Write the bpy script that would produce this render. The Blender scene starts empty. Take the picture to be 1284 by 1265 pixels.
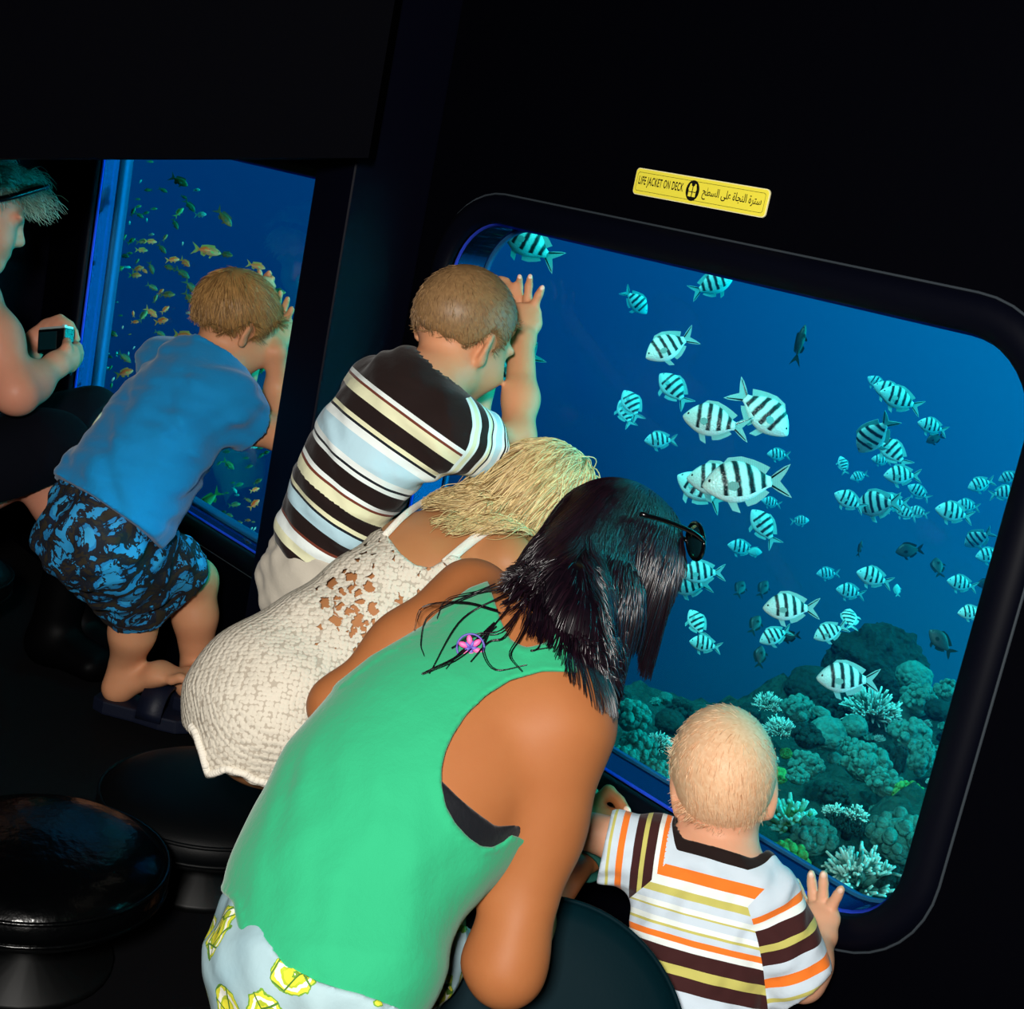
import bpy, bmesh, math, random
import numpy as np
from mathutils import Vector, Matrix
from mathutils.geometry import tessellate_polygon

random.seed(7)
RNG = np.random.default_rng(11)
SC = bpy.context.scene
COL = SC.collection

# ------------------------------------------------------------------ camera solved from the window lines
FPX, CX, CY = 1756.4, 642.0, 632.5
AX_R = np.array([0.63838457, 0.28934415, -0.7132637])      # wall direction (world +X) in camera axes (x right, y down, z forward)
AX_D = np.array([-0.1918025, 0.95722397, 0.21664274])      # world down
AX_N = np.array([0.74543742, -0.00149563, 0.66657394])     # out through the windows (world +Y)
M3 = np.stack([AX_R, AX_N, -AX_D])
EYE = np.array([0.0, -1.4, 0.0])
FLOOR = -1.08

def ray(px, py):
    return M3 @ np.array([(px - CX) / FPX, (py - CY) / FPX, 1.0])
def P(px, py, d):
    """World point seen at pixel px,py at depth d (m)."""
    return EYE + ray(px, py) * d
def PY(px, py, Y):
    """World point seen at pixel px,py on the plane y = Y."""
    r = ray(px, py)
    return EYE + r * ((Y - EYE[1]) / r[1])
def PZ(px, py, Z):
    r = ray(px, py)
    return EYE + r * ((Z - EYE[2]) / r[2])
def project(pts):
    c = (np.asarray(pts) - EYE) @ M3
    return CX + FPX * c[:, 0] / c[:, 2], CY + FPX * c[:, 1] / c[:, 2], c[:, 2]
def J(px, py, d, rpx):
    """Joint: world point and radius from pixels."""
    return P(px, py, d), rpx * d / FPX
def nrm(v):
    v = np.asarray(v, float)
    return v / max(np.linalg.norm(v), 1e-9)

def lin(h):
    h = h.lstrip('#')
    out = []
    for i in (0, 2, 4):
        c = int(h[i:i + 2], 16) / 255
        out.append(c / 12.92 if c <= 0.04045 else ((c + 0.055) / 1.055) ** 2.4)
    return tuple(out) + (1.0,)

# ------------------------------------------------------------------ scene helpers
def link(o, parent=None):
    COL.objects.link(o)
    if parent is not None:
        o.parent = parent
    return o
def tag(o, label=None, cat=None, group=None, kind=None):
    if label: o['label'] = label
    if cat: o['category'] = cat
    if group: o['group'] = group
    if kind: o['kind'] = kind
    return o
def empty(name, loc=(0, 0, 0), label=None, cat=None, group=None, kind=None, parent=None):
    o = bpy.data.objects.new(name, None)
    o.empty_display_size = 0.05
    o.location = tuple(float(x) for x in loc)
    link(o, parent)
    return tag(o, label, cat, group, kind)
def mesh_np(name, V, F, smooth=True):
    V = np.asarray(V, np.float32)
    me = bpy.data.meshes.new(name)
    if isinstance(F, np.ndarray) and F.ndim == 2:
        n, k = F.shape
        me.vertices.add(len(V)); me.vertices.foreach_set('co', V.ravel())
        me.loops.add(n * k); me.loops.foreach_set('vertex_index', F.astype(np.int32).ravel())
        me.polygons.add(n)
        me.polygons.foreach_set('loop_start', np.arange(0, n * k, k, dtype=np.int32))
        me.update(calc_edges=True)
    else:
        me.from_pydata([tuple(map(float, v)) for v in V], [], [tuple(map(int, f)) for f in F])
        me.update()
    me.polygons.foreach_set('use_smooth', np.full(len(me.polygons), smooth))
    return me
def set_attr(me, name, vals):
    a = me.attributes.new(name, 'FLOAT', 'POINT')
    a.data.foreach_set('value', np.asarray(vals, np.float32).ravel())
def place(name, me, mat=None, parent=None, origin=None):
    """Link a mesh whose vertices are in world space, moving its origin to the parent's (or its own) base."""
    o = bpy.data.objects.new(name, me)
    if mat is not None and len(me.materials) == 0:
        me.materials.append(mat)
    off = np.zeros(3)
    p = parent
    while p is not None:
        off += np.array(p.location); p = p.parent
    if parent is None and origin is not None:
        off = np.asarray(origin, float)
        o.location = tuple(off)
    if np.abs(off).max() > 0:
        me.transform(Matrix.Translation(Vector(tuple(-off))))
    return link(o, parent)

def grid_merge(parts):
    """Join (V,F) pairs."""
    VV, FF, n = [], [], 0
    for V, F in parts:
        VV.append(np.asarray(V, float)); FF += [tuple(int(i) + n for i in f) for f in F]; n += len(V)
    return np.concatenate(VV), FF
def box_vf(c, s, axes=None):
    c = np.asarray(c, float); s = np.asarray(s, float) / 2
    A = np.eye(3) if axes is None else np.asarray(axes, float)
    V = [c + A[0] * s[0] * i + A[1] * s[1] * j + A[2] * s[2] * k for i in (-1, 1) for j in (-1, 1) for k in (-1, 1)]
    F = [(0, 1, 3, 2), (4, 6, 7, 5), (0, 4, 5, 1), (2, 3, 7, 6), (0, 2, 6, 4), (1, 5, 7, 3)]
    return V, F
def bevel_mesh(me, w, seg=2):
    bm = bmesh.new(); bm.from_mesh(me)
    bmesh.ops.recalc_face_normals(bm, faces=bm.faces)
    bmesh.ops.bevel(bm, geom=[e for e in bm.edges if e.calc_face_angle(0) > 0.5], offset=w, segments=seg, profile=0.7, affect='EDGES')
    bm.to_mesh(me); bm.free()
    return me
def tube_vf(pts, rad, n=8, cap=True):
    """Tube along pts with per-point radius (parallel transport frame)."""
    pts = np.asarray(pts, float); m = len(pts)
    rad = np.full(m, rad) if np.isscalar(rad) else np.asarray(rad, float)
    T = np.gradient(pts, axis=0); T /= np.linalg.norm(T, axis=1)[:, None] + 1e-12
    u = np.cross(T[0], [0.3, 0.5, 0.8]); u /= np.linalg.norm(u)
    V = []
    for i in range(m):
        u = u - T[i] * np.dot(u, T[i]); u /= np.linalg.norm(u) + 1e-12
        w = np.cross(T[i], u)
        for k in range(n):
            a = 2 * math.pi * k / n
            V.append(pts[i] + rad[i] * (math.cos(a) * u + math.sin(a) * w))
    F = [(i * n + k, i * n + (k + 1) % n, (i + 1) * n + (k + 1) % n, (i + 1) * n + k) for i in range(m - 1) for k in range(n)]
    if cap:
        F.append(tuple(range(n - 1, -1, -1))); F.append(tuple((m - 1) * n + k for k in range(n)))
    return V, F
def spline(pts, n=24):
    """Catmull-Rom through points (any dimension)."""
    p = np.asarray(pts, float)
    p = np.vstack([2 * p[0] - p[1], p, 2 * p[-1] - p[-2]])
    out = []
    m = len(p) - 3
    for s in np.linspace(0, m - 1e-6, n):
        i = int(s); t = s - i
        a, b, c, d = p[i], p[i + 1], p[i + 2], p[i + 3]
        out.append(0.5 * (2 * b + (c - a) * t + (2 * a - 5 * b + 4 * c - d) * t ** 2 + (3 * b - a - 3 * c + d) * t ** 3))
    return np.array(out)
def ball_vf(c, r, nu=12, nv=8, axes=None):
    """Ellipsoid with radii r (3) along axes."""
    c = np.asarray(c, float); r = np.full(3, r) if np.isscalar(r) else np.asarray(r, float)
    A = np.eye(3) if axes is None else np.asarray(axes, float)
    V = [c + A[2] * r[2]]
    for i in range(1, nv):
        th = math.pi * i / nv
        for k in range(nu):
            a = 2 * math.pi * k / nu
            V.append(c + A[0] * r[0] * math.sin(th) * math.cos(a) + A[1] * r[1] * math.sin(th) * math.sin(a) + A[2] * r[2] * math.cos(th))
    V.append(c - A[2] * r[2])
    F = [(0, 1 + k, 1 + (k + 1) % nu) for k in range(nu)]
    for i in range(nv - 2):
        b = 1 + i * nu
        F += [(b + k, b + nu + k, b + nu + (k + 1) % nu, b + (k + 1) % nu) for k in range(nu)]
    b = 1 + (nv - 2) * nu
    F += [(b + k, len(V) - 1, b + (k + 1) % nu) for k in range(nu)]
    return V, F

# ------------------------------------------------------------------ materials
class NT:
    """Small node-tree builder."""
    def __init__(self, name):
        self.m = bpy.data.materials.new(name); self.m.use_nodes = True
        self.t = self.m.node_tree; self.t.nodes.clear()
        self.out = self.t.nodes.new('ShaderNodeOutputMaterial')
    def n(self, kind, **kw):
        nd = self.t.nodes.new('ShaderNode' + kind)
        for k, v in kw.items():
            if k.startswith('_'):
                setattr(nd, k[1:], v)
        for k, v in kw.items():
            if not k.startswith('_'):
                key = int(k[1:]) if k[0] == 'i' and k[1:].isdigit() else k.replace('__', ' ')
                s = nd.inputs[key]
                if isinstance(v, bpy.types.NodeSocket): self.t.links.new(v, s)
                else: s.default_value = v
        return nd
    def l(self, a, b): self.t.links.new(a, b)
    def attr(self, name): return self.n('Attribute', _attribute_name=name).outputs['Fac']
    def math(self, op, a, b=None, c=None, clamp=False):
        nd = self.t.nodes.new('ShaderNodeMath'); nd.operation = op; nd.use_clamp = clamp
        for i, v in enumerate((a, b, c)):
            if v is None: continue
            if isinstance(v, bpy.types.NodeSocket): self.t.links.new(v, nd.inputs[i])
            else: nd.inputs[i].default_value = v
        return nd.outputs[0]
    def mix(self, f, a, b):
        nd = self.t.nodes.new('ShaderNodeMix'); nd.data_type = 'RGBA'
        for k, v in ((0, f), (6, a), (7, b)):
            if isinstance(v, bpy.types.NodeSocket): self.t.links.new(v, nd.inputs[k])
            else: nd.inputs[k].default_value = v
        return nd.outputs[2]
    def ramp(self, f, stops, mode='LINEAR'):
        nd = self.t.nodes.new('ShaderNodeValToRGB'); r = nd.color_ramp; r.interpolation = mode
        while len(r.elements) > 1: r.elements.remove(r.elements[0])
        r.elements[0].position = stops[0][0]; r.elements[0].color = stops[0][1]
        for p, c in stops[1:]:
            e = r.elements.new(p); e.color = c
        self.t.links.new(f, nd.inputs[0])
        return nd.outputs[0]
    def noise(self, scale, detail=3, rough=0.5, vec=None, dist=0.0):
        nd = self.n('TexNoise', Scale=scale, Detail=detail, Roughness=rough, Distortion=dist)
        self.l(vec if vec is not None else self.obj(), nd.inputs['Vector'])
        return nd.outputs[0]
    def voro(self, scale, feature='F1', vec=None, rnd=1.0):
        nd = self.n('TexVoronoi', _feature=feature, Scale=scale, Randomness=rnd)
        self.l(vec if vec is not None else self.obj(), nd.inputs['Vector'])
        return nd.outputs['Distance']
    def obj(self):
        if not hasattr(self, '_o'): self._o = self.n('TexCoord').outputs['Object']
        return self._o
    def bump(self, h, strength=0.3, dist=0.002, normal=None):
        nd = self.n('Bump', Strength=strength, Distance=dist)
        self.l(h, nd.inputs['Height'])
        if normal is not None: self.l(normal, nd.inputs['Normal'])
        return nd.outputs[0]
    def pbsdf(self, **kw):
        nd = self.n('BsdfPrincipled', **kw)
        return nd
    def done(self, surf=None, vol=None):
        if surf is not None: self.l(surf, self.out.inputs['Surface'])
        if vol is not None: self.l(vol, self.out.inputs['Volume'])
        return self.m

MAT = {}
def simple(name, color, rough=0.6, spec=0.5, bump=None, metal=0.0, sheen=0.0, coat=0.0):
    t = NT(name)
    kw = dict(Base__Color=lin(color) if isinstance(color, str) else color, Roughness=rough, Metallic=metal)
    p = t.pbsdf(**kw)
    p.inputs['Specular IOR Level'].default_value = spec
    p.inputs['Sheen Weight'].default_value = sheen
    p.inputs['Coat Weight'].default_value = coat
    if bump:
        t.l(t.bump(t.noise(bump[0], 4), bump[1], bump[2]), p.inputs['Normal'])
    MAT[name] = t.done(p.outputs[0])
    return MAT[name]

# ------------------------------------------------------------------ signed-distance modelling: smooth unions meshed by surface nets
def cap(a, b=None, k=0.02, tag='', flat=None):
    """Tapered capsule between joints a=(pos,r) and b=(pos,r)."""
    if b is None: b = (a[0] + np.array([0, 0, 1e-4]), a[1])
    return dict(t='cap', a=np.asarray(a[0], float), ra=a[1], b=np.asarray(b[0], float), rb=b[1], k=k, tag=tag)
def ell(c, axes, r, k=0.02, tag=''):
    """Ellipsoid; axes rows are unit vectors."""
    return dict(t='ell', c=np.asarray(c, float), A=np.asarray(axes, float), r=np.asarray(r, float), k=k, tag=tag)
def loft(a, wa, ha, b, wb, hb, side, k=0.03, tag=''):
    """Elliptical tapered section: half width along side, half depth across it."""
    a = np.asarray(a, float); b = np.asarray(b, float)
    ax = nrm(b - a); s = np.asarray(side, float); s = nrm(s - ax * np.dot(s, ax))
    return dict(t='loft', a=a, b=b, s=s, f=np.cross(ax, s), wa=wa, ha=ha, wb=wb, hb=hb, k=k, tag=tag)
def chain(js, k=0.02, tag=''):
    return [cap(js[i], js[i + 1], k, tag) for i in range(len(js) - 1)]
def lofts(secs, side, k=0.03, tag=''):
    """secs: list of (pos, half width, half depth)."""
    return [loft(secs[i][0], secs[i][1], secs[i][2], secs[i + 1][0], secs[i + 1][1], secs[i + 1][2], side, k, tag) for i in range(len(secs) - 1)]
def frame(fwd, up):
    f = nrm(fwd); u = np.asarray(up, float); u = nrm(u - f * np.dot(u, f))
    return np.stack([np.cross(f, u), f, u])          # right, forward, up

def prim_d(p, X):
    if p['t'] == 'ell':
        q = ((X - p['c']) @ p['A'].T) / p['r']
        k0 = np.sqrt((q * q).sum(1)); k1 = np.sqrt(((q / p['r']) ** 2).sum(1)) + 1e-9
        return np.where(k0 < 1e-6, -p['r'].min(), k0 * (k0 - 1.0) / k1)
    ba = p['b'] - p['a']; L2 = np.dot(ba, ba)
    Xa = X - p['a']
    t = np.clip((Xa @ ba) / L2, 0, 1)
    q = Xa - t[:, None] * ba
    if p['t'] == 'cap':
        return np.sqrt((q * q).sum(1)) - (p['ra'] + t * (p['rb'] - p['ra']))
    w = p['wa'] + t * (p['wb'] - p['wa']); h = p['ha'] + t * (p['hb'] - p['ha'])
    m = np.minimum(w, h)
    qs = q @ p['s']; qf = q @ p['f']
    qa = np.sqrt(np.maximum((q * q).sum(1) - qs * qs - qf * qf, 0))
    g = np.sqrt((qs / w) ** 2 + (qf / h) ** 2 + (qa / m) ** 2) + 1e-9
    gr = np.sqrt((qs / w ** 2) ** 2 + (qf / h ** 2) ** 2 + (qa / m ** 2) ** 2) + 1e-9
    return np.where(g < 1e-5, -m, g * (g - 1) / gr)
def prim_box(p):
    if p['t'] == 'ell':
        e = np.sqrt(((p['A'] * p['r'][:, None]) ** 2).sum(0)); return p['c'] - e, p['c'] + e
    r = max(p.get('ra', 0), p.get('rb', 0), p.get('wa', 0), p.get('wb', 0), p.get('ha', 0), p.get('hb', 0))
    return np.minimum(p['a'], p['b']) - r, np.maximum(p['a'], p['b']) + r
def smin(a, b, k):
    h = np.maximum(k - np.abs(a - b), 0) / k
    return np.minimum(a, b) - h * h * k * 0.25
def smax(a, b, k): return -smin(-a, -b, k)

class Field:
    BIG = 0.08
    def __init__(self, prims, h=0.004, grow=0.0, pad=0.02, lo=None, hi=None):
        bx = [prim_box(p) for p in prims]
        self.lo = np.min([b[0] for b in bx], 0) - grow - pad if lo is None else np.asarray(lo, float)
        hi = np.max([b[1] for b in bx], 0) + grow + pad if hi is None else np.asarray(hi, float)
        self.h = h
        self.n = np.ceil((hi - self.lo) / h).astype(int) + 1
        self.D = np.full(tuple(self.n), self.BIG, np.float32)
        for p in prims: self.add(p, grow)
    def _block(self, lo, hi):
        i0 = np.clip(np.floor((lo - self.lo) / self.h).astype(int), 0, self.n)
        i1 = np.clip(np.ceil((hi - self.lo) / self.h).astype(int) + 1, 0, self.n)
        return i0, i1
    def _pts(self, i0, i1):
        ax = [self.lo[j] + self.h * np.arange(i0[j], i1[j]) for j in range(3)]
        g = np.stack(np.meshgrid(*ax, indexing='ij'), -1).reshape(-1, 3)
        return g.astype(np.float32)
    def add(self, p, grow=0.0, sub=False):
        lo, hi = prim_box(p)
        m = grow + p['k'] + 4 * self.h
        i0, i1 = self._block(lo - m, hi + m)
        if (i1 <= i0).any(): return
        X = self._pts(i0, i1)
        sl = tuple(slice(i0[j], i1[j]) for j in range(3))
        d = (prim_d(p, X) - grow).reshape(tuple(i1 - i0)).astype(np.float32)
        self.D[sl] = smax(self.D[sl], -d, p['k']) if sub else smin(self.D[sl], d, p['k'])
    def cut(self, fn, k=0.0, band=0.012):
        """Keep only where fn(points) < 0."""
        m = self.D < band
        idx = np.nonzero(m)
        X = np.stack([self.lo[j] + self.h * idx[j] for j in range(3)], 1)
        d = fn(X).astype(np.float32)
        self.D[idx] = smax(self.D[idx], d, k) if k > 0 else np.maximum(self.D[idx], d)
    def displace(self, fn, band=0.03):
        m = np.abs(self.D) < band
        idx = np.nonzero(m)
        X = np.stack([self.lo[j] + self.h * idx[j] for j in range(3)], 1)
        self.D[idx] += fn(X).astype(np.float32)
    def sample(self, X):
        """Trilinear distance at points."""
        q = (np.asarray(X) - self.lo) / self.h
        q = np.clip(q, 0, np.array(self.n) - 1.001)
        i = q.astype(int); t = q - i; out = 0
        for a in (0, 1):
            for b in (0, 1):
                for c in (0, 1):
                    w = (t[:, 0] if a else 1 - t[:, 0]) * (t[:, 1] if b else 1 - t[:, 1]) * (t[:, 2] if c else 1 - t[:, 2])
                    out = out + w * self.D[i[:, 0] + a, i[:, 1] + b, i[:, 2] + c]
        return out
    def march(self, px, py, grow=0.0, d0=1.0, d1=3.0):
        """First point of the surface along the sight line through a pixel (None if missed)."""
        r = ray(px, py); ds = np.arange(d0, d1, 0.0015)
        v = self.sample(EYE + ds[:, None] * r) - grow
        k = np.nonzero(v < 0)[0]
        return None if len(k) == 0 else EYE + ds[k[0]] * r
    def mesh(self, smooth=1, keep=0):
        D, h = self.D, self.h
        S = D < 0
        n = D.shape
        c = np.zeros(tuple(np.array(n) - 1), np.int8)
        for i in (0, 1):
            for j in (0, 1):
                for k in (0, 1):
                    c += S[i:n[0] - 1 + i, j:n[1] - 1 + j, k:n[2] - 1 + k]
        act = (c > 0) & (c < 8)
        idx = np.full(c.shape, -1, np.int32)
        I, Jj, K = np.nonzero(act)
        idx[I, Jj, K] = np.arange(len(I))
        acc = np.zeros((len(I), 3)); cnt = np.zeros(len(I))
        cor = [(i, j, k) for i in (0, 1) for j in (0, 1) for k in (0, 1)]
        for a in cor:
            for ax in range(3):
                if a[ax]: continue
                b = list(a); b[ax] = 1
                d0 = D[I + a[0], Jj + a[1], K + a[2]]; d1 = D[I + b[0], Jj + b[1], K + b[2]]
                m = (d0 < 0) != (d1 < 0)
                t = np.where(m, d0 / np.where(m, d0 - d1, 1), 0)
                for q in range(3):
                    acc[:, q] += np.where(m, a[q] + (t if q == ax else 0), 0)
                cnt += m
        V = np.stack([I, Jj, K], 1) + acc / cnt[:, None]
        V = self.lo + V * h
        Fs = []
        for ax in range(3):
            o1, o2 = [(1, 2), (2, 0), (0, 1)][ax]
            s0 = [slice(None)] * 3; s1 = [slice(None)] * 3
            s0[ax] = slice(0, n[ax] - 1); s1[ax] = slice(1, n[ax])
            for o in (o1, o2):
                s0[o] = slice(1, n[o] - 1); s1[o] = slice(1, n[o] - 1)
            A, B = S[tuple(s0)], S[tuple(s1)]
            e = np.array(np.nonzero(A != B))
            ins = A[tuple(e)]
            g = e.copy(); g[o1] += 1; g[o2] += 1
            def cell(d1, d2):
                q = g.copy(); q[o1] += d1; q[o2] += d2
                return idx[q[0], q[1], q[2]]
            quad = np.stack([cell(-1, -1), cell(0, -1), cell(0, 0), cell(-1, 0)], 1)
            quad = np.where(ins[:, None], quad, quad[:, ::-1])
            Fs.append(quad)
        F = np.concatenate(Fs)
        F = F[(F >= 0).all(1)]
        if keep: V, F = largest(V, F)
        for _ in range(smooth):
            E = np.concatenate([F[:, [0, 1]], F[:, [1, 2]], F[:, [2, 3]], F[:, [3, 0]]])
            s = np.zeros_like(V); w = np.zeros(len(V))
            for q in range(3):
                s[:, q] = np.bincount(E[:, 0], V[E[:, 1], q], len(V)) + np.bincount(E[:, 1], V[E[:, 0], q], len(V))
            w = np.bincount(E[:, 0], minlength=len(V)) + np.bincount(E[:, 1], minlength=len(V))
            V = 0.5 * V + 0.5 * s / np.maximum(w, 1)[:, None]
        return V, F
def largest(V, F):
    """Keep the biggest connected piece."""
    lab = np.arange(len(V))
    while True:
        m = lab[F].min(1)
        new = lab.copy()
        for q in range(4): np.minimum.at(new, F[:, q], m)
        new = new[new]
        if (new == lab).all(): break
        lab = new
    big = np.bincount(lab).argmax()
    keepv = lab == big
    mp = np.cumsum(keepv) - 1
    F = F[keepv[F[:, 0]]]
    return V[keepv], mp[F]
def poly_sd(X, poly):
    """Signed distance in metres (negative inside) to an outline given in pixels, carried along the sight lines."""
    u, v, d = project(X)
    q = np.stack([u, v], 1); poly = np.asarray(poly, float)
    best = np.full(len(q), 1e9); ins = np.zeros(len(q), bool)
    for i in range(len(poly)):
        a, b = poly[i], poly[(i + 1) % len(poly)]
        e = b - a; w = q - a
        t = np.clip((w @ e) / (e @ e), 0, 1)
        best = np.minimum(best, ((w - t[:, None] * e) ** 2).sum(1))
        c = ((a[1] > q[:, 1]) != (b[1] > q[:, 1])) & (q[:, 0] < (b[0] - a[0]) * (q[:, 1] - a[1]) / (b[1] - a[1] + 1e-12) + a[0])
        ins ^= c
    s = np.sqrt(best) * d / FPX
    return np.where(ins, -s, s)
def half(pt, n):
    """Half-space kept on the side opposite to n."""
    pt = np.asarray(pt, float); n = nrm(n)
    return lambda X: (X - pt) @ n
def waves(X, seed, amp, freq, n=6, along=None):
    """Cloth creases: a sum of a few directional sines."""
    r = np.random.default_rng(seed); s = np.zeros(len(X))
    for i in range(n):
        d = nrm(r.normal(size=3)) if along is None else nrm(np.asarray(along) + 0.45 * r.normal(size=3))
        ph = r.uniform(0, 6.28); f = freq * r.uniform(0.6, 1.6)
        w2 = nrm(r.normal(size=3))
        s += np.sin((X @ d) * f + ph + 1.2 * np.sin((X @ w2) * f * 0.6 + ph * 2))
    return amp * s / n ** 0.5
# ================================================================== SETTING
simple('wall_black', (0.0003, 0.0004, 0.0016, 1), 0.75, 0.03, (60, 0.25, 0.002))
simple('trim_black', (0.0006, 0.0008, 0.0045, 1), 0.5, 0.10, (180, 0.1, 0.001))
simple('rubber', (0.0008, 0.0012, 0.0045, 1), 0.5, 0.12)
simple('navy_edge', (0.004, 0.010, 0.05, 1), 0.25, 0.5)
simple('bead', (0.035, 0.045, 0.055, 1), 0.45, 0.3)
simple('vinyl_dark', (0.0008, 0.0012, 0.0016, 1), 0.5, 0.12, (420, 0.25, 0.0006))
simple('vinyl', (0.0003, 0.0095, 0.0140, 1), 0.6, 0.05, (420, 0.25, 0.0006))
simple('vinyl_gloss', (0.0006, 0.0008, 0.001, 1), 0.22, 0.25, (40, 0.5, 0.004))
simple('carpet', (0.0012, 0.0012, 0.002, 1), 0.9, 0.1, (300, 0.3, 0.002))
simple('steel_dark', (0.0015, 0.0018, 0.002, 1), 0.5, 0.2)

def acrylic():
    t = NT('acrylic_pane')
    tr = t.n('BsdfTransparent', Color=(0.93, 0.985, 0.985, 1))
    gl = t.n('BsdfGlossy', Color=(1, 1, 1, 1), Roughness=0.0)
    fr = t.n('Fresnel', IOR=1.25)
    f = t.math('MULTIPLY', fr.outputs[0], 0.10)
    mx = t.n('MixShader'); t.l(f, mx.inputs[0]); t.l(tr.outputs[0], mx.inputs[1]); t.l(gl.outputs[0], mx.inputs[2])
    return t.done(mx.outputs[0])
MAT['pane'] = acrylic()
def acrylic_side(name, col, mixf, rough=0.12):
    """Polished acrylic flank: mirrors the sea, partly milky."""
    t = NT(name)
    gl = t.n('BsdfGlossy', Color=lin(col), Roughness=rough)
    tl = t.n('BsdfTranslucent', Color=lin(col)); df = t.n('BsdfDiffuse', Color=lin(col))
    a = t.n('MixShader', Fac=0.5); t.l(tl.outputs[0], a.inputs[1]); t.l(df.outputs[0], a.inputs[2])
    b = t.n('MixShader', Fac=mixf); t.l(gl.outputs[0], b.inputs[1]); t.l(a.outputs[0], b.inputs[2])
    return t.done(b.outputs[0])
MAT['side_mirror'] = acrylic_side('acrylic_flank', '#2a4f7c', 0.06, 0.04)
MAT['side_pale'] = acrylic_side('acrylic_rim_milky', '#3c7cb0', 0.6, 0.2)
MAT['edge_blue'] = acrylic_side('acrylic_chamfer', '#4a62ff', 0.6, 0.2)

def rrect(x0, x1, z0, z1, r, n=10):
    """Rounded rectangle loop in the wall plane, (x, z), counter-clockwise."""
    out = []
    for cx, cz, a0 in ((x1 - r, z1 - r, 0), (x0 + r, z1 - r, 90), (x0 + r, z0 + r, 180), (x1 - r, z0 + r, 270)):
        for i in range(n + 1):
            a = math.radians(a0 + 90 * i / n)
            out.append((cx + r * math.cos(a), cz + r * math.sin(a)))
    return out
def ring_vf(prof, x0, x1, z0, z1, r, n=10):
    """Sweep a profile [(outward offset, y)] closed round a rounded rectangle."""
    loops = [[(x, y, z) for x, z in rrect(x0 - o, x1 + o, z0 - o, z1 + o, max(r + o, 0.001), n)] for o, y in prof]
    m = len(loops[0]); V = [p for l in loops for p in l]
    F = []
    for i in range(len(loops) - 1):
        for k in range(m):
            F.append((i * m + k, i * m + (k + 1) % m, (i + 1) * m + (k + 1) % m, (i + 1) * m + k))
    return V, F

WIN1 = (-1.745, -0.732, -0.757, -0.056, 0.10)      # big right-hand window
WIN2 = (-3.035, -1.985, -0.757, -0.050, 0.014)     # left-hand window
RX0, RX1, RY0, CEIL = -4.3, 1.1, -2.6, 0.50
DEPTH = 0.078

def wall_with_holes():
    outer = [(RX0, FLOOR - 0.05), (RX1, FLOOR - 0.05), (RX1, CEIL + 0.05), (RX0, CEIL + 0.05)]
    loops = [outer] + [rrect(*w, n=10)[::-1] for w in (WIN1, WIN2)]
    flat = [p for l in loops for p in l]
    tris = tessellate_polygon([[Vector((x, z, 0)) for x, z in l] for l in loops])
    V = [(x, 0.0, z) for x, z in flat] + [(x, DEPTH, z) for x, z in flat]
    n = len(flat)
    F = [tuple(t) for t in tris] + [tuple(i + n for i in reversed(t)) for t in tris]
    b = 0
    for l in loops:
        for k in range(len(l)):
            a, c = b + k, b + (k + 1) % len(l)
            F.append((a, c, c + n, a + n))
        b += len(l)
    me = mesh_np('wall_front', V, F, False)
    bm = bmesh.new(); bm.from_mesh(me); bmesh.ops.recalc_face_normals(bm, faces=bm.faces); bm.to_mesh(me); bm.free()
    return place('wall_front', me, MAT['wall_black'])
tag(wall_with_holes(), kind='structure')
def slab(name, c, s, mat, bev=0.0, **k):
    V, F = box_vf(c, s); me = mesh_np(name, V, F, False)
    if bev: bevel_mesh(me, bev, 3)
    o = place(name, me, MAT[mat]); tag(o, kind='structure', **k)
    return o
H = CEIL - FLOOR
slab('floor', ((RX0 + RX1) / 2, RY0 / 2, FLOOR - 0.03), (RX1 - RX0, -RY0, 0.06), 'carpet')
slab('ceiling', ((RX0 + RX1) / 2, RY0 / 2, CEIL + 0.03), (RX1 - RX0, -RY0, 0.06), 'wall_black')
slab('wall_back', ((RX0 + RX1) / 2, RY0 - 0.03, (CEIL + FLOOR) / 2), (RX1 - RX0, 0.06, H), 'wall_black')
slab('wall_left', (RX0 - 0.03, RY0 / 2, (CEIL + FLOOR) / 2), (0.06, -RY0, H), 'wall_black')
slab('wall_right', (RX1 + 0.03, RY0 / 2, (CEIL + FLOOR) / 2), (0.06, -RY0, H), 'wall_black')
# hull rib between the two windows, and the next one to the left
slab('trim_1', (-1.8835, -0.075, (CEIL + FLOOR) / 2), (0.107, 0.15, H - 0.002), 'trim_black', 0.006)
slab('trim_2', (-3.30, -0.075, (CEIL + FLOOR) / 2), (0.107, 0.15, H - 0.002), 'trim_black', 0.006)
def dark_mask_box():
    """Dropped ceiling box (ducting) that hides the top of the left part of the cabin."""
    a, b = P(-330, 198, 2.05), P(462, 198, 2.05)
    u = (b - a); back = np.array([-0.35, 0.30, 0.0])
    V = []
    for q in (a, b):
        V += [q, q + back * 0.3, np.array([q[0] + back[0] * 0.3, q[1] + back[1] * 0.3, CEIL]), np.array([q[0], q[1], CEIL])]
    F = [(0, 1, 2, 3), (4, 7, 6, 5), (0, 4, 5, 1), (1, 5, 6, 2), (2, 6, 7, 3), (3, 7, 4, 0)]
    o = place('added_dark_box', mesh_np('added_dark_box', V, F, False), MAT['wall_black']); tag(o, kind='structure')
dark_mask_box()

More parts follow.
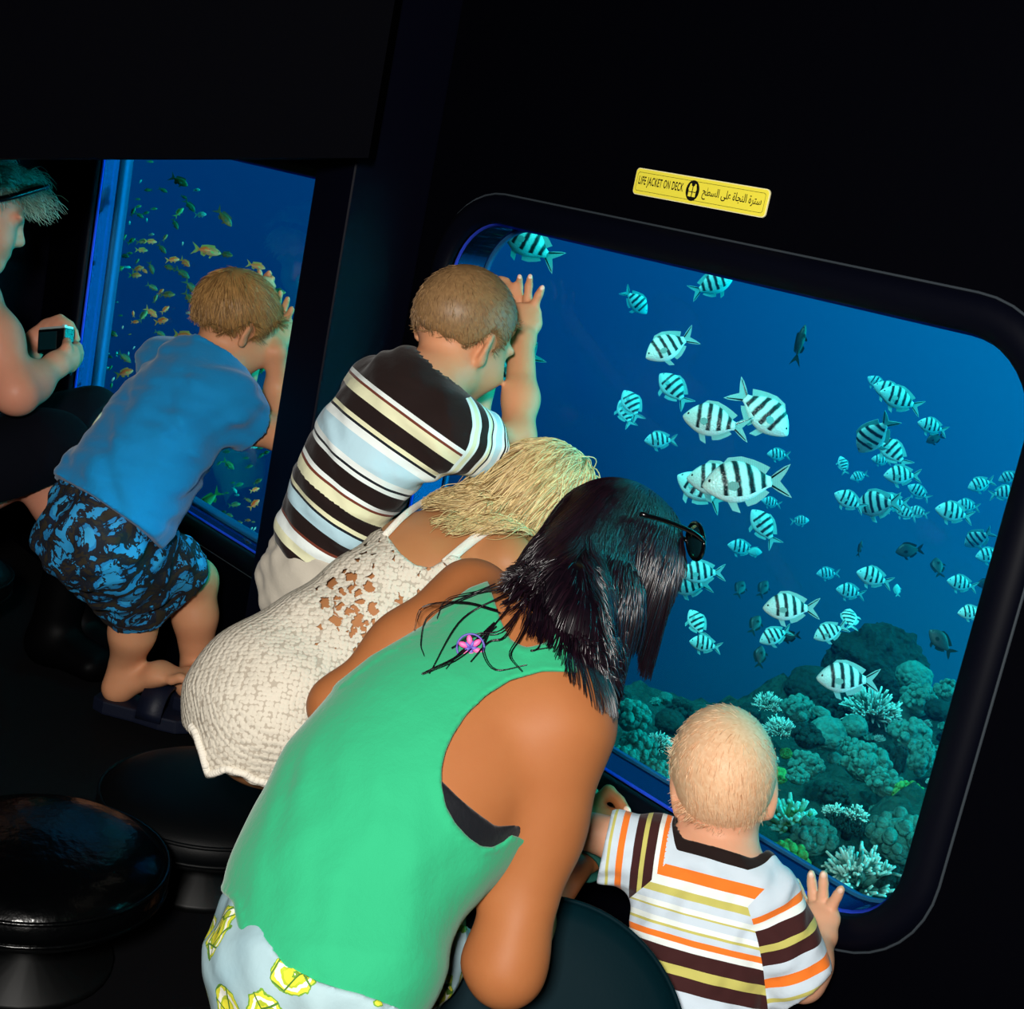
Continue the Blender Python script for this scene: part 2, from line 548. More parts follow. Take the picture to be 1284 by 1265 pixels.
def window(name, W, pale, lab):
    x0, x1, z0, z1, r = W
    root = empty(name, ((x0 + x1) / 2, 0, z0), kind='structure', label=lab)
    place('window_frame', mesh_np('window_frame', *ring_vf([(0.0, 0.004), (0.0, -0.006), (0.004, -0.012), (0.026, -0.014), (0.040, -0.008), (0.043, 0.0)], *W)), MAT['rubber'], root)
    b = ring_vf([(0.044 + 0.0016 * math.cos(a), -0.001 + 0.0022 * math.sin(a)) for a in np.linspace(0, 2 * math.pi, 9)], *W)
    place('frame_bead', mesh_np('frame_bead', *b), MAT['bead'], root)
    place('acrylic_chamfer', mesh_np('acrylic_chamfer', *ring_vf([(0.0005, 0.004), (-0.0035, 0.0075), (0.0005, 0.011)], *W)), MAT['edge_blue'], root)
    a, c = pale
    place('jamb', mesh_np('jamb', *ring_vf([(-0.0005, 0.011), (-0.0005, a)], *W)), MAT['side_mirror'], root)
    place('jamb_rim', mesh_np('jamb_rim', *ring_vf([(-0.0005, a), (-0.004, a + 0.001), (-0.004, c), (0.0, c)], *W)), MAT['side_pale'], root)
    loop = rrect(x0, x1, z0, z1, r)
    n = len(loop)
    V = [(x, 0.013, z) for x, z in loop] + [(x, 0.021, z) for x, z in loop]
    F = [tuple(range(n)), tuple(range(2 * n - 1, n - 1, -1))] + [(k, (k + 1) % n, n + (k + 1) % n, n + k) for k in range(n)]
    place('pane', mesh_np('pane', V, F, False), MAT['pane'], root)
    return root
window('window_1', WIN1, (0.066, 0.075), 'large rounded viewing window with striped fish and reef outside')
window('window_2', WIN2, (0.045, 0.0755), 'tall squarer viewing window with small orange fish outside')

# ------------------------------------------------------------------ yellow safety sign over the right window
def sign():
    yel = simple('sign_yellow', '#fff04a', 0.45, 0.4); pal = simple('sign_edge', '#f7f0b8', 0.5, 0.4); blk = simple('sign_ink', '#0b0a06', 0.6, 0.3)
    SX0, SX1, SZ0, SZ1 = -1.382, -1.1465, 0.0235, 0.0590
    root = empty('safety_sign', ((SX0 + SX1) / 2, 0, SZ0), 'yellow bilingual life jacket sign with black lettering above the large window', 'sign')
    def plate(name, x0, x1, z0, z1, r, y0, y1, mat):
        lp = rrect(x0, x1, z0, z1, r, 6); n = len(lp)
        V = [(x, y0, z) for x, z in lp] + [(x, y1, z) for x, z in lp]
        F = [tuple(range(n)), tuple(range(2 * n - 1, n - 1, -1))] + [(k, n + k, n + (k + 1) % n, (k + 1) % n) for k in range(n)]
        return place(name, mesh_np(name, V, F, False), mat, root)
    plate('backing', SX0, SX1, SZ0, SZ1, 0.006, -0.0025, -0.0005, pal)
    plate('face', SX0 + 0.0012, SX1 - 0.0012, SZ0 + 0.0012, SZ1 - 0.0012, 0.005, -0.0034, -0.0025, yel)
    b = ring_vf([(0.0, -0.0036), (0.0005, -0.0036)], SX0 + 0.0052, SX1 - 0.0052, SZ0 + 0.0058, SZ1 - 0.0058, 0.003, 5)
    place('border', mesh_np('border', *b), blk, root)
    zc = (SZ0 + SZ1) / 2
    def word(name, body, x0, x1, hgt, z):
        cu = bpy.data.curves.new(name, 'FONT'); cu.body = body; cu.size = 1.0; cu.offset = 0.018 if name[0] == 'e' else 0.012; cu.space_character = 1.12 if name[0] == 'e' else 1.0
        o = bpy.data.objects.new(name, cu); COL.objects.link(o)
        bpy.context.view_layer.update()
        me = bpy.data.meshes.new_from_object(o.evaluated_get(bpy.context.evaluated_depsgraph_get()))
        COL.objects.unlink(o); bpy.data.objects.remove(o)
        v = np.empty(len(me.vertices) * 3, np.float32); me.vertices.foreach_get('co', v); v = v.reshape(-1, 3)
        lo, hi = v.min(0), v.max(0)
        q = np.zeros_like(v)
        q[:, 0] = x0 + (v[:, 0] - lo[0]) / (hi[0] - lo[0]) * (x1 - x0)
        q[:, 1] = -0.0037
        q[:, 2] = z - hgt / 2 + (v[:, 1] - lo[1]) / (hi[1] - lo[1]) * hgt
        me.vertices.foreach_set('co', q.ravel()); me.materials.clear(); me.update()
        place(name, me, blk, root)
    word('english_lettering', 'LIFE JACKET ON DECK', SX0 + 0.0085, SX0 + 0.0915, 0.0145, zc + 0.0003)
    ar = ['\uFEB3\uFE98\uFEAE\uFE93', '\uFE8D\uFEDF\uFEE8\uFEA0\uFE8E\uFE93', '\uFECB\uFEE0\uFEF0', '\uFE8D\uFEDF\uFEB4\uFEC4\uFEA2']
    word('arabic_lettering', ' '.join(ar)[::-1], SX0 + 0.126, SX1 - 0.0095, 0.0165, zc - 0.0008)
    xc, rr = SX0 + 0.1085, 0.0128
    V = [(xc + rr * 0.92 * math.cos(a), -0.0037, zc + rr * 1.05 * math.sin(a)) for a in np.linspace(0, 2 * math.pi, 33)[:-1]]
    place('pictogram_disc', mesh_np('pictogram_disc', V, [tuple(range(32))], False), blk, root)
    def poly(name, pts):
        V = [(xc + x * rr, -0.0040, zc + y * rr) for x, y in pts]
        return (V, [tuple(range(len(V)))])
    halfj = [(-0.06, 0.42), (-0.06, -0.62), (-0.5, -0.62), (-0.5, 0.0), (-0.56, 0.12), (-0.42, 0.66), (-0.26, 0.72), (-0.2, 0.5)]
    a = poly('j', halfj); c = poly('j', [(-x, y) for x, y in halfj][::-1])
    place('life_jacket_pictogram', mesh_np('life_jacket_pictogram', *grid_merge([a, c]), False), yel, root)
    st = poly('s', [(-0.5, -0.18), (0.5, -0.18), (0.5, -0.1), (-0.5, -0.1)])
    st2 = ([(x, -0.0042, z) for x, y, z in st[0]], st[1])
    place('pictogram_strap', mesh_np('pictogram_strap', *st2, False), blk, root)
sign()
# ================================================================== OPEN WATER (haze), REEF AND FISH
def sea_water():
    V, F = box_vf((-3.0, 9.15, -0.85), (34, 18, 4.9))
    t = NT('sea_water')
    sc = t.n('VolumeScatter', Color=(0.02, 0.30, 0.80, 1), Density=0.035, Anisotropy=0.7)
    ab = t.n('VolumeAbsorption', Color=(0.26, 0.80, 0.93, 1), Density=0.26)
    a = t.n('AddShader'); t.l(sc.outputs[0], a.inputs[0]); t.l(ab.outputs[0], a.inputs[1])
    m = t.done(None, a.outputs[0])
    o = place('sea_water', mesh_np('sea_water', V, F, False), m)
    tag(o, kind='structure', label='hazy blue sea water outside the windows')
sea_water()

def striped_skin(name, white, black, belly):
    t = NT(name)
    s = t.attr('stripe'); b = t.attr('belly')
    wob = t.math('MULTIPLY_ADD', t.noise(9.0, 2), 0.035, -0.0175)
    f = t.math('ADD', s, wob)
    K = lin(black); W = lin(white)
    stops = [(0.0, W)]
    for c, w in ((0.245, 0.058), (0.395, 0.066), (0.545, 0.066), (0.685, 0.060), (0.80, 0.046)):
        stops += [(c - w / 2 - 0.012, W), (c - w / 2 + 0.012, K), (c + w / 2 - 0.012, K), (c + w / 2 + 0.012, W)]
    bars = t.ramp(f, stops)
    nb = t.math('LESS_THAN', b, 0.17)
    col = t.mix(nb, bars, lin(belly))
    p = t.pbsdf(Roughness=0.35); t.l(col, p.inputs['Base Color'])
    sc = t.voro(34, 'F1'); t.l(t.bump(sc, 0.15, 0.01), p.inputs['Normal'])
    MAT[name] = t.done(p.outputs[0]); return MAT[name]
striped_skin('sergeant_skin', '#dff4ea', '#0a1a1c', '#eefaf2')
def fin_mat(name, c1, c2):
    t = NT(name)
    w = t.n('TexWave', Scale=14.0, Distortion=1.5); t.l(t.obj(), w.inputs['Vector'])
    ln = t.attr('streak')
    c = t.mix(t.math('MULTIPLY', w.outputs[1], 0.35), lin(c1), lin(c2))
    c = t.mix(ln, c, lin('#0a1a1c'))
    d = t.n('BsdfDiffuse'); tl = t.n('BsdfTranslucent'); t.l(c, d.inputs[0]); t.l(c, tl.inputs[0])
    m = t.n('MixShader', Fac=0.35); t.l(d.outputs[0], m.inputs[1]); t.l(tl.outputs[0], m.inputs[2])
    MAT[name] = t.done(m.outputs[0]); return MAT[name]
fin_mat('sergeant_fin', '#b4e2dc', '#7fbdb8')
simple('eye_black', '#050708', 0.15, 0.6)
def plain_skin(name, top, bot, fin=None):
    t = NT(name)
    b = t.attr('belly')
    c = t.ramp(t.math('ADD', b, t.math('MULTIPLY_ADD', t.noise(8, 2), 0.12, -0.06)), [(0.1, lin(bot)), (0.75, lin(top))])
    p = t.pbsdf(Roughness=0.4); t.l(c, p.inputs['Base Color'])
    t.l(t.bump(t.voro(30), 0.15, 0.01), p.inputs['Normal'])
    MAT[name] = t.done(p.outputs[0])
plain_skin('dark_skin', '#23302e', '#3d504c'); fin_mat('dark_fin', '#27403d', '#162422')
plain_skin('orange_skin', '#ff7434', '#ffb078'); fin_mat('orange_fin', '#d8b060', '#9fb072')
plain_skin('olive_skin', '#3a5a38', '#7f9058'); fin_mat('olive_fin', '#54786a', '#3a5a4c')
plain_skin('teal_skin', '#8fd8cc', '#c8f4ea'); fin_mat('teal_fin', '#9fe0d6', '#6fb8b0')

def fish_body(prof, nr=20, ns=22):
    """prof rows: x from snout 0 to tail root, centre z, half height, half thickness."""
    pr = spline(prof, ns); V = []; F = []
    pr[:, 2:] = np.maximum(pr[:, 2:], 0.004)
    for x, zc, h, w in pr:
        for k in range(nr):
            a = 2 * math.pi * k / nr
            ca, sa = math.cos(a), math.sin(a)
            V.append((-x, w * math.copysign(abs(ca) ** 0.9, ca), zc + h * math.copysign(abs(sa) ** 0.95, sa)))
    for i in range(ns - 1):
        F += [(i * nr + k, i * nr + (k + 1) % nr, (i + 1) * nr + (k + 1) % nr, (i + 1) * nr + k) for k in range(nr)]
    F += [tuple(range(nr - 1, -1, -1)), tuple((ns - 1) * nr + k for k in range(nr))]
    return np.array(V), F
def fin_vf(outline, th=0.012, root=None):
    """Thin solid fin from an (x,z) outline; thickest along its root."""
    n = len(outline)
    V = [(-x, th / 2, z) for x, z in outline] + [(-x, -th / 2, z) for x, z in outline]
    tris = tessellate_polygon([[Vector((x, z, 0)) for x, z in outline]])
    F = [tuple(t) for t in tris] + [tuple(i + n for i in reversed(t)) for t in tris]
    F += [(k, (k + 1) % n, n + (k + 1) % n, n + k) for k in range(n)]
    return np.array(V, float), F
SERG = dict(prof=[(0, -0.02, 0.012, 0.012), (0.04, -0.015, 0.065, 0.045), (0.12, 0.0, 0.14, 0.075), (0.24, 0.012, 0.213, 0.095), (0.38, 0.012, 0.238, 0.098), (0.52, 0.008, 0.205, 0.082), (0.64, 0.004, 0.135, 0.055), (0.73, 0.0, 0.075, 0.032), (0.78, 0.0, 0.058, 0.02)],
    dorsal=[(0.22, 0.2), (0.30, 0.285), (0.45, 0.295), (0.58, 0.255), (0.68, 0.21), (0.77, 0.16), (0.70, 0.07), (0.6, 0.12), (0.45, 0.2)],
    anal=[(0.46, -0.19), (0.5, -0.27), (0.60, -0.24), (0.70, -0.17), (0.75, -0.12), (0.68, -0.07), (0.58, -0.13)],
    pelvic=[(0.27, -0.19), (0.33, -0.31), (0.42, -0.34), (0.38, -0.22)],
    tail=[(0.76, 0.045), (0.84, 0.11), (0.93, 0.165), (1.0, 0.19), (0.95, 0.1), (0.875, 0.0), (0.95, -0.1), (1.0, -0.19), (0.93, -0.165), (0.84, -0.11), (0.76, -0.045)],
    pect=[(0.0, 0.02), (0.07, 0.05), (0.14, 0.03), (0.15, -0.02), (0.1, -0.06), (0.03, -0.045)], px=0.26)
ANTH = dict(prof=[(0, -0.005, 0.012, 0.012), (0.05, 0.0, 0.06, 0.045), (0.14, 0.005, 0.115, 0.07), (0.28, 0.01, 0.15, 0.08), (0.44, 0.008, 0.145, 0.07), (0.60, 0.0, 0.095, 0.045), (0.70, 0.0, 0.05, 0.026), (0.74, 0.0, 0.044, 0.018)],
    dorsal=[(0.2, 0.14), (0.24, 0.225), (0.36, 0.22), (0.5, 0.205), (0.66, 0.17), (0.7, 0.07), (0.55, 0.11), (0.38, 0.14)],
    anal=[(0.48, -0.12), (0.54, -0.21), (0.66, -0.16), (0.68, -0.06), (0.58, -0.09)],
    pelvic=[(0.26, -0.13), (0.34, -0.24), (0.38, -0.22), (0.36, -0.13)],
    tail=[(0.72, 0.03), (0.82, 0.11), (1.0, 0.22), (0.90, 0.08), (0.86, 0.0), (0.90, -0.08), (1.0, -0.22), (0.82, -0.11), (0.72, -0.03)],
    pect=[(0.0, 0.02), (0.08, 0.04), (0.15, 0.0), (0.1, -0.04), (0.02, -0.03)], px=0.22)
def fish_meshes(key, D, skin, fin, slim=1.0):
    V, F = fish_body(D['prof']); V[:, 2] *= slim
    me = mesh_np(key + '_body', V, F); x = -V[:, 0]
    zr = np.interp(x, [p[0] for p in D['prof']], [p[2] for p in D['prof']])
    set_attr(me, 'stripe', x + 0.10 * V[:, 2] + 0.35 * np.maximum(np.abs(V[:, 2]) - 0.1, 0) ** 1.0 * 0.2)
    set_attr(me, 'belly', np.clip(V[:, 2] / (2 * zr + 1e-6) + 0.5, 0, 1)); me.materials.append(MAT[skin])
    out = [('body', me)]
    for nm, key2 in (('tail_fin', 'tail'), ('dorsal_fin', 'dorsal'), ('anal_fin', 'anal'), ('pelvic_fin', 'pelvic')):
        V2, F2 = fin_vf(D[key2]); V2[:, 2] *= slim
        m2 = mesh_np(key + '_' + nm, V2, F2, False)
        if nm == 'tail_fin':
            s = ((np.abs(V2[:, 2]) > 0.12)).astype(float) * 0.0
        else: s = np.zeros(len(V2))
        set_attr(m2, 'streak', s)
        m2.materials.append(MAT[fin]); out.append((nm, m2))
    if skin == 'sergeant_skin':
        parts = []
        for sg in (1, -1):
            pts = spline([(-0.74, 0, 0.02 * sg), (-0.83, 0, 0.075 * sg), (-0.97, 0, 0.165 * sg)], 8)
            parts.append(tube_vf(pts, np.linspace(0.017, 0.009, 8), 6))
        m2 = mesh_np(key + '_tail_streak', *grid_merge(parts)); m2.materials.append(MAT['eye_black']); out.append(('tail_streak', m2))
    for sg in (1, -1):
        V2, F2 = fin_vf(D['pect'], 0.006)
        ca, sa = math.cos(0.5), math.sin(0.5)
        q = V2.copy(); xx = -V2[:, 0]
        q[:, 0] = -(D['px'] + xx * ca); q[:, 1] = sg * (0.085 + xx * sa) + V2[:, 1]; q[:, 2] = -0.03 + V2[:, 2] * slim
        m2 = mesh_np(key + '_pectoral_fin', q, F2, False); set_attr(m2, 'streak', np.zeros(len(q))); m2.materials.append(MAT[fin]); out.append(('pectoral_fin', m2))
        V2, F2 = ball_vf((-0.085, sg * 0.052, 0.03 * slim), (0.022, 0.012, 0.022), 10, 6)
        m2 = mesh_np(key + '_eye', V2, F2); m2.materials.append(MAT['eye_black']); out.append(('eye', m2))
    return out
def joined(key, parts):
    """One mesh of a fish that is too small in the photo to show its parts."""
    bm = bmesh.new(); mats = []
    for nm, me in parts:
        n0 = len(bm.faces); bm.from_mesh(me); bm.faces.ensure_lookup_table()
        mt = me.materials[0]
        if mt not in mats: mats.append(mt)
        for f in bm.faces[n0:]: f.material_index = mats.index(mt)
    me = bpy.data.meshes.new(key); bm.to_mesh(me); bm.free()
    for mt in mats: me.materials.append(mt)
    return me
FISH = {}
FISH['serg'] = fish_meshes('striped', SERG, 'sergeant_skin', 'sergeant_fin')
FISH['dark'] = fish_meshes('dark', SERG, 'dark_skin', 'dark_fin')
FISH['slim'] = fish_meshes('slim', ANTH, 'dark_skin', 'dark_fin', 0.6)
FISH['pale'] = fish_meshes('pale', SERG, 'teal_skin', 'teal_fin')
FISH['o'] = fish_meshes('orange', ANTH, 'orange_skin', 'orange_fin')
FISH['d'] = fish_meshes('olive', ANTH, 'olive_skin', 'olive_fin')
FISH['t'] = fish_meshes('turquoise', ANTH, 'teal_skin', 'teal_fin')
SMALL = {k: joined(k + '_fish', v) for k, v in FISH.items()}
def put_fish(kind, name, px, py, lpx, ang, yaw, depth, label, group, parts):
    """Heading ang in degrees (0 right, 90 up as seen from the boat), yaw turns it away from the viewer."""
    L = lpx * depth / FPX / max(math.cos(math.radians(yaw)), 0.35)
    a, y = math.radians(ang), math.radians(yaw)
    right, up, fw = M3[:, 0], -M3[:, 1], M3[:, 2]
    h = (math.cos(a) * right + math.sin(a) * up) * math.cos(y) + fw * math.sin(y)
    vis = -math.sin(a) * right + math.cos(a) * up
    if math.cos(a) < 0: vis = -vis
    side = np.cross(vis, h); side /= np.linalg.norm(side)
    vis = np.cross(h, side)
    c = P(px, py, depth)
    org = c + h * 0.48 * L
    mw = Matrix([[h[i] * L, side[i] * L, vis[i] * L, org[i]] for i in range(3)] + [[0, 0, 0, 1]])
    if parts:
        r = bpy.data.objects.new(name, None); r.empty_display_size = 0.05; COL.objects.link(r); r.matrix_world = mw
        for nm, me in FISH[kind]:
            o = bpy.data.objects.new(nm, me); COL.objects.link(o); o.parent = r
    else:
        r = bpy.data.objects.new(name, SMALL[kind]); COL.objects.link(r); r.matrix_world = mw
    tag(r, label, 'fish', group)
    return r
G1 = 'striped damselfish outside the large window'
BIG = [  # px, py, length px, heading, yaw, depth, label
 (665, 306, 84, 146, 0, 2.75, 'striped fish cut off by the top left edge of the large window'),
 (797, 378, 42, -42, 20, 4.2, 'small striped fish facing down right, high in the water right of the raised hand'),
 (893, 357, 58, 22, 0, 3.4, 'striped fish half hidden under the top window edge below the yellow sign'),
 (840, 434, 70, 204, 0, 2.9, 'striped fish tilted head down left, alone below the top window edge'),
 (845, 488, 54, 126, 25, 3.6, 'striped fish climbing steeply towards the upper left, above the two biggest fan-tailed ones'),
 (792, 508, 44, 112, 25, 4.0, 'upper fish of the steep pair left of the shoal, overlapping another'),
 (785, 518, 38, 108, 30, 4.4, 'lower dimmer fish of the steep pair left of the shoal'),
 (828, 552, 42, 180, 0, 4.4, 'dim striped fish facing left, alone under the steep pair'),
 (897, 529, 84, 166, 14, 2.65, 'striped fish facing left, nose pointing away from the fish with the spread white tail'),
 (955, 516, 92, -40, 0, 2.7, 'striped fish diving to the right with its forked tail spread at upper left'),
 (934, 605, 112, 182, 0, 2.35, 'largest and whitest striped fish, at the centre of the shoal, facing left'),
 (902, 603, 84, 172, 10, 2.75, 'striped fish mostly hidden behind the largest white one'),
 (878, 614, 68, 143, 20, 2.95, 'striped fish peeking out lower left of the largest white one'),
 (958, 661, 54, 120, 15, 3.6, 'striped fish standing steeply nose up under the largest white one'),
 (930, 687, 38, 165, 0, 4.6, 'small dim striped fish left of and below the steep nose up one'),
 (880, 718, 58, 180, 0, 3.2, 'striped fish beside the sunglasses of the dark haired woman'),
 (866, 734, 52, 184, 20, 3.6, 'striped fish tucked behind the one beside the dark haired woman'),
 (874, 782, 38, 112, 30, 4.2, 'dark striped fish pointing up beside the ends of the dark hair'),
 (884, 808, 42, 166, 0, 3.9, 'striped fish low beside the ends of the dark hair'),
 (991, 762, 72, 178, 0, 2.7, 'crisp striped fish facing left midway between the shoal and the dark coral tower'),
 (972, 797, 44, 200, 0, 3.9, 'striped fish dipping its nose just under the crisp one above the reef'),
 (1041, 792, 46, 200, 0, 3.6, 'striped fish hovering at the upper left of the dark coral tower'),
 (1062, 851, 80, 176, 0, 2.75, 'striped fish swimming in front of the dark coral tower'),
 (1066, 776, 24, 80, 55, 4.0, 'little pale fish seen head on above the dark coral tower'),
 (1096, 724, 48, 160, 0, 3.6, 'right hand fish of the three striped ones above the coral tower'),
 (1066, 742, 38, 166, 0, 4.3, 'lowest fish of the three striped ones above the coral tower'),
 (1038, 719, 30, 180, 0, 5.0, 'dimmest fish of the three striped ones above the coral tower'),
 (1129, 501, 58, 156, 0, 3.3, 'front fish of the overlapping upper right group, tail to the right'),
 (1116, 492, 46, 150, 10, 3.8, 'middle fish of the overlapping upper right group, mostly covered'),
 (1100, 481, 30, 140, 10, 4.8, 'small leading fish of the overlapping upper right group'),
 (1169, 535, 40, 160, 0, 4.4, 'striped fish with a dark fish under its belly, near the right window edge'),
 (1097, 545, 52, 232, 42, 3.3, 'striped fish turning down to the left with its back raised'),
 (1120, 567, 50, 130, 20, 3.5, 'striped fish right behind the turning one'),
 (1105, 577, 26, 170, 0, 5.2, 'tiny faint striped fish under the turning one'),
 (1131, 596, 48, 178, 0, 3.7, 'striped fish facing left below the fish behind the turning one'),
 (1152, 617, 32, 145, 10, 4.5, 'small striped fish below and right of the row under the turning one'),
 (1065, 628, 44, 150, 0, 3.6, 'bright striped fish at the left end of the middle right cluster'),
 (1101, 632, 44, 185, 50, 3.4, 'striped fish turned towards the boat with a pale face, middle right cluster'),
 (1119, 630, 44, 178, 0, 4.0, 'striped fish overlapping the one turned towards the boat'),
 (1136, 643, 28, 150, 30, 4.8, 'small dim fish right of the overlapping pair in the middle right cluster'),
 (1151, 642, 24, 160, 30, 5.4, 'tiny faint fish at the right end of the middle right cluster'),
 (1196, 643, 50, 164, 0, 3.4, 'bright striped fish close to the right window edge at middle height'),
 (1213, 634, 32, 170, 0, 4.8, 'dim fish partly behind the bright one close to the right window edge'),
 (1057, 583, 24, 100, 20, 5.6, 'faint little fish upright left of the turning one'),
 (1077, 597, 24, 195, 0, 5.6, 'faint little fish left of the row under the turning one'),
 (1230, 607, 36, 195, 0, 4.4, 'dim striped fish facing left near the right window edge'),
 (1258, 618, 36, 10, 0, 4.2, 'striped fish cut by the right window edge, just below a fainter one'),
 (1266, 598, 28, 200, 20, 5.0, 'faint fish at the right window edge above its brighter neighbour'),
 (1227, 675, 32, 215, 45, 4.4, 'striped fish nosing down beside the lower right window edge'),
 (1241, 696, 38, 185, 0, 4.2, 'striped fish half cut by the right window edge above the bottom corner'),
 (1218, 768, 36, 180, 0, 4.0, 'lowest striped fish cut by the right window edge, above the reef'),
 (976, 570, 30, 175, 0, 5.0, 'tiny striped fish under the diving fish with the spread tail'),
 (967, 630, 26, 165, 0, 5.4, 'tiny striped fish below the tail of the largest white one'),
 (1003, 653, 24, 5, 0, 6.2, 'very faint striped fish in open water right of the shoal'),
 (1206, 732, 40, 165, 0, 4.0, 'dark barred fish with a pale tail low near the right window edge'),
 (645, 457, 74, 204, 0, 2.65, 'bright striped fish showing between the chin and forearm of the brown striped boy'),
]
for b in BIG:
    d = b[5] if b[1] > 758 or b[2] >= 70 else float(np.clip(0.155 * FPX / b[2], b[5], 8.5))   # all of one kind and size: the smaller they look, the farther off they swim
    d *= 1 + 0.05 * (BIG.index(b) % 3 - 1) * (d > b[5])
    put_fish('serg', 'striped_fish', *b[:5], d, b[6], G1, b[2] >= 42)
DARK = [
 ('dark', 1140, 690, 36, 185, 0, 4.4, 'largest dark fish, in open water below the middle right cluster'),
 ('dark', 1176, 711, 24, 90, 40, 5.0, 'small dark fish right of and below the largest dark one'),
 ('dark', 1180, 805, 42, 130, 10, 4.2, 'dark fish hanging in open water right of the coral tower'),
 ('dark', 1172, 550, 24, 200, 0, 5.2, 'dark fish under the belly of a striped one near the right edge'),
 ('dark', 928, 738, 22, 60, 40, 5.2, 'left one of two small dark fish above the crisp striped one'),
 ('dark', 957, 738, 24, 60, 30, 5.4, 'right one of two small dark fish above the crisp striped one'),
 ('dark', 947, 783, 26, 60, 30, 4.8, 'small dark fish lower left of the crisp striped one'),
 ('dark', 953, 823, 28, 80, 20, 4.8, 'dark fish pointing up above the bald toddler head'),
 ('dark', 990, 798, 26, 190, 20, 4.9, 'dark fish behind the dipping striped one above the reef'),
 ('dark', 1236, 732, 24, 180, 0, 5.0, 'dark fish cut by the right window edge'),
 ('slim', 1003, 432, 54, 75, 0, 3.2, 'slender dark fish swimming upright alone in the upper water'),
 ('slim', 1078, 688, 22, 75, 0, 4.6, 'tiny slender fish upright below the middle right cluster'),
 ('pale', 945, 692, 22, 0, 0, 5.0, 'tiny pale blue fish at the tail of a dim striped one'),
 ('pale', 1125, 740, 16, 90, 20, 5.0, 'tiny pale fish above and right of the coral tower'),
]
for k, px, py, l, a, yw, d, lab in DARK:
    d = d if py > 758 else d * 1.35
    put_fish(k, {'dark': 'dark_fish', 'slim': 'slender_fish', 'pale': 'pale_fish'}[k], px, py, l, a, yw, d, lab, 'dark and pale fish outside the large window', l >= 42)

# small orange, olive and turquoise fish outside the left window, read off three enlarged crops
Z1 = [(1000,200,200,-30,'d'),(1165,285,70,0,'t'),(640,205,40,60,'t'),(715,285,80,180,'d'),(850,285,90,-25,'d'),(730,20,60,0,'d'),(295,475,130,0,'d'),(205,595,50,200,'o'),(505,455,85,90,'o'),(570,490,90,60,'d'),(620,440,60,20,'o'),(630,520,90,-30,'d'),(690,500,70,20,'d'),(700,565,40,90,'t'),(540,590,40,90,'t'),(615,370,50,0,'d'),(765,460,60,10,'d'),(1000,495,120,50,'o'),(965,600,120,-65,'d'),(1100,430,150,-50,'d'),(1200,515,120,0,'t'),(1045,350,70,-30,'d'),(465,740,120,35,'o'),(555,760,90,30,'o'),(655,765,110,10,'d'),(735,765,110,0,'o'),(742,700,60,0,'t'),(870,730,80,60,'d'),(1035,785,40,80,'t'),(225,770,80,170,'d'),(290,800,80,45,'t'),(250,930,90,20,'o'),(415,905,80,80,'o'),(490,900,100,-10,'d'),(540,875,60,0,'o'),(650,845,110,0,'o'),(440,1025,110,30,'o'),(525,1005,50,0,'t'),(610,950,60,60,'d'),(615,1020,120,15,'o'),(675,1035,80,-40,'o'),(590,1080,120,0,'o'),(740,1010,120,-75,'d'),(840,830,120,-50,'d'),(940,935,130,5,'o'),(1055,960,130,-40,'o'),(915,1010,120,160,'d'),(1030,1060,160,-35,'d'),(1230,840,150,-5,'o'),(200,1105,110,10,'o'),(150,1190,150,-70,'d'),(225,1015,70,40,'o'),(750,1190,110,-30,'d'),(830,1235,80,40,'o'),(1110,1190,170,-50,'d')]
Z2 = [(890,70,150,0,'d'),(780,110,90,70,'d'),(190,145,60,30,'t'),(420,140,32,0,'t'),(130,85,60,0,'t'),(345,60,34,10,'o'),(740,235,140,-40,'o'),(870,210,100,40,'o'),(835,315,140,10,'o'),(575,250,60,90,'o'),(590,325,80,0,'o'),(665,270,130,60,'d'),(1090,240,60,0,'t'),(1095,100,170,-50,'d'),(455,265,40,0,'d'),(180,305,60,-30,'t'),(305,320,28,20,'t'),(85,330,28,0,'t'),(170,450,60,0,'o'),(110,520,110,-80,'d'),(370,430,130,-25,'d'),(475,375,28,70,'t'),(820,430,100,-20,'d'),(860,470,50,-40,'o'),(1040,450,200,-10,'o'),(1040,555,120,5,'o'),(940,580,90,10,'d'),(490,655,140,-40,'d'),(420,625,50,90,'t'),(530,620,40,90,'t'),(335,545,32,90,'t'),(340,620,32,0,'t'),(290,655,28,30,'t'),(355,650,60,-20,'d'),(325,755,50,20,'t'),(360,755,60,60,'d'),(265,775,50,0,'d'),(595,690,28,90,'t'),(580,565,28,60,'t'),(710,610,60,20,'d'),(490,800,180,15,'o'),(385,860,50,60,'t'),(260,905,70,50,'o'),(370,920,60,90,'d'),(500,890,50,60,'t'),(85,875,32,50,'t'),(455,1015,40,60,'t'),(395,1100,120,70,'o'),(815,515,28,80,'t'),(540,440,34,10,'d')]
Z3 = [(420,390,140,-40,'o'),(770,280,70,20,'o'),(720,310,80,40,'d'),(660,230,60,0,'t'),(580,330,60,0,'d'),(610,410,80,20,'d'),(400,270,80,0,'d'),(700,235,80,0,'d'),(330,380,60,40,'d'),(515,580,90,20,'d'),(460,560,50,0,'d'),(690,550,100,30,'d'),(665,625,90,20,'o'),(480,630,70,-60,'t'),(500,675,50,0,'t'),(400,655,50,0,'d'),(250,715,250,222,'o'),(475,765,110,10,'d'),(660,760,130,40,'o'),(600,720,80,-30,'d'),(370,830,60,0,'d'),(420,860,90,-20,'d'),(600,910,60,0,'o'),(500,940,110,10,'d'),(650,925,40,0,'d'),(635,990,40,60,'t'),(665,990,40,60,'t'),(590,1090,70,-10,'o'),(670,1070,50,0,'d')]
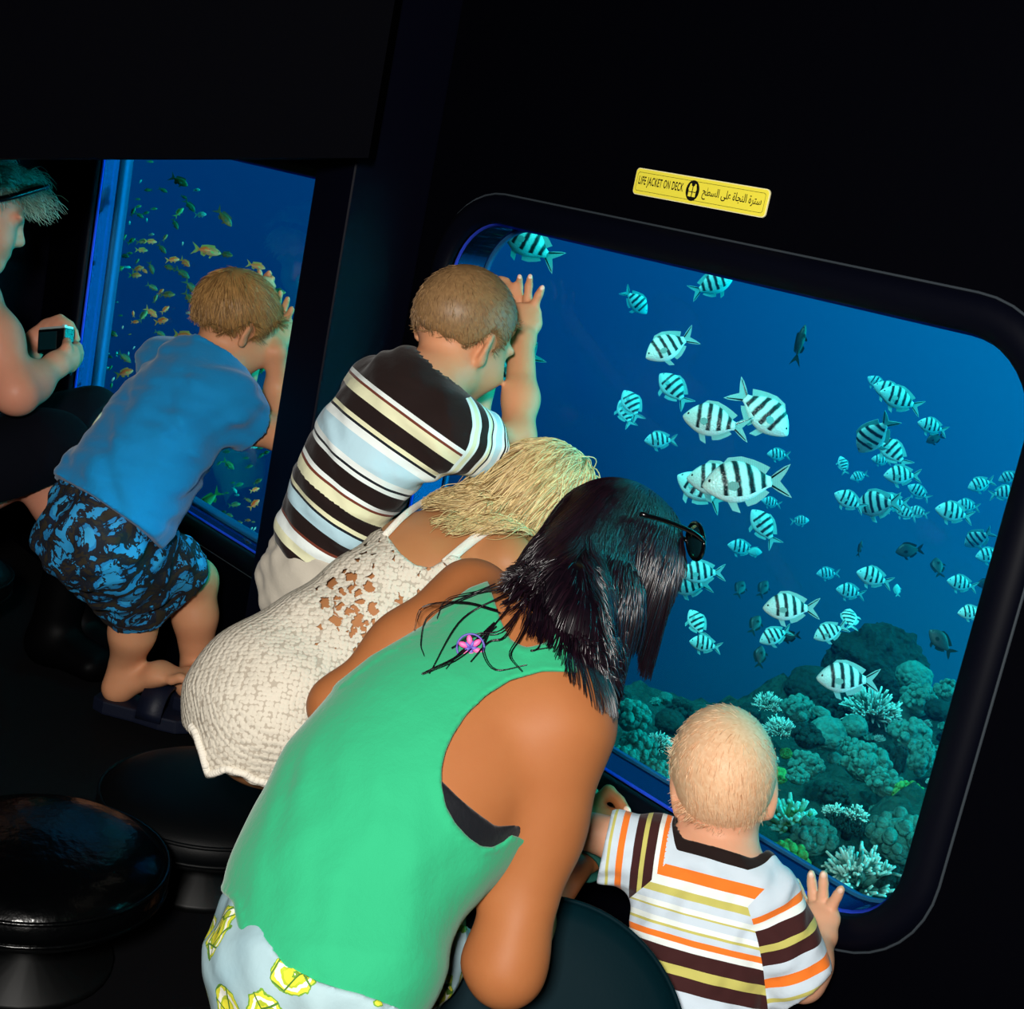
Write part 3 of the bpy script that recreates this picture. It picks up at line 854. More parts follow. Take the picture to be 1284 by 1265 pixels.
ZA = [(820,425,110,-10,'o'),(1015,485,75,-15,'o'),(1095,590,75,0,'d'),(888,292,95,-50,'d'),(895,440,60,-10,'d'),(1025,905,60,30,'d'),(972,937,50,0,'d'),(1040,990,50,30,'o'),(1030,1055,44,0,'o')]
left = [(90 + x / 7.44, 200 + y / 7.44, l / 7.44, a, c) for x, y, l, a, c in Z1] + [(90 + x / 7.44, 360 + y / 7.44, l / 7.44, a, c) for x, y, l, a, c in Z2]
left += [(230 + x / 7.44, 530 + y / 7.44, l / 7.44, a, c) for x, y, l, a, c in Z3] + [(x / 3.1625, 180 + y / 3.1625, l / 3.1625, a, c) for x, y, l, a, c in ZA]
CN = {'o': ('orange_fish', 'orange'), 'd': ('olive_fish', 'dark olive'), 't': ('turquoise_fish', 'pale turquoise')}
ORD = 'first second third fourth fifth sixth seventh eighth ninth tenth eleventh twelfth thirteenth fourteenth fifteenth sixteenth seventeenth eighteenth nineteenth twentieth'.split()
def strip_x(py): return 150 - 0.163 * (py - 200)
def zone(px, py):
    if py > 575: return 'left window bottom corner'
    if py > 520 and px > 240: return 'under the raised bare arm'
    if px < strip_x(py): return 'left of the pale rim'
    if px > 300: return 'right of the blond head'
    if py < 300: return 'left window top'
    if py < 375: return 'level with the blond crown'
    if py < 430: return 'level with the ear'
    return 'over the blue back'
sizes = {}
def describe(f):
    px, py, l, a, c = f
    s = 'tiny' if l < 7 else 'small' if l < 13 else 'larger'
    dx = math.cos(math.radians(a))
    face = 'upright' if abs(dx) < 0.5 and math.sin(math.radians(a)) > 0 else 'nose-down' if abs(dx) < 0.5 else 'right-facing' if dx > 0 else 'left-facing'
    return s, face, c, zone(px, py)
groups = {}
for f in left: groups.setdefault(describe(f), []).append(f)
rr = np.random.default_rng(3)
for key, fs in groups.items():
    fs.sort(key=lambda f: f[1])
    for i, f in enumerate(fs):
        s, face, c, z = key
        lab = f'{s} {CN[c][1]} fish, {face}, {z}'
        if len(fs) > 1: lab = f'{ORD[i]} from the top, {s} {CN[c][1]} {face} fish, {z}'
        d = 1.4 / ray(f[0], f[1])[1] + float(np.clip(rr.uniform(0.25, 1.1) - (f[2] - 13) * 0.012, 0.16, 1.3))
        put_fish(f[4], CN[c][0], f[0], f[1], max(f[2], 4.5) * 1.05, f[3], float(rr.uniform(-25, 25)), d, lab, 'small reef fish outside the left window', f[2] > 24)
# ------------------------------------------------------------------ reef: ground and every coral colony of its own
def coral_mat(name, c1, c2, scale, bs=0.8, tip=None):
    t = NT(name)
    n1 = t.noise(scale, 5, 0.65); v = t.voro(scale * 2.2, 'F1')
    c = t.mix(n1, lin(c1), lin(c2))
    if tip: c = t.mix(t.attr('tip'), c, lin(tip))
    p = t.pbsdf(Roughness=0.85); t.l(c, p.inputs['Base Color'])
    p.inputs['Specular IOR Level'].default_value = 0.1
    h = t.math('MULTIPLY_ADD', v, -0.7, n1)
    t.l(t.bump(h, bs, 0.02), p.inputs['Normal'])
    MAT[name] = t.done(p.outputs[0]); return MAT[name]
coral_mat('reef_rock', '#0c2422', '#2c5a50', 22, 1.0)
coral_mat('coral_dark', '#0e2625', '#1f4641', 22, 0.9)
coral_mat('coral_teal', '#174a46', '#5cae9c', 26, 0.9)
coral_mat('coral_green', '#1f6a40', '#7cc868', 30, 0.9)
coral_mat('coral_branch', '#174440', '#3f8a7c', 30, 0.6, '#d8ffee')
coral_mat('coral_finger_green', '#1f5f3c', '#62a850', 30, 0.6, '#8ff0e0')
def vnoise(seed, X, f):
    """Smooth pseudo-noise from random sines."""
    r = np.random.default_rng(seed); s = 0
    for i in range(7):
        k = r.normal(size=3) * f
        s = s + np.sin(X @ k + r.uniform(0, 6.28))
    return s / 7 ** 0.5
ANCH = np.array([P(*p) for p in ((790, 960, 3.0), (860, 1015, 2.9), (960, 1090, 2.75), (1100, 1150, 2.7), (1180, 950, 3.2), (1050, 1010, 3.4), (1000, 940, 3.9), (870, 930, 3.7), (1100, 900, 4.2), (975, 890, 4.4), (1185, 885, 4.0), (800, 900, 3.6), (1110, 850, 4.7), (1040, 880, 4.6), (860, 900, 4.4), (700, 950, 3.0), (600, 1000, 3.0), (1300, 950, 3.0), (1260, 1100, 2.4))])
def ground(x, y):
    X = np.stack([x, y], -1)
    d2 = ((X[..., None, :] - ANCH[:, :2]) ** 2).sum(-1) + 0.02
    w = d2 ** -1.7
    z = (w * ANCH[:, 2]).sum(-1) / w.sum(-1)
    far = np.maximum(np.sqrt(np.min(((X[..., None, :] - ANCH[:, :2]) ** 2).sum(-1), -1)) - 0.28, 0)
    return z - 1.5 * far ** 1.2
def reef_ground():
    xs = np.linspace(-4.6, 0.4, 170); ys = np.linspace(0.35, 4.4, 150)
    X, Y = np.meshgrid(xs, ys, indexing='ij')
    Z = ground(X, Y)
    Q = np.stack([X, Y, Z], -1).reshape(-1, 3)
    Z = Z + (0.045 * vnoise(1, Q, 7) + 0.035 * vnoise(2, Q, 16) + 0.02 * vnoise(3, Q, 38)).reshape(Z.shape) - 0.11
    Z = np.maximum(Z, -3.2)
    V = np.stack([X, Y, Z], -1).reshape(-1, 3); n, m = X.shape
    i, j = np.meshgrid(np.arange(n - 1), np.arange(m - 1), indexing='ij'); b = (i * m + j).ravel()
    F = np.stack([b, b + m, b + m + 1, b + 1], 1)
    o = place('seabed', mesh_np('seabed', V, F), MAT['reef_rock'], origin=(-2, 1.5, -1.4))
    tag(o, kind='structure', label='rough reef rock sloping up away from the window')
reef_ground()
def lump(seed, r, squash, rough, freq, n=40):
    """Massive coral head: displaced dome."""
    V, F = ball_vf((0, 0, 0), 1.0, n, n // 2); V = np.array(V)
    d = 1 + rough * vnoise(seed, V, freq) + rough * 0.45 * vnoise(seed + 50, V, freq * 2.6) + rough * 0.2 * vnoise(seed + 90, V, freq * 6)
    V = V * d[:, None] * r; V[:, 2] *= squash
    return V, F
def knobs(seed, r, n, rk):
    """Colony of rounded knobs over a dome."""
    g = np.random.default_rng(seed); parts = [lump(seed, r * 0.82, 0.8, 0.06, 3, 24)]
    for i in range(n):
        z = g.uniform(-0.1, 1); a = i * 2.399963 + g.uniform(-.2, .2); q = math.sqrt(max(1 - z * z, 0))
        d = np.array([q * math.cos(a), q * math.sin(a), z * 0.85])
        s = rk * g.uniform(0.7, 1.25)
        parts.append(ball_vf(d * r * g.uniform(0.8, 0.95), (s, s, s * 1.15), 8, 6))
    return grid_merge(parts)
def branches(seed, r, n, rb, spread=1.0, fork=2, knob=False):
    """Bushy branching colony; returns tip attribute too."""
    g = np.random.default_rng(seed); parts = []; tips = []
    def add(pts, rad):
        V, F = tube_vf(pts, rad, 6); parts.append((V, F))
        m = len(pts); tips.extend(np.repeat(np.linspace(0, 1, m) ** 4, 6))
    for i in range(n):
        z = g.uniform(0.05, 1.0); a = i * 2.399963; q = math.sqrt(max(1 - z * z, 0)) * spread
        d = nrm([q * math.cos(a), q * math.sin(a), z * 0.9 + 0.08])
        L = r * g.uniform(0.8, 1.1)
        pts = [d * L * t + g.normal(size=3) * 0.025 * r * (t > 0) + np.array([0, 0, 0.06 * r * t * t]) for t in (0.1, 0.4, 0.7, 1.0)]
        add(pts, [rb * 1.25, rb * 1.1, rb, rb * 0.62])
        for k in range(fork):
            t0 = g.uniform(0.4, 0.8); b = np.array(d) * L * t0
            e = nrm(d + g.normal(size=3) * 0.55) * L * g.uniform(0.22, 0.4)
            add([b, b + e * 0.5 + np.array([0, 0, 0.01 * r]), b + e], [rb * 0.9, rb * 0.8, rb * 0.5])
    V, F = grid_merge(parts)
    return V, F, np.array(tips)
def table(seed, r):
    g = np.random.default_rng(seed); parts = [tube_vf([(0, 0, -0.3 * r), (0, 0, 0.05 * r), (0, 0, 0.2 * r)], [0.2 * r, 0.22 * r, 0.6 * r], 12)]
    for i in range(120):
        q = math.sqrt(g.uniform(0, 1)) * r; a = g.uniform(0, 6.28)
        b = np.array([q * math.cos(a), q * math.sin(a) * 0.8, 0.2 * r + 0.1 * q])
        parts.append(tube_vf([b - [0, 0, 0.06 * r], b + [0.02 * math.cos(a) * r, 0.02 * math.sin(a) * r, 0.12 * r]], [0.05 * r, 0.028 * r], 5))
    return grid_merge(parts)
CORALS = [ # name, px, py, width px, depth, kind, material, label
 ('coral_tower', 1097, 834, 118, 4.9, 'tower', 'coral_dark', 'dark coral tower rising above the reef skyline'),
 ('branching_coral', 1096, 884, 84, 4.2, 'fine', 'coral_branch', 'white tipped bushy coral under the fish before the tower'),
 ('boulder_coral', 1146, 848, 46, 4.6, 'lump', 'coral_teal', 'pale rounded coral touching the tower on its right'),
 ('boulder_coral', 1152, 880, 50, 4.3, 'knob', 'coral_teal', 'knobby coral below the pale rounded one beside the tower'),
 ('boulder_coral', 1190, 868, 36, 4.2, 'knob', 'coral_teal', 'knobby coral at the skyline by the right window edge'),
 ('boulder_coral', 1176, 890, 34, 4.1, 'lump', 'coral_dark', 'dark coral just inside the right window edge below the skyline'),
 ('boulder_coral', 1022, 868, 78, 4.7, 'lump', 'coral_dark', 'dark rounded mound left of the coral tower on the skyline'),
 ('boulder_coral', 1040, 890, 50, 4.3, 'knob', 'coral_dark', 'dark knobby coral in front of the mound left of the tower'),
 ('branching_coral', 964, 880, 40, 4.3, 'fine', 'coral_branch', 'small bushy coral on the skyline right of the toddler'),
 ('boulder_coral', 1000, 892, 44, 4.2, 'knob', 'coral_teal', 'knobby coral between the skyline bush and the dark mound'),
 ('boulder_coral', 980, 912, 46, 4.0, 'fine', 'coral_branch', 'bushy coral just above the ear of the toddler, further back'),
 ('boulder_coral', 1030, 893, 28, 4.0, 'bar', 'coral_teal', 'pale sausage shaped coral above the brain coral'),
 ('brain_coral', 1038, 920, 52, 3.9, 'lump', 'coral_teal', 'smooth round brain coral in the middle of the reef'),
 ('boulder_coral', 1072, 910, 34, 3.9, 'lump', 'coral_teal', 'small smooth coral right of the brain coral'),
 ('boulder_coral', 1012, 925, 40, 3.8, 'knob', 'coral_dark', 'dark coral left of the brain coral'),
 ('boulder_coral', 1140, 925, 54, 3.8, 'knob', 'coral_teal', 'lobed coral standing upright near the right window edge'),
 ('pillar_coral', 1155, 955, 44, 3.6, 'tall', 'coral_teal', 'tall knobbly coral column by the right window edge'),
 ('pillar_coral', 1125, 958, 36, 3.7, 'tall', 'coral_dark', 'dark coral column left of the tall knobbly one'),
 ('boulder_coral', 1085, 960, 62, 3.5, 'knob', 'coral_teal', 'bright knobby coral patch at the centre of the reef slope'),
 ('boulder_coral', 1066, 938, 30, 3.7, 'knob', 'coral_teal', 'small pale coral above the bright central patch'),
 ('boulder_coral', 1110, 985, 46, 3.4, 'knob', 'coral_teal', 'knobby coral sloping down right from the central patch'),
 ('boulder_coral', 1140, 1000, 44, 3.3, 'knob', 'coral_green', 'green knobby coral near the lower right of the reef slope'),
 ('boulder_coral', 1010, 962, 44, 3.6, 'knob', 'coral_teal', 'flat knobby coral right of the toddler temple'),
 ('boulder_coral', 976, 972, 26, 3.5, 'lump', 'coral_green', 'small round coral touching the toddler ear outline'),
 ('boulder_coral', 1000, 975, 28, 3.4, 'knob', 'coral_teal', 'small knobby coral under the flat one by the toddler'),
 ('boulder_coral', 1045, 1000, 40, 3.3, 'knob', 'coral_dark', 'dark knobby coral in the shaded gap of the slope'),
 ('finger_coral', 992, 1022, 84, 3.0, 'finger', 'coral_finger_green', 'large green finger coral right of the toddler neck'),
 ('finger_coral', 1046, 1016, 32, 3.1, 'finger', 'coral_branch', 'small clumped finger coral above the dark plate'),
 ('finger_coral', 1075, 1020, 34, 3.05, 'finger', 'coral_branch', 'second clumped finger coral on the rim of the dark plate'),
 ('table_coral', 1063, 1040, 62, 3.0, 'table', 'coral_dark', 'dark flat table coral in the lower reef'),
 ('boulder_coral', 1020, 1052, 58, 2.9, 'knob', 'coral_teal', 'encrusted coral slope below the large green finger coral'),
 ('boulder_coral', 1130, 1055, 84, 2.85, 'knob', 'coral_teal', 'broad encrusted boulder in the lower right corner of the window'),
 ('staghorn_coral', 1080, 1095, 92, 2.6, 'stag', 'coral_branch', 'big many branched coral bush at the bottom of the window'),
 ('boulder_coral', 985, 1082, 58, 2.65, 'knob', 'coral_green', 'green knobby coral behind the toddler shoulder'),
 ('finger_coral', 955, 1072, 46, 2.6, 'finger', 'coral_branch', 'finger coral along the lower window edge behind the toddler neck'),
 ('boulder_coral', 1045, 1128, 50, 2.5, 'knob', 'coral_teal', 'knobby coral behind the toddler fingers'),
 ('boulder_coral', 1120, 1110, 50, 2.6, 'knob', 'coral_dark', 'dark coral in the bottom right window corner'),
 ('boulder_coral', 792, 900, 50, 3.4, 'knob', 'coral_teal', 'large knobby coral beside the end of the dark hair'),
 ('branching_coral', 826, 930, 42, 3.3, 'fine', 'coral_branch', 'fine branched coral left of the toddler head'),
 ('boulder_coral', 800, 938, 48, 3.1, 'knob', 'coral_teal', 'knobby coral low between the woman shoulder and the toddler'),
 ('boulder_coral', 780, 952, 40, 2.9, 'knob', 'coral_teal', 'pale knobby coral right against the woman shoulder'),
 ('boulder_coral', 822, 972, 44, 2.8, 'knob', 'coral_teal', 'knobby coral at the window edge left of the toddler ear'),
 ('boulder_coral', 853, 892, 34, 4.3, 'knob', 'coral_dark', 'dark skyline coral just left of the toddler head'),
 ('boulder_coral', 780, 878, 26, 3.8, 'knob', 'coral_dark', 'small dark skyline coral beside the hair ends'),
 ('boulder_coral', 940, 893, 30, 4.5, 'lump', 'coral_dark', 'dark skyline coral at the crown of the toddler head'),
 ('boulder_coral', 840, 905, 40, 4.0, 'lump', 'coral_dark', 'dim rounded coral behind the fine branched one left of the toddler'),
]
def coral(i, row):
    name, px, py, w, d, kind, mat, lab = row
    r = w * d / FPX / 2; c = P(px, py, d); sd = 100 + i * 7; tip = None
    if kind == 'tower':
        V, F = lump(sd, r, 0.95, 0.11, 3.4, 90); V = V * (1 + 0.035 * vnoise(sd + 3, V / r, 22))[:, None]; V[:, 2] *= np.where(V[:, 2] < 0, 1.5, 0.9)
    elif kind == 'lump': V, F = lump(sd, r, 0.8, 0.05, 4, 36)
    elif kind == 'bar':
        V, F = lump(sd, r, 0.5, 0.06, 4, 28); V[:, 1] *= 0.6
    elif kind == 'knob': V, F = knobs(sd, r, 46, r * 0.2)
    elif kind == 'tall':
        V, F = knobs(sd, r * 0.8, 40, r * 0.24); V = V * [0.8, 0.8, 1.7]
    elif kind == 'fine': V, F, tip = branches(sd, r, 110, r * 0.038, 1.0, 2)
    elif kind == 'finger': V, F, tip = branches(sd, r, 46, r * 0.085, 1.0, 2)
    elif kind == 'stag': V, F, tip = branches(sd, r * 1.15, 42, r * 0.06, 0.85, 6)
    elif kind == 'table': V, F = table(sd, r)
    V = np.asarray(V)
    if kind in ('fine', 'finger', 'stag'): c = c - np.array([0, 0, r * 0.45])
    if kind == 'table': c = c - np.array([0, 0, r * 0.1])
    me = mesh_np(name, V + c, F)
    if tip is not None: set_attr(me, 'tip', tip)
    o = place(name, me, MAT[mat], origin=c - np.array([0, 0, r * 0.6]))
    tag(o, lab, 'coral', 'coral colonies on the reef')
for i, row in enumerate(CORALS): coral(i, row)
def filler():
    """Small rubble corals between the named colonies, each its own object."""
    g = np.random.default_rng(21); taken = [(c[1], c[2], c[3] * 0.42) for c in CORALS]; made = []
    near = {n: (c[1], c[2]) for c, n in zip(CORALS, [c[7] for c in CORALS])}
    for _ in range(4000):
        px, py = g.uniform(775, 1195), g.uniform(872, 1130)
        if (px < 845 and py > 990) or (845 < px < 970 and py > 905) or py < 885 + 14 * math.sin(px / 23.0): continue
        w = g.uniform(16, 34) * (0.75 + (py - 880) / 500)
        if any((px - a) ** 2 + (py - b) ** 2 < (c + w * 0.42) ** 2 for a, b, c in taken): continue
        taken.append((px, py, w * 0.42)); made.append((px, py, w))
        if len(made) >= 60: break
    rows = {}
    for px, py, w in made:
        d = 4.5 - (py - 880) / 250 * 1.85
        kind = ('knob', 'lump', 'fine', 'knob')[int(g.integers(4))]
        mat = ('coral_teal', 'coral_dark', 'coral_branch', 'coral_teal', 'coral_green')[int(g.integers(5))] if kind != 'fine' else 'coral_branch'
        rows.setdefault((int((py - 870) // 40), mat), []).append((px, py, w, d, kind, mat))
    n = 500
    tone = dict(coral_teal='teal', coral_dark='dark', coral_branch='pale tipped', coral_green='green')
    band = ['skyline', 'upper slope', 'middle slope', 'mid lower slope', 'lower slope', 'bottom slope', 'window sill']
    for (b, mat), fs in sorted(rows.items()):
        fs.sort()
        for i, (px, py, w, d, kind, m) in enumerate(fs):
            lab = f'{ORD[i]} from the left of the little {tone[m]} coral lumps on the {band[b]}'
            if len(fs) == 1: lab = f'only little {tone[m]} coral lump on the {band[b]} of the reef'
            coral(n, ('small_coral', px, py, w, d, kind, m, lab)); n += 1
filler()
# ================================================================== PEOPLE: shared tools
def skin(name, col, deep, rough=0.56, sss=0.08):
    t = NT(name)
    n = t.noise(14, 4, 0.6)
    c = t.mix(t.math('MULTIPLY', n, 0.6), lin(col), lin(deep))
    p = t.pbsdf(Roughness=rough); t.l(c, p.inputs['Base Color'])
    p.inputs['Subsurface Weight'].default_value = sss; p.inputs['Subsurface Radius'].default_value = (0.012, 0.004, 0.002)
    p.inputs['Subsurface Scale'].default_value = 0.6
    p.inputs['Specular IOR Level'].default_value = 0.22
    t.l(t.bump(t.noise(420, 3), 0.12, 0.0006), p.inputs['Normal'])
    MAT[name] = t.done(p.outputs[0]); return MAT[name]
def hairmat(name, dark, light, rough=0.42, spec=0.4, sheen=0.0):
    t = NT(name)
    f = t.attr('tone')
    c = t.mix(f, lin(dark), lin(light))
    p = t.pbsdf(Roughness=rough); t.l(c, p.inputs['Base Color']); p.inputs['Specular IOR Level'].default_value = spec
    p.inputs['Anisotropic'].default_value = 0.4
    MAT[name] = t.done(p.outputs[0]); return MAT[name]
def fabric(name, col, bump=(700, 0.25, 0.0008), rough=0.85, sheen=0.15, var=0.08):
    t = NT(name)
    base = lin(col); dk = tuple(c * (1 - var * 2.2) for c in base[:3]) + (1,)
    c = t.mix(t.noise(18, 3), base, dk)
    p = t.pbsdf(Roughness=rough); t.l(c, p.inputs['Base Color']); p.inputs['Sheen Weight'].default_value = sheen
    p.inputs['Specular IOR Level'].default_value = 0.2
    t.l(t.bump(t.noise(bump[0], 2), bump[1], bump[2], t.bump(t.noise(28, 4, 0.6), 0.35, 0.006)), p.inputs['Normal'])
    MAT[name] = t.done(p.outputs[0]); return MAT[name]
def stripes(name, torso, sleeve, collar='#1c0f0d'):
    """Knit with woven stripes; 'st' runs 0..1 down the body, 'sl' 0..1 down the sleeve, 'arm' picks which."""
    t = NT(name)
    def seq(lst):
        tot = sum(w for _, w in lst); x = 0; st = []
        for c, w in lst:
            st.append((min(x / tot, 0.999), lin(c))); x += w
        return st
    a = t.ramp(t.attr('st'), seq(torso), 'CONSTANT'); b = t.ramp(t.attr('sl'), seq(sleeve), 'CONSTANT')
    f = t.math('GREATER_THAN', t.attr('arm'), 0.5)
    c = t.mix(f, a, b)
    c = t.mix(t.math('GREATER_THAN', t.attr('collar'), 0.5), c, lin(collar))
    p = t.pbsdf(Roughness=0.85); t.l(c, p.inputs['Base Color']); p.inputs['Specular IOR Level'].default_value = 0.2; p.inputs['Sheen Weight'].default_value = 0.1
    t.l(t.bump(t.noise(900, 2), 0.25, 0.0006, t.bump(t.noise(30, 3), 0.4, 0.006)), p.inputs['Normal'])
    MAT[name] = t.done(p.outputs[0]); return MAT[name]
simple('eye_white', '#e8e6e0', 0.2, 0.5); simple('iris', '#27435a', 0.15, 0.6); simple('lips', '#b5675a', 0.4, 0.4); simple('nail', '#eec3ac', 0.25, 0.5)

def head_prims(c, A, H, tag='head', k=0.018, jaw=1.0, ears=True, nar=1.0):
    """A rows = right, forward, up; H chin-to-crown."""
    R, Fw, U = A
    at = lambda r, f, u: c + H * (r * nar * R + f * Fw + u * U)
    p = [ell(at(0, -0.045, 0.11), A, np.array([0.345 * nar, 0.42, 0.385]) * H, k, tag),
         ell(at(0, 0.13, -0.20), A, np.array([0.255 * nar, 0.27, 0.27]) * H * jaw, 0.03, tag),
         ell(at(0, 0.27, -0.38), A, np.array([0.12, 0.11, 0.085]) * H * jaw, 0.03, tag),
         ell(at(0.15, 0.25, -0.15), A, np.array([0.12, 0.13, 0.13]) * H, 0.025, tag), ell(at(-0.15, 0.25, -0.15), A, np.array([0.12, 0.13, 0.13]) * H, 0.025, tag),
         cap((at(0, 0.36, 0.06), 0.03 * H), (at(0, 0.435, -0.10), 0.05 * H), 0.012, tag),
         ell(at(0.05, 0.395, -0.115), A, np.array([0.035, 0.045, 0.035]) * H, 0.008, tag), ell(at(-0.05, 0.395, -0.115), A, np.array([0.035, 0.045, 0.035]) * H, 0.008, tag),
         ell(at(0, 0.35, -0.245), A, np.array([0.10, 0.05, 0.03]) * H, 0.012, tag),
         ell(at(0.13, 0.355, 0.075), A, np.array([0.12, 0.05, 0.035]) * H, 0.015, tag), ell(at(-0.13, 0.355, 0.075), A, np.array([0.12, 0.05, 0.035]) * H, 0.015, tag)]
    for s in (1, -1): p.append(ell(at(s * 0.145, 0.305, 0.022), A, np.array([0.068, 0.055, 0.046]) * H, 0.008, tag))
    if ears:
        for s in (1, -1):
            o = nrm(s * R * 0.55 - Fw * 0.75); B = np.stack([o, nrm(np.cross(U, o)), U])
            e = at(s * 0.340, -0.045, -0.05)
            p += [ell(e + o * 0.022 * H, B, np.array([0.065, 0.024, 0.118]) * H, 0.006, tag), ell(at(s * 0.345, -0.04, -0.14), A, np.array([0.03, 0.04, 0.05]) * H, 0.008, tag)]
    return p
def face_parts(root, c, A, H, skinmat):
    R, Fw, U = A
    at = lambda r, f, u: c + H * (r * R + f * Fw + u * U)
    for s in (1, -1):
        e = at(s * 0.145, 0.302, -0.004)
        o = place('eye', mesh_np('eye', *ball_vf(e, 0.058 * H, 14, 10)), MAT['eye_white'], root)
        place('iris', mesh_np('iris', *ball_vf(e + Fw * 0.038 * H, (0.026 * H, 0.022 * H, 0.026 * H), 12, 8, A)), MAT['iris'], o)
    V = []; 
    up = tube_vf(spline([at(-0.10, 0.345, -0.235), at(-0.03, 0.39, -0.222), at(0, 0.392, -0.228), at(0.03, 0.39, -0.222), at(0.10, 0.345, -0.235)], 14), np.array([0.3, 0.7, 0.9, 1, 1, 1, 1, 1, 1, 1, 1, 0.9, 0.7, 0.3]) * 0.018 * H, 8)
    lo = tube_vf(spline([at(-0.09, 0.345, -0.25), at(0, 0.388, -0.262), at(0.09, 0.345, -0.25)], 14), np.array([0.3, 0.7, 0.9, 1, 1, 1, 1, 1, 1, 1, 1, 0.9, 0.7, 0.3]) * 0.022 * H, 8)
    place('lips', mesh_np('lips', *grid_merge([up, lo])), MAT['lips'], root)
def finger(pts, r0, r1, k=0.004, tag='hand'):
    """Finger through the given points (knuckle .. tip), radii tapering."""
    n = len(pts); r = np.linspace(r0, r1, n)
    return [cap((pts[i], r[i]), (pts[i + 1], r[i + 1]), k, tag) for i in range(n - 1)]
def nail(root, tip, back, out, r):
    """Fingernail: small shell on the back of a fingertip. out = finger direction, back = dorsal normal."""
    o = nrm(out); b = nrm(np.asarray(back) - o * np.dot(back, o)); A = np.stack([np.cross(o, b), o, b])
    place('fingernail', mesh_np('fingernail', *ball_vf(tip + b * r * 0.72 - o * r * 0.05, (r * 0.66, r * 0.85, r * 0.36), 10, 6, A)), MAT['nail'], root)

def strands(name, roots, dirs, lens, rad, mat, parent, bend=None, seg=4, jit=0.25, seed=0, curl=0.0, tone=None, nside=3):
    """Many tapered hair strands as one mesh. dirs start direction, bend end direction."""
    g = np.random.default_rng(seed); n = len(roots)
    d = dirs + g.normal(size=(n, 3)) * jit; d /= np.linalg.norm(d, axis=1)[:, None]
    b = d if bend is None else bend + g.normal(size=(n, 3)) * jit
    b = b / np.linalg.norm(b, axis=1)[:, None]
    lens = np.asarray(lens) * g.uniform(0.7, 1.15, n)
    P0 = roots.copy(); pts = [P0]
    for s in range(seg):
        t = (s + 1) / seg
        v = d * (1 - t) + b * t; v /= np.linalg.norm(v, axis=1)[:, None] + 1e-9
        if curl: v = v + curl * np.stack([np.sin(t * 5 + g.uniform(0, 6, n)), np.cos(t * 4 + g.uniform(0, 6, n)), np.sin(t * 6 + 1 + g.uniform(0, 6, n))], 1)
        P0 = P0 + v * (lens / seg)[:, None]; pts.append(P0)
    return strand_mesh(name, np.stack(pts, 1), rad, mat, parent, tone if tone is not None else g.uniform(0, 1, n), nside)
def strand_mesh(name, pts, rad, mat, parent, tone, nside=3, taper=0.25):
    """pts (n, m, 3)."""
    n, m, _ = pts.shape
    T = np.gradient(pts, axis=1); T /= np.linalg.norm(T, axis=2)[..., None] + 1e-9
    u = np.cross(T, np.array([0.31, 0.53, 0.79])); u /= np.linalg.norm(u, axis=2)[..., None] + 1e-9
    w = np.cross(T, u)
    R = (np.asarray(rad) * np.ones(n))[:, None] * np.linspace(1, taper, m)[None, :]
    V = np.empty((n, m, nside, 3), np.float32)
    for k in range(nside):
        a = 2 * math.pi * k / nside
        V[:, :, k] = pts + R[..., None] * (math.cos(a) * u + math.sin(a) * w)
    idx = np.arange(n * m * nside).reshape(n, m, nside)
    F = np.concatenate([np.stack([idx[:, :-1, k], idx[:, :-1, (k + 1) % nside], idx[:, 1:, (k + 1) % nside], idx[:, 1:, k]], -1).reshape(-1, 4) for k in range(nside)])
    me = mesh_np(name, V.reshape(-1, 3), F)
    set_attr(me, 'tone', np.repeat(tone, m * nside))
    return place(name, me, mat, parent)
def vnormals(V, F):
    n = np.cross(V[F[:, 2]] - V[F[:, 0]], V[F[:, 3]] - V[F[:, 1]])
    out = np.zeros_like(V)
    for q in range(4):
        for a in range(3): out[:, a] += np.bincount(F[:, q], n[:, a], len(V))
    return out / (np.linalg.norm(out, axis=1)[:, None] + 1e-12)
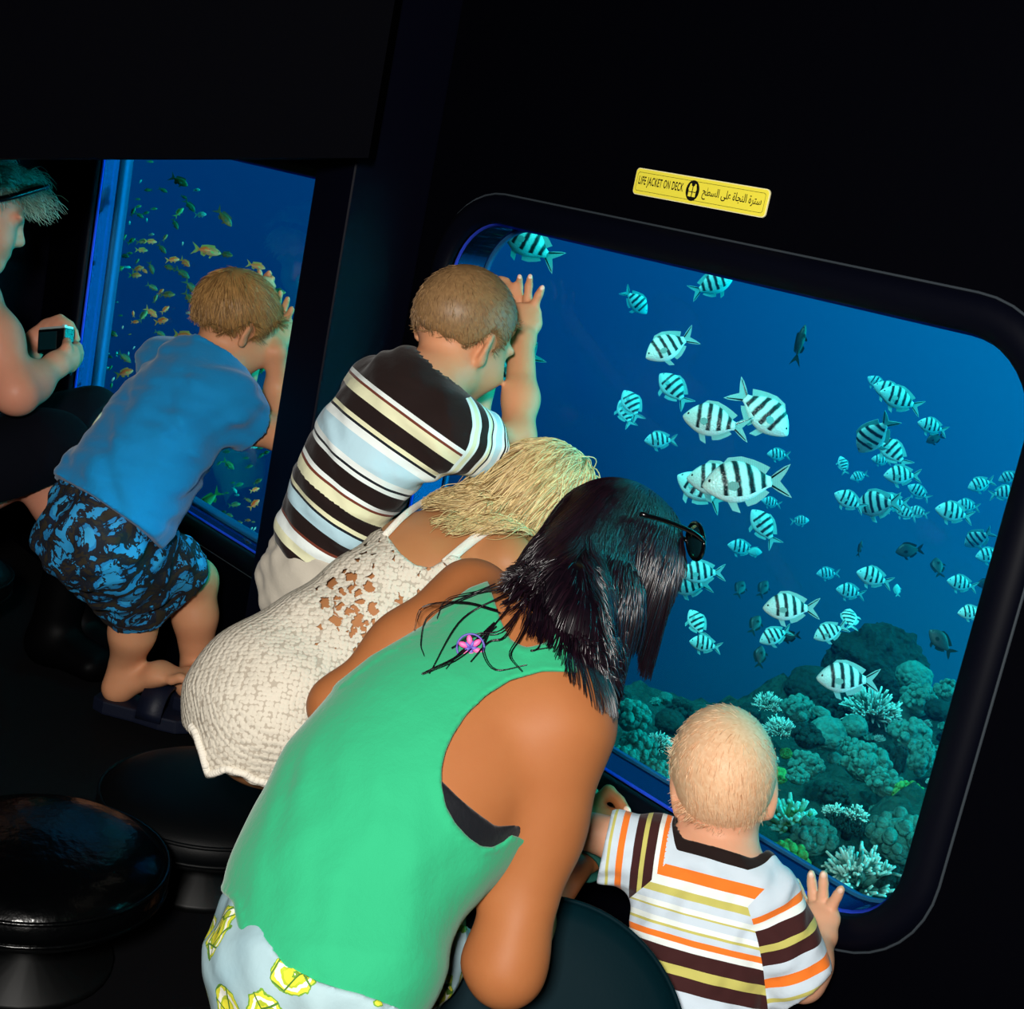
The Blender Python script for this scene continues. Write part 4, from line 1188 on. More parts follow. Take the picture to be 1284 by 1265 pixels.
def short_hair(root, c, A, H, mat, line, thick=0.035, length=0.016, n=7000, rad=0.0006, whorl=(0.0, -0.30, 0.36), seed=1, lift=0.35, h=0.0035, extra=None, nar=1.0):
    """Close-cropped cap plus strands combed away from the crown. line: list of (fwd, up) hair-line points front to nape, in head heights."""
    R, Fw, U = A
    at = lambda r, f, u: c + H * (r * R + f * Fw + u * U)
    pr = [ell(at(0, -0.045, 0.11), A, (np.array([0.345 * nar, 0.42, 0.385]) + thick) * H, 0.02)]
    if extra: pr += extra(at)
    f = Field(pr, h)
    lf = np.array([p[0] for p in line]); lu = np.array([p[1] for p in line])
    def cut(X):
        q = (X - c) / H; fw = q @ Fw; up = q @ U
        return (np.interp(fw, lf, lu) + 0.012 * np.sin(fw * 40 + (q @ R) * 30) - up) * H
    f.cut(cut, 0.012)
    V, F = f.mesh(1); Nn = vnormals(V, F)
    me = mesh_np('hair', V, F); g = np.random.default_rng(seed)
    set_attr(me, 'tone', 0.25 + 0.3 * g.uniform(size=len(V)))
    o = place('hair', me, mat, root)
    q = (V - c) / H
    ok = (np.interp(q @ Fw, lf, lu) < q @ U + 0.02) & ((V - at(0, -0.045, 0.11)) * Nn > 0).any(1)
    if nar < 1: ok &= (np.abs(q @ R) < 0.27) | (q @ U > 0.12)
    ids = g.choice(np.nonzero(ok)[0], n)
    w = at(*whorl); v = V[ids] - w; Nv = Nn[ids]
    v = v - Nv * (v * Nv).sum(1)[:, None]; v /= np.linalg.norm(v, axis=1)[:, None] + 1e-9
    sw = np.cross(Nv, v)
    d = nrmrows(v + 0.45 * sw + Nv * lift)
    b = nrmrows(v + 0.35 * sw - Nv * 0.10 - 0.15 * U)
    strands('hair_strands', V[ids] - Nv * 0.002, d, np.full(n, length), rad, mat, o, b, 4, 0.12, seed)
    return o
def nrmrows(v): return v / (np.linalg.norm(v, axis=1)[:, None] + 1e-9)
def person(label, base, name='person'):
    return empty(name, base, label, 'person')
def body(root, prims, mat, h=0.004, smooth=1, cuts=()):
    f = Field(prims, h)
    for c in cuts: f.cut(c)
    V, F = f.mesh(smooth, keep=1)
    return place('body', mesh_np('body', V, F), mat, root)
def cloth(root, name, prims, mat, grow, cuts=(), h=0.004, wav=None, smooth=1, attrs=None, keep=1, ck=0.0):
    f = Field(prims, h, grow)
    if wav: f.displace(lambda X: waves(X, *wav))
    for c in cuts: f.cut(c, ck)
    V, F = f.mesh(smooth, keep)
    me = mesh_np(name, V, F)
    if attrs:
        for k, v in attrs(V).items(): set_attr(me, k, v)
    return place(name, me, mat, root)
def along_poly(V, pts):
    """0..1 length coordinate of the nearest point on a polyline."""
    pts = np.asarray(pts); L = np.linalg.norm(np.diff(pts, axis=0), axis=1); acc = np.concatenate([[0], np.cumsum(L)])
    best = np.full(len(V), 1e9); out = np.zeros(len(V))
    for i in range(len(L)):
        ba = pts[i + 1] - pts[i]; t = ((V - pts[i]) @ ba) / (ba @ ba)
        lo = -9 if i == 0 else 0; hi = 9 if i == len(L) - 1 else 1
        tc = np.clip(t, lo, hi); d = np.linalg.norm(V - pts[i] - tc[:, None] * ba, axis=1)
        m = d < best; best[m] = d[m]; out[m] = (acc[i] + tc[m] * L[i]) / acc[-1]
    return out
def along(V, a, b):
    """0..1 coordinate from a to b."""
    ba = np.asarray(b) - np.asarray(a)
    return (V - np.asarray(a)) @ ba / (ba @ ba)
# ================================================================== WOMAN IN THE GREEN TOP
def march(px, py, prims, grow=0.0, d0=0.9, d1=3.2):
    """First point on a set of primitives along the sight line through a pixel."""
    r = ray(px, py); d = d0
    for _ in range(120):
        s = min(prim_d(p, (EYE + r * d)[None])[0] for p in prims) - grow
        if s < 0.0008 or d > d1: break
        d += max(s * 0.7, 0.001)
    return EYE + r * d
def gravity_hair(roots, d0, length, fields, grow, down, seg=26, stiff=0.5, seed=0, jit=0.05):
    """Long hair: start along the scalp, fall, and slide over head and shoulders (fields are distance fields)."""
    g = np.random.default_rng(seed); n = len(roots)
    L = (np.asarray(length) * np.ones(n) / seg)[:, None]
    p = roots.copy(); v = nrmrows(d0); pts = [p.copy()]
    dn = np.asarray(down) + g.normal(size=(n, 3)) * jit
    dist = lambda X: np.min([f.sample(X) for f in fields], 0) - grow
    for s in range(seg):
        v = nrmrows(v * (1 - stiff * 0.45) + dn * stiff * 0.45)
        q = p + v * L
        for _ in range(3):
            D = dist(q); m = D < 0
            if m.any():
                e = 0.003; qm = q[m]; G = np.stack([dist(qm + e * np.eye(3)[a]) - dist(qm - e * np.eye(3)[a]) for a in range(3)], 1)
                q[m] = qm - nrmrows(G) * D[m][:, None]
        v = nrmrows(q - p); p = q; pts.append(p.copy())
    return np.stack(pts, 1)

skin('skin_tan', '#aa6c40', '#94502a', 0.55)
fabric('green_knit', '#2ba875', (900, 0.3, 0.0007), 0.85, 0.2, 0.04)
fabric('bra_black', '#0a0d14', (600, 0.2, 0.0006), 0.7)
hairmat('hair_black', '#06040a', '#1c0c16', 0.30, 0.55)
def floral():
    t = NT('floral_cotton')
    v1 = t.n('TexVoronoi', _feature='F1', Scale=19.0); t.l(t.obj(), v1.inputs['Vector'])
    wob = t.math('MULTIPLY_ADD', t.noise(45, 3), 0.44, -0.22)
    d = t.math('ADD', v1.outputs['Distance'], wob)
    v2 = t.voro(42, 'DISTANCE_TO_EDGE')
    base = t.mix(t.noise(9, 3), lin('#7fa8b8'), lin('#b0c4c4'))
    pet = t.ramp(d, [(0.0, lin('#f4f4e0')), (0.08, lin('#6f9f2e')), (0.11, lin('#f0e83a')), (0.24, lin('#b8c92c')), (0.30, lin('#f6f7ea')), (0.37, lin('#d8d83a')), (0.43, lin('#6f9f2e'))], 'CONSTANT')
    near = t.math('LESS_THAN', d, 0.46)
    c = t.mix(near, base, pet)
    ln = t.math('LESS_THAN', v2, 0.035)
    c = t.mix(t.math('MULTIPLY', ln, near), c, lin('#4f7f2a'))
    p = t.pbsdf(Roughness=0.8); t.l(c, p.inputs['Base Color'])
    t.l(t.bump(t.noise(25, 4), 0.4, 0.006), p.inputs['Normal'])
    MAT['floral'] = t.done(p.outputs[0])
floral()
simple('strap_teal', '#1f5a50', 0.6, 0.3); simple('chrome', '#c8d0d4', 0.12, 0.5, metal=1.0); simple('silk_blue', '#8fc4e0', 0.5, 0.4)
simple('lens_dark', '#0c2a30', 0.08, 0.8); simple('plastic_black', '#050507', 0.2, 0.6)

def woman():
    root = person('person in a green sleeveless top with long black hair, leaning on a round stool', P(420, 1250, 1.30))
    side = nrm([0.96, -0.10, -0.25])
    px = lambda x, y, d: P(x, y, d)
    pelvis, waist = px(408, 1200, 1.31), px(440, 1080, 1.345)
    secs = [(pelvis, 0.118, 0.088), (px(418, 1128, 1.33), 0.098, 0.070), (px(445, 1075, 1.35), 0.096, 0.068), (px(484, 1020, 1.37), 0.103, 0.076), (px(527, 977, 1.40), 0.108, 0.086), (px(575, 918, 1.435), 0.112, 0.082), (px(628, 855, 1.475), 0.100, 0.064)]
    torso = lofts(secs, side, 0.05, 'torso')
    shR, elR = J(704, 916, 1.395, 64), J(634, 1216, 1.35, 43)
    shL, elL = J(588, 748, 1.60, 46), J(425, 885, 1.57, 34)
    neck0, neck1 = px(682, 800, 1.50), px(735, 738, 1.55)
    yoke = [cap((px(655, 830, 1.475), 0.052), (px(688, 880, 1.42), 0.058), 0.05, 'torso'), cap((px(640, 815, 1.49), 0.052), (px(600, 765, 1.575), 0.044), 0.05, 'torso')]
    arms = chain([shR, J(676, 1035, 1.385, 50), elR], 0.035, 'armR') + [cap(J(634, 1206, 1.357, 44), J(674, 1140, 1.55, 31), 0.03, 'armR'), cap(J(674, 1140, 1.55, 31), J(731, 1078, 1.70, 18), 0.02, 'armR')]
    arms += chain([shL, J(506, 812, 1.59, 38), elL], 0.035, 'armL') + chain([elL, J(520, 1000, 1.66, 28), J(600, 1065, 1.72, 22)], 0.025, 'armL')
    # right hand rests beyond the forearm with the fingers hanging over the ledge
    wr = px(735, 1074, 1.705); pal = px(741, 1020, 1.765)
    A = frame(pal - wr, [0.2, -0.5, 0.8])
    hand = [loft(wr, 0.024, 0.017, px(737, 1046, 1.735), 0.033, 0.017, A[0], 0.012, 'hand'), loft(px(737, 1046, 1.735), 0.033, 0.017, pal, 0.034, 0.014, A[0], 0.012, 'hand')]
    F4 = [[(748, 1006, 1.765), (763, 992, 1.772), (776, 1004, 1.765), (786, 1018, 1.755)], [(738, 1008, 1.775), (742, 994, 1.80), (748, 1003, 1.815), (751, 1014, 1.81)], [(732, 1008, 1.785), (734, 993, 1.81), (738, 1000, 1.83), (741, 1010, 1.825)], [(726, 1014, 1.79), (726, 1001, 1.815), (729, 1007, 1.83), (732, 1015, 1.825)]]
    tips = []
    for i, f in enumerate(F4):
        q = [px(*a) for a in f]; hand += finger(q, 0.0092, 0.0066); tips.append(q)
    hand += finger([px(746, 1055, 1.74), px(758, 1050, 1.745), px(766, 1040, 1.755)], 0.0105, 0.0075)
    wl = px(600, 1065, 1.72); 
    hand += [loft(wl, 0.024, 0.016, px(640, 1085, 1.76), 0.034, 0.014, [0, 0.3, 1], 0.012, 'hand')]
    for k, (a, b) in enumerate(((668, 1080), (672, 1090), (672, 1100), (664, 1110))):
        hand += finger([px(640, 1078 + 7 * k, 1.765), px((640 + a) / 2, (1078 + 7 * k + b) / 2 - 5, 1.775), px(a, b, 1.785)], 0.009, 0.0066)
    hand += finger([px(622, 1072, 1.73), px(640, 1064, 1.735), px(652, 1066, 1.74)], 0.0105, 0.0075)
    # legs
    hipR, knR = px(440, 1200, 1.34), px(600, 1112, 1.84)
    hipL, knL = px(395, 1165, 1.42), px(520, 1075, 1.82)
    legs = []
    for hp, kn, s in ((hipR, knR, 1), (hipL, knL, -1)):
        an = kn + np.array([0.02 * s, -0.09, -0.13]); an[2] = max(an[2], FLOOR + 0.05); toe = an + np.array([0.03, 0.10, -0.025])
        legs += [cap((hp, 0.078), (kn, 0.052), 0.04, 'leg'), cap((kn, 0.05), (kn * 0.55 + an * 0.45, 0.046), 0.03, 'leg'), cap((kn * 0.55 + an * 0.45, 0.046), (an, 0.032), 0.03, 'leg'), cap((an, 0.03), (toe, 0.022), 0.02, 'leg')]
    hc = px(768, 706, 1.60); HH = 0.180
    HA = frame([0.42, 0.74, -0.52], [-0.12, 0.55, 0.83])
    neck = [cap((neck0, 0.052), (neck1, 0.050), 0.035, 'neck')]
    head = head_prims(hc, HA, HH)
    body(root, torso + yoke + arms + hand + legs + neck + head, MAT['skin_tan'], 0.0038)
    face_parts(root, hc, HA, HH, None)
    for q in tips: nail(root, q[-1], A[2], q[-1] - q[-2], 0.0068)
    # green top
    poly = [(612, 728), (588, 737), (560, 758), (532, 783), (498, 803), (465, 822), (426, 853), (330, 880), (240, 1000), (230, 1080), (292, 1130), (298, 1164), (312, 1200), (333, 1231), (387, 1261), (440, 1275), (560, 1320), (720, 1320), (720, 1075), (641, 1046), (633, 1054), (618, 1062), (604, 1061), (588, 1050), (571, 1032), (559, 1010), (554, 985), (554, 962), (559, 942), (568, 922), (585, 896), (610, 872), (640, 853), (680, 842), (716, 843), (726, 846), (716, 815), (694, 786), (684, 806), (660, 812), (640, 802), (628, 778)]
    tp = torso + yoke
    inside = lambda X: poly_sd(X, poly)
    f = Field(tp, 0.0035, 0.007)
    f.displace(lambda X: waves(X, 5, 0.0016, 85, 6, [0.4, 0.1, 0.9]) * np.clip(-poly_sd(X, [(300, 900), (600, 900), (640, 1100), (480, 1300), (280, 1300)]) / 0.05, 0, 1) - 0.0016 * ((poly_sd(X, poly) > -0.0065)).astype(float))
    f.cut(inside)
    V, F = f.mesh(1, keep=1)
    place('tank_top', mesh_np('tank_top', V, F), MAT['green_knit'], root)
    f = Field(torso, 0.0035, 0.0042)
    f.cut(lambda X: poly_sd(X, [(535, 960), (556, 981), (575, 1000), (598, 1019), (622, 1036), (655, 1034), (675, 1075), (600, 1095), (535, 1060)]))
    V, F = f.mesh(1, keep=1); place('bra_band', mesh_np('bra_band', V, F), MAT['bra_black'], root)
    # skirt: hips and thighs
    sk = [loft(secs[0][0], 0.124, 0.094, secs[1][0], 0.098, 0.070, side, 0.05), cap((hipR, 0.086), (knR, 0.066), 0.06), cap((hipL, 0.086), (knL, 0.066), 0.06)]
    ax = nrm(secs[1][0] - secs[0][0])
    cloth(root, 'skirt', sk, MAT['floral'], 0.006, [half(secs[1][0], ax), lambda X: np.where(project(X)[2] < 1.42, -poly_sd(X, poly) - 0.022, -1.0)], 0.0042, (8, 0.0026, 110))
    # wrist watch
    w0 = px(729, 1087, 1.685); w1 = px(737, 1070, 1.705); wd = nrm(w1 - w0)
    ringp = []
    for k in range(25):
        a = 2 * math.pi * k / 24; u = nrm(np.cross(wd, [0, 0, 1])); w2 = np.cross(wd, u)
        ringp.append(u * math.cos(a) + w2 * math.sin(a))
    mid = (w0 + w1) / 2; V = []
    for s, r in ((-0.012, 0.0225), (-0.012, 0.0252), (0.012, 0.0247), (0.012, 0.022)):
        V += [mid + wd * s + q * r for q in ringp[:-1]]
    F = [(i * 24 + k, i * 24 + (k + 1) % 24, ((i + 1) % 4) * 24 + (k + 1) % 24, ((i + 1) % 4) * 24 + k) for i in range(4) for k in range(24)]
    wt = place('wristwatch', mesh_np('wristwatch', V, F), MAT['strap_teal'], None, mid)
    tag(wt, 'teal strapped watch on the wrist behind the tanned forearm', 'watch')
    out = -nrm(ray(735, 1080)); out = nrm(out - wd * np.dot(out, wd)); out = nrm(out * 0.5 + np.cross(out, wd) * 0.85)
    Aw = np.stack([np.cross(wd, out), wd, out])
    place('watch_case', mesh_np('watch_case', *ball_vf(mid + out * 0.0265, (0.012, 0.0135, 0.005), 20, 8, Aw)), MAT['chrome'], wt)
    # hair: scalp volume and hanging mass
    at = lambda r, fo, u: hc + HH * (r * HA[0] + fo * HA[1] + u * HA[2])
    hp = [ell(at(0, -0.045, 0.11), HA, np.array([0.37, 0.445, 0.41]) * HH, 0.03)]
    hp += chain([J(720, 712, 1.55, 58), J(732, 775, 1.525, 44), J(748, 830, 1.515, 22), J(758, 860, 1.515, 7)], 0.04)
    hp += chain([J(694, 735, 1.52, 42), J(676, 772, 1.475, 22), J(672, 792, 1.462, 10)], 0.04)
    hp += chain([J(716, 745, 1.47, 40), J(724, 785, 1.435, 30), J(742, 835, 1.41, 20), J(757, 872, 1.41, 8)], 0.04)
    hp += chain([J(816, 680, 1.60, 24), J(816, 750, 1.575, 12), J(813, 800, 1.56, 4)], 0.025)
    f = Field(hp, 0.004)
    def facecut(X):
        q = (X - hc) / HH; fw, up = q @ HA[1], q @ HA[2]; r = q @ HA[0]
        return np.where(np.abs(r) < 0.34, (fw - np.interp(up, [-0.6, -0.1, 0.2, 0.36, 0.5], [0.05, 0.10, 0.30, 0.44, 0.6])) * HH, -0.01)
    f.cut(facecut, 0.01)
    V, F = f.mesh(2)
    me = mesh_np('hair', V, F); g = np.random.default_rng(4); set_attr(me, 'tone', g.uniform(0, 0.4, len(V)))
    hair = place('hair', me, MAT['hair_black'], root)
    Nn = vnormals(V, F)
    q = (V - hc) / HH
    ok = np.nonzero((q @ HA[1] < 0.36) | (np.linalg.norm(q, axis=1) > 0.6))[0]
    wt = np.where(np.linalg.norm(q[ok], axis=1) > 0.56, 0.22, 1.0); ids = g.choice(ok, 8500, p=wt / wt.sum())
    dn = nrm([-0.02, -0.04, -1.0])
    roots = V[ids] - Nn[ids] * 0.004
    v = HA[0] * np.sign(q[ids] @ HA[0] + 0.02)[:, None] * 0.45 - HA[1] * 0.75 - HA[2] * 0.45; v = np.where((np.linalg.norm(q[ids], axis=1) > 0.56)[:, None], dn, v); v = v - Nn[ids] * (v * Nn[ids]).sum(1)[:, None]
    coll = [f, Field(neck + yoke + torso + arms[:2], 0.006, 0.009)]
    lens = g.uniform(0.9, 1.25, len(ids)) * np.clip(0.04 + 0.95 * np.linalg.norm(V[ids] - P(745, 880, 1.45), axis=1), 0.05, 0.29)
    pts = gravity_hair(roots, v, lens, coll, 0.0012, dn, 24, 0.9, 3, 0.015)
    # clump neighbouring ends together
    tone = g.uniform(0, 1, len(ids))
    cl = g.choice(len(ids), 150, replace=False); ends = pts[:, -1]
    near = np.argmin(((pts[:, 12][:, None] - pts[cl, 12][None]) ** 2).sum(-1), 1)
    wgt = (np.linspace(0, 1, pts.shape[1]) ** 1.4 * 0.72)[None, :, None]
    pts = pts * (1 - wgt) + pts[cl][near] * wgt
    # trim every strand where it would leave the shape of the hair
    outl = [(770, 584), (814, 594), (846, 628), (853, 672), (859, 712), (842, 752), (830, 785), (824, 838), (808, 842), (802, 806), (790, 815), (781, 850), (770, 896), (752, 888), (736, 868), (714, 848), (698, 816), (688, 804), (664, 794), (641, 768), (630, 738), (646, 712), (662, 687), (686, 650), (712, 614), (738, 594)]
    n_, m_, _ = pts.shape
    out = (poly_sd(pts.reshape(-1, 3), outl) > 0.003).reshape(n_, m_)
    first = np.where(out.any(1), out.argmax(1), m_ - 1).astype(float) - g.uniform(0, 1.5, n_)
    keep = first > 2.5; pts, first, tone, ids = pts[keep], first[keep], tone[keep], ids[keep]
    tt = np.linspace(0, 1, m_)[None, :] * first[:, None]; i0 = np.clip(tt.astype(int), 0, m_ - 2); fr = (tt - i0)[..., None]; rows = np.arange(len(pts))[:, None]
    pts = pts[rows, i0] * (1 - fr) + pts[rows, i0 + 1] * fr
    strand_mesh('hair_strands', pts, 0.00095, MAT['hair_black'], hair, tone, 4, 0.35)
    # loose wisps lying over the back
    wis = [[(622, 733), (582, 750), (538, 772), (528, 805), (532, 822)], [(632, 744), (577, 777), (538, 844)], [(610, 794), (605, 816), (621, 839), (660, 833)], [(683, 772), (677, 811), (666, 816), (694, 811)], [(621, 783), (577, 822), (543, 839), (529, 845)], [(627, 766), (582, 755), (532, 761), (520, 790)], [(640, 760), (606, 800), (580, 815), (560, 838)], [(650, 770), (632, 800), (612, 806), (590, 830)], [(636, 735), (600, 742), (560, 752), (548, 775)], [(668, 768), (652, 800), (640, 822), (655, 842)], [(655, 760), (628, 790), (596, 795), (566, 812)]]
    P2 = []; wf = Field(tp + neck + arms[:2], 0.004, 0.009)
    for i, wv in enumerate(wis):
        s = spline(wv, 16)
        for j in range(3):
            o = g.normal(size=2) * 1.6
            q2 = []
            for k, (x, y) in enumerate(s):
                x2, y2 = x + o[0] * (1 - k / 22), y + o[1] * (1 - k / 22)
                c2 = wf.march(x2, y2, 0.0012)
                if c2 is None: c2 = P(x2, y2, float(project(np.array([q2[-1]]))[2][0]) if q2 else 1.5)
                q2.append(c2)
            P2.append(np.array(q2))
    strand_mesh('loose_wisps', np.array(P2), 0.0008, MAT['hair_black'], hair, g.uniform(0, 0.5, len(P2)), 4, 0.4)
    # small emblem on the upper back of the top
    pink, violet, teal = simple('emblem_pink', '#e0559a', 0.5), simple('emblem_violet', '#5a4aa8', 0.5), simple('emblem_cream', '#f0d8c0', 0.5)
    c0 = wf.march(590, 812, 0.0) + nrm(EYE - P(590, 812, 1.4)) * 0.003; n0 = nrm(EYE - c0); u0 = nrm(np.cross(n0, [0, 0, 1])); w0 = np.cross(u0, n0)
    def petals(rad, w, n, ph):
        parts = []
        for k in range(n):
            a = 2 * math.pi * k / n + ph; d = u0 * math.cos(a) + w0 * math.sin(a)
            parts.append(ball_vf(c0 + d * rad, (w, w * 0.55, 0.0012), 10, 6, np.stack([d, np.cross(n0, d), n0])))
        return grid_merge(parts)
    em = place('emblem', mesh_np('emblem', *petals(0.0075, 0.0055, 6, 0.2)), pink, root)
    place('emblem_center', mesh_np('emblem_center', *petals(0.0038, 0.004, 5, 0.6)), violet, em)
    rp = [c0 + (u0 * math.cos(a) + w0 * math.sin(a)) * 0.0135 for a in np.linspace(0, 2 * math.pi, 33)]
    place('emblem_ring', mesh_np('emblem_ring', *tube_vf(rp, 0.0011, 6)), violet, em)
    # sunglasses pushed up on the hair
    gl = empty('sunglasses', at(0, 0.3, 0.5), 'dark sunglasses pushed up on the long black hair', 'sunglasses')
    ff = nrm(0.72 * HA[1] + 0.60 * HA[2]); GA = frame(ff, HA[2] - HA[1] * 0.8)
    gc = at(0.04, 0.32, 0.42)
    for s in (1, -1):
        lc = gc + GA[0] * s * 0.034 + GA[1] * -0.006
        LA = frame(ff + GA[0] * s * 0.25, GA[2])
        fr = place('rim', mesh_np('rim', *tube_vf([lc + LA[0] * 0.029 * math.cos(a) + LA[2] * 0.021 * math.sin(a) for a in np.linspace(0, 2 * math.pi, 29)], 0.0026, 8)), MAT['plastic_black'], gl)
        place('lens', mesh_np('lens', *ball_vf(lc, (0.028, 0.0035, 0.020), 18, 8, LA)), MAT['lens_dark'], gl)
        tpts = [lc + LA[0] * s * 0.029, at(s * 0.40, 0.16, 0.36), at(s * 0.405, -0.02, 0.30), at(s * 0.40, -0.2, 0.22)]
        place('temple', mesh_np('temple', *tube_vf(spline(tpts, 14), 0.0028, 8)), MAT['plastic_black'], gl)
    place('bridge', mesh_np('bridge', *tube_vf([gc - GA[0] * 0.006, gc + GA[2] * 0.004, gc + GA[0] * 0.006], 0.0025, 8)), MAT['plastic_black'], gl)
woman()
# ================================================================== ROUND VINYL STOOLS
def stool(cx, cy, ztop, r, mat, label, dome=0.03):
    root = empty('stool', (cx, cy, FLOOR), label, 'stool', 'round black cabin stools')
    prof = [(0.0, 0.0), (0.35, -0.08), (0.6, -0.25), (0.8, -0.52), (0.92, -0.9), (0.975, -1.3), (1.0, -1.75), (0.985, -2.2), (0.95, -2.45), (0.90, -2.5)]
    n = 56; V = []; F = []
    for q, z in prof:
        for k in range(n):
            a = 2 * math.pi * k / n; V.append((cx + r * q * math.cos(a), cy + r * q * math.sin(a), ztop + dome * z))
    for i in range(len(prof) - 1):
        F += [(i * n + k, (i + 1) * n + k, (i + 1) * n + (k + 1) % n, i * n + (k + 1) % n) for k in range(n)]
    seat = place('seat', mesh_np('seat', V, F), MAT[mat], root)
    def ring(name, rr, zz, t, m, par):
        pts = [(cx + rr * math.cos(a), cy + rr * math.sin(a), zz) for a in np.linspace(0, 2 * math.pi, 57)]
        return place(name, mesh_np(name, *tube_vf(pts, t, 7, False)), MAT[m], par)
    ring('piping', r * 0.985, ztop - dome * 1.2, 0.003, mat, seat)
    ring('lower_piping', r * 0.985, ztop - dome * 2.2, 0.003, mat, seat)
    def lathe(name, pr, m):
        n = 28; V = []; F = []
        for rr, z in pr:
            V += [(cx + rr * math.cos(2 * math.pi * k / n), cy + rr * math.sin(2 * math.pi * k / n), z) for k in range(n)]
        for i in range(len(pr) - 1): F += [(i * n + k, i * n + (k + 1) % n, (i + 1) * n + (k + 1) % n, (i + 1) * n + k) for k in range(n)]
        F += [tuple(range(n - 1, -1, -1)), tuple((len(pr) - 1) * n + k for k in range(n))]
        return place(name, mesh_np(name, V, F), MAT[m], root)
    zb = ztop - dome * 2.5
    lathe('seat_plate', [(r * 0.9, zb), (r * 0.9, zb - 0.008), (0.05, zb - 0.012)][::-1], 'steel_dark')
    lathe('pedestal', [(0.11, FLOOR + 0.001), (0.11, FLOOR + 0.012), (0.035, FLOOR + 0.025), (0.03, zb - 0.012)], 'steel_dark')
    return root
def chair():
    """Low cabin chair whose rounded vinyl back faces the camera; the toddler kneels on its seat."""
    cb = P(673, 1317, 1.482)
    n = nrm(M3 @ np.array([0.02, -0.28, -0.96])); u = nrm(np.array([0, 0, 1.0]) - n * n[2]); r = np.cross(u, n)
    seat_c = P(815, 1425, 1.60); seat_c = np.array([seat_c[0], seat_c[1], seat_c[2]])
    root = empty('chair', (cb[0], cb[1], FLOOR), 'low chair with a rounded black vinyl back in front of the striped toddler', 'chair')
    R = 0.159
    out = [(math.cos(a) * R, math.sin(a) * R) for a in np.linspace(0, math.pi, 41)] + [(-R * 0.97, -0.10), (-R * 0.8, -0.16), (R * 0.8, -0.16), (R * 0.97, -0.10)]
    m = len(out); V = []; F = []
    prof = [(0.0, 0.030), (0.55, 0.029), (0.85, 0.025), (0.95, 0.019), (1.0, 0.008), (1.0, -0.014), (0.95, -0.024), (0.6, -0.028), (0.0, -0.028)]
    for s, d in prof:
        for x, y in out: V.append(cb + r * x * max(s, 0.001) + u * y * max(s, 0.001) + n * d)
    for i in range(len(prof) - 1):
        F += [(i * m + k, (i + 1) * m + k, (i + 1) * m + (k + 1) % m, i * m + (k + 1) % m) for k in range(m)]
    bk = place('backrest', mesh_np('backrest', V, F), MAT['vinyl'], root)
    for nm, sc, d in (('piping', 0.985, 0.014), ('rear_piping', 0.985, -0.018)):
        pts = [cb + r * x * sc + u * y * sc + n * d for x, y in out[:41]]
        place(nm, mesh_np(nm, *tube_vf(pts, 0.0028, 7)), MAT['vinyl'], bk)
    V = []; F = []; k2 = 40
    pr = [(0.0, 0.0), (0.7, -0.004), (0.93, -0.014), (1.0, -0.03), (0.98, -0.05), (0.9, -0.056), (0.0, -0.056)]
    for q, z in pr:
        for k in range(k2):
            a = 2 * math.pi * k / k2; V.append(seat_c + np.array([0.17 * q * math.cos(a), 0.15 * q * math.sin(a), z]))
    for i in range(len(pr) - 1): F += [(i * k2 + k, i * k2 + (k + 1) % k2, (i + 1) * k2 + (k + 1) % k2, (i + 1) * k2 + k) for k in range(k2)]
    place('seat', mesh_np('seat', V, F), MAT['vinyl'], root)
    place('back_bracket', mesh_np('back_bracket', *tube_vf(spline([cb - u * 0.10 - n * 0.03, cb - u * 0.17 - n * 0.05, seat_c + np.array([-0.06, -0.05, -0.05])], 12), 0.014, 8)), MAT['steel_dark'], root)
    place('pedestal', mesh_np('pedestal', *tube_vf([np.array([seat_c[0], seat_c[1], FLOOR + 0.001]), np.array([seat_c[0], seat_c[1], FLOOR + 0.012]), np.array([seat_c[0], seat_c[1], FLOOR + 0.02]), seat_c - [0, 0, 0.055]], [0.11, 0.11, 0.035, 0.03], 24)), MAT['steel_dark'], root)
chair()
p = P(395, 1235, 1.29); stool(p[0] - 0.06, p[1] - 0.05, p[2] - 0.105, 0.135, 'vinyl_dark', 'round black stool that the person in the green top sits on', 0.028)
p = PZ(322, 1000, -0.905); stool(p[0] - 0.10, p[1] - 0.01, -0.915, 0.165, 'vinyl_dark', 'round black stool under the hem of the crochet dress', 0.028)
p = PZ(40, 1062, -0.90); stool(p[0] - 0.02, p[1] + 0.02, -0.89, 0.165, 'vinyl_gloss', 'shiny black stool in the dark lower left corner', 0.030)
p = P(-95, 700, 2.74); stool(p[0], p[1], -0.90, 0.17, 'vinyl_dark', 'round black stool under the person with the camera', 0.030)
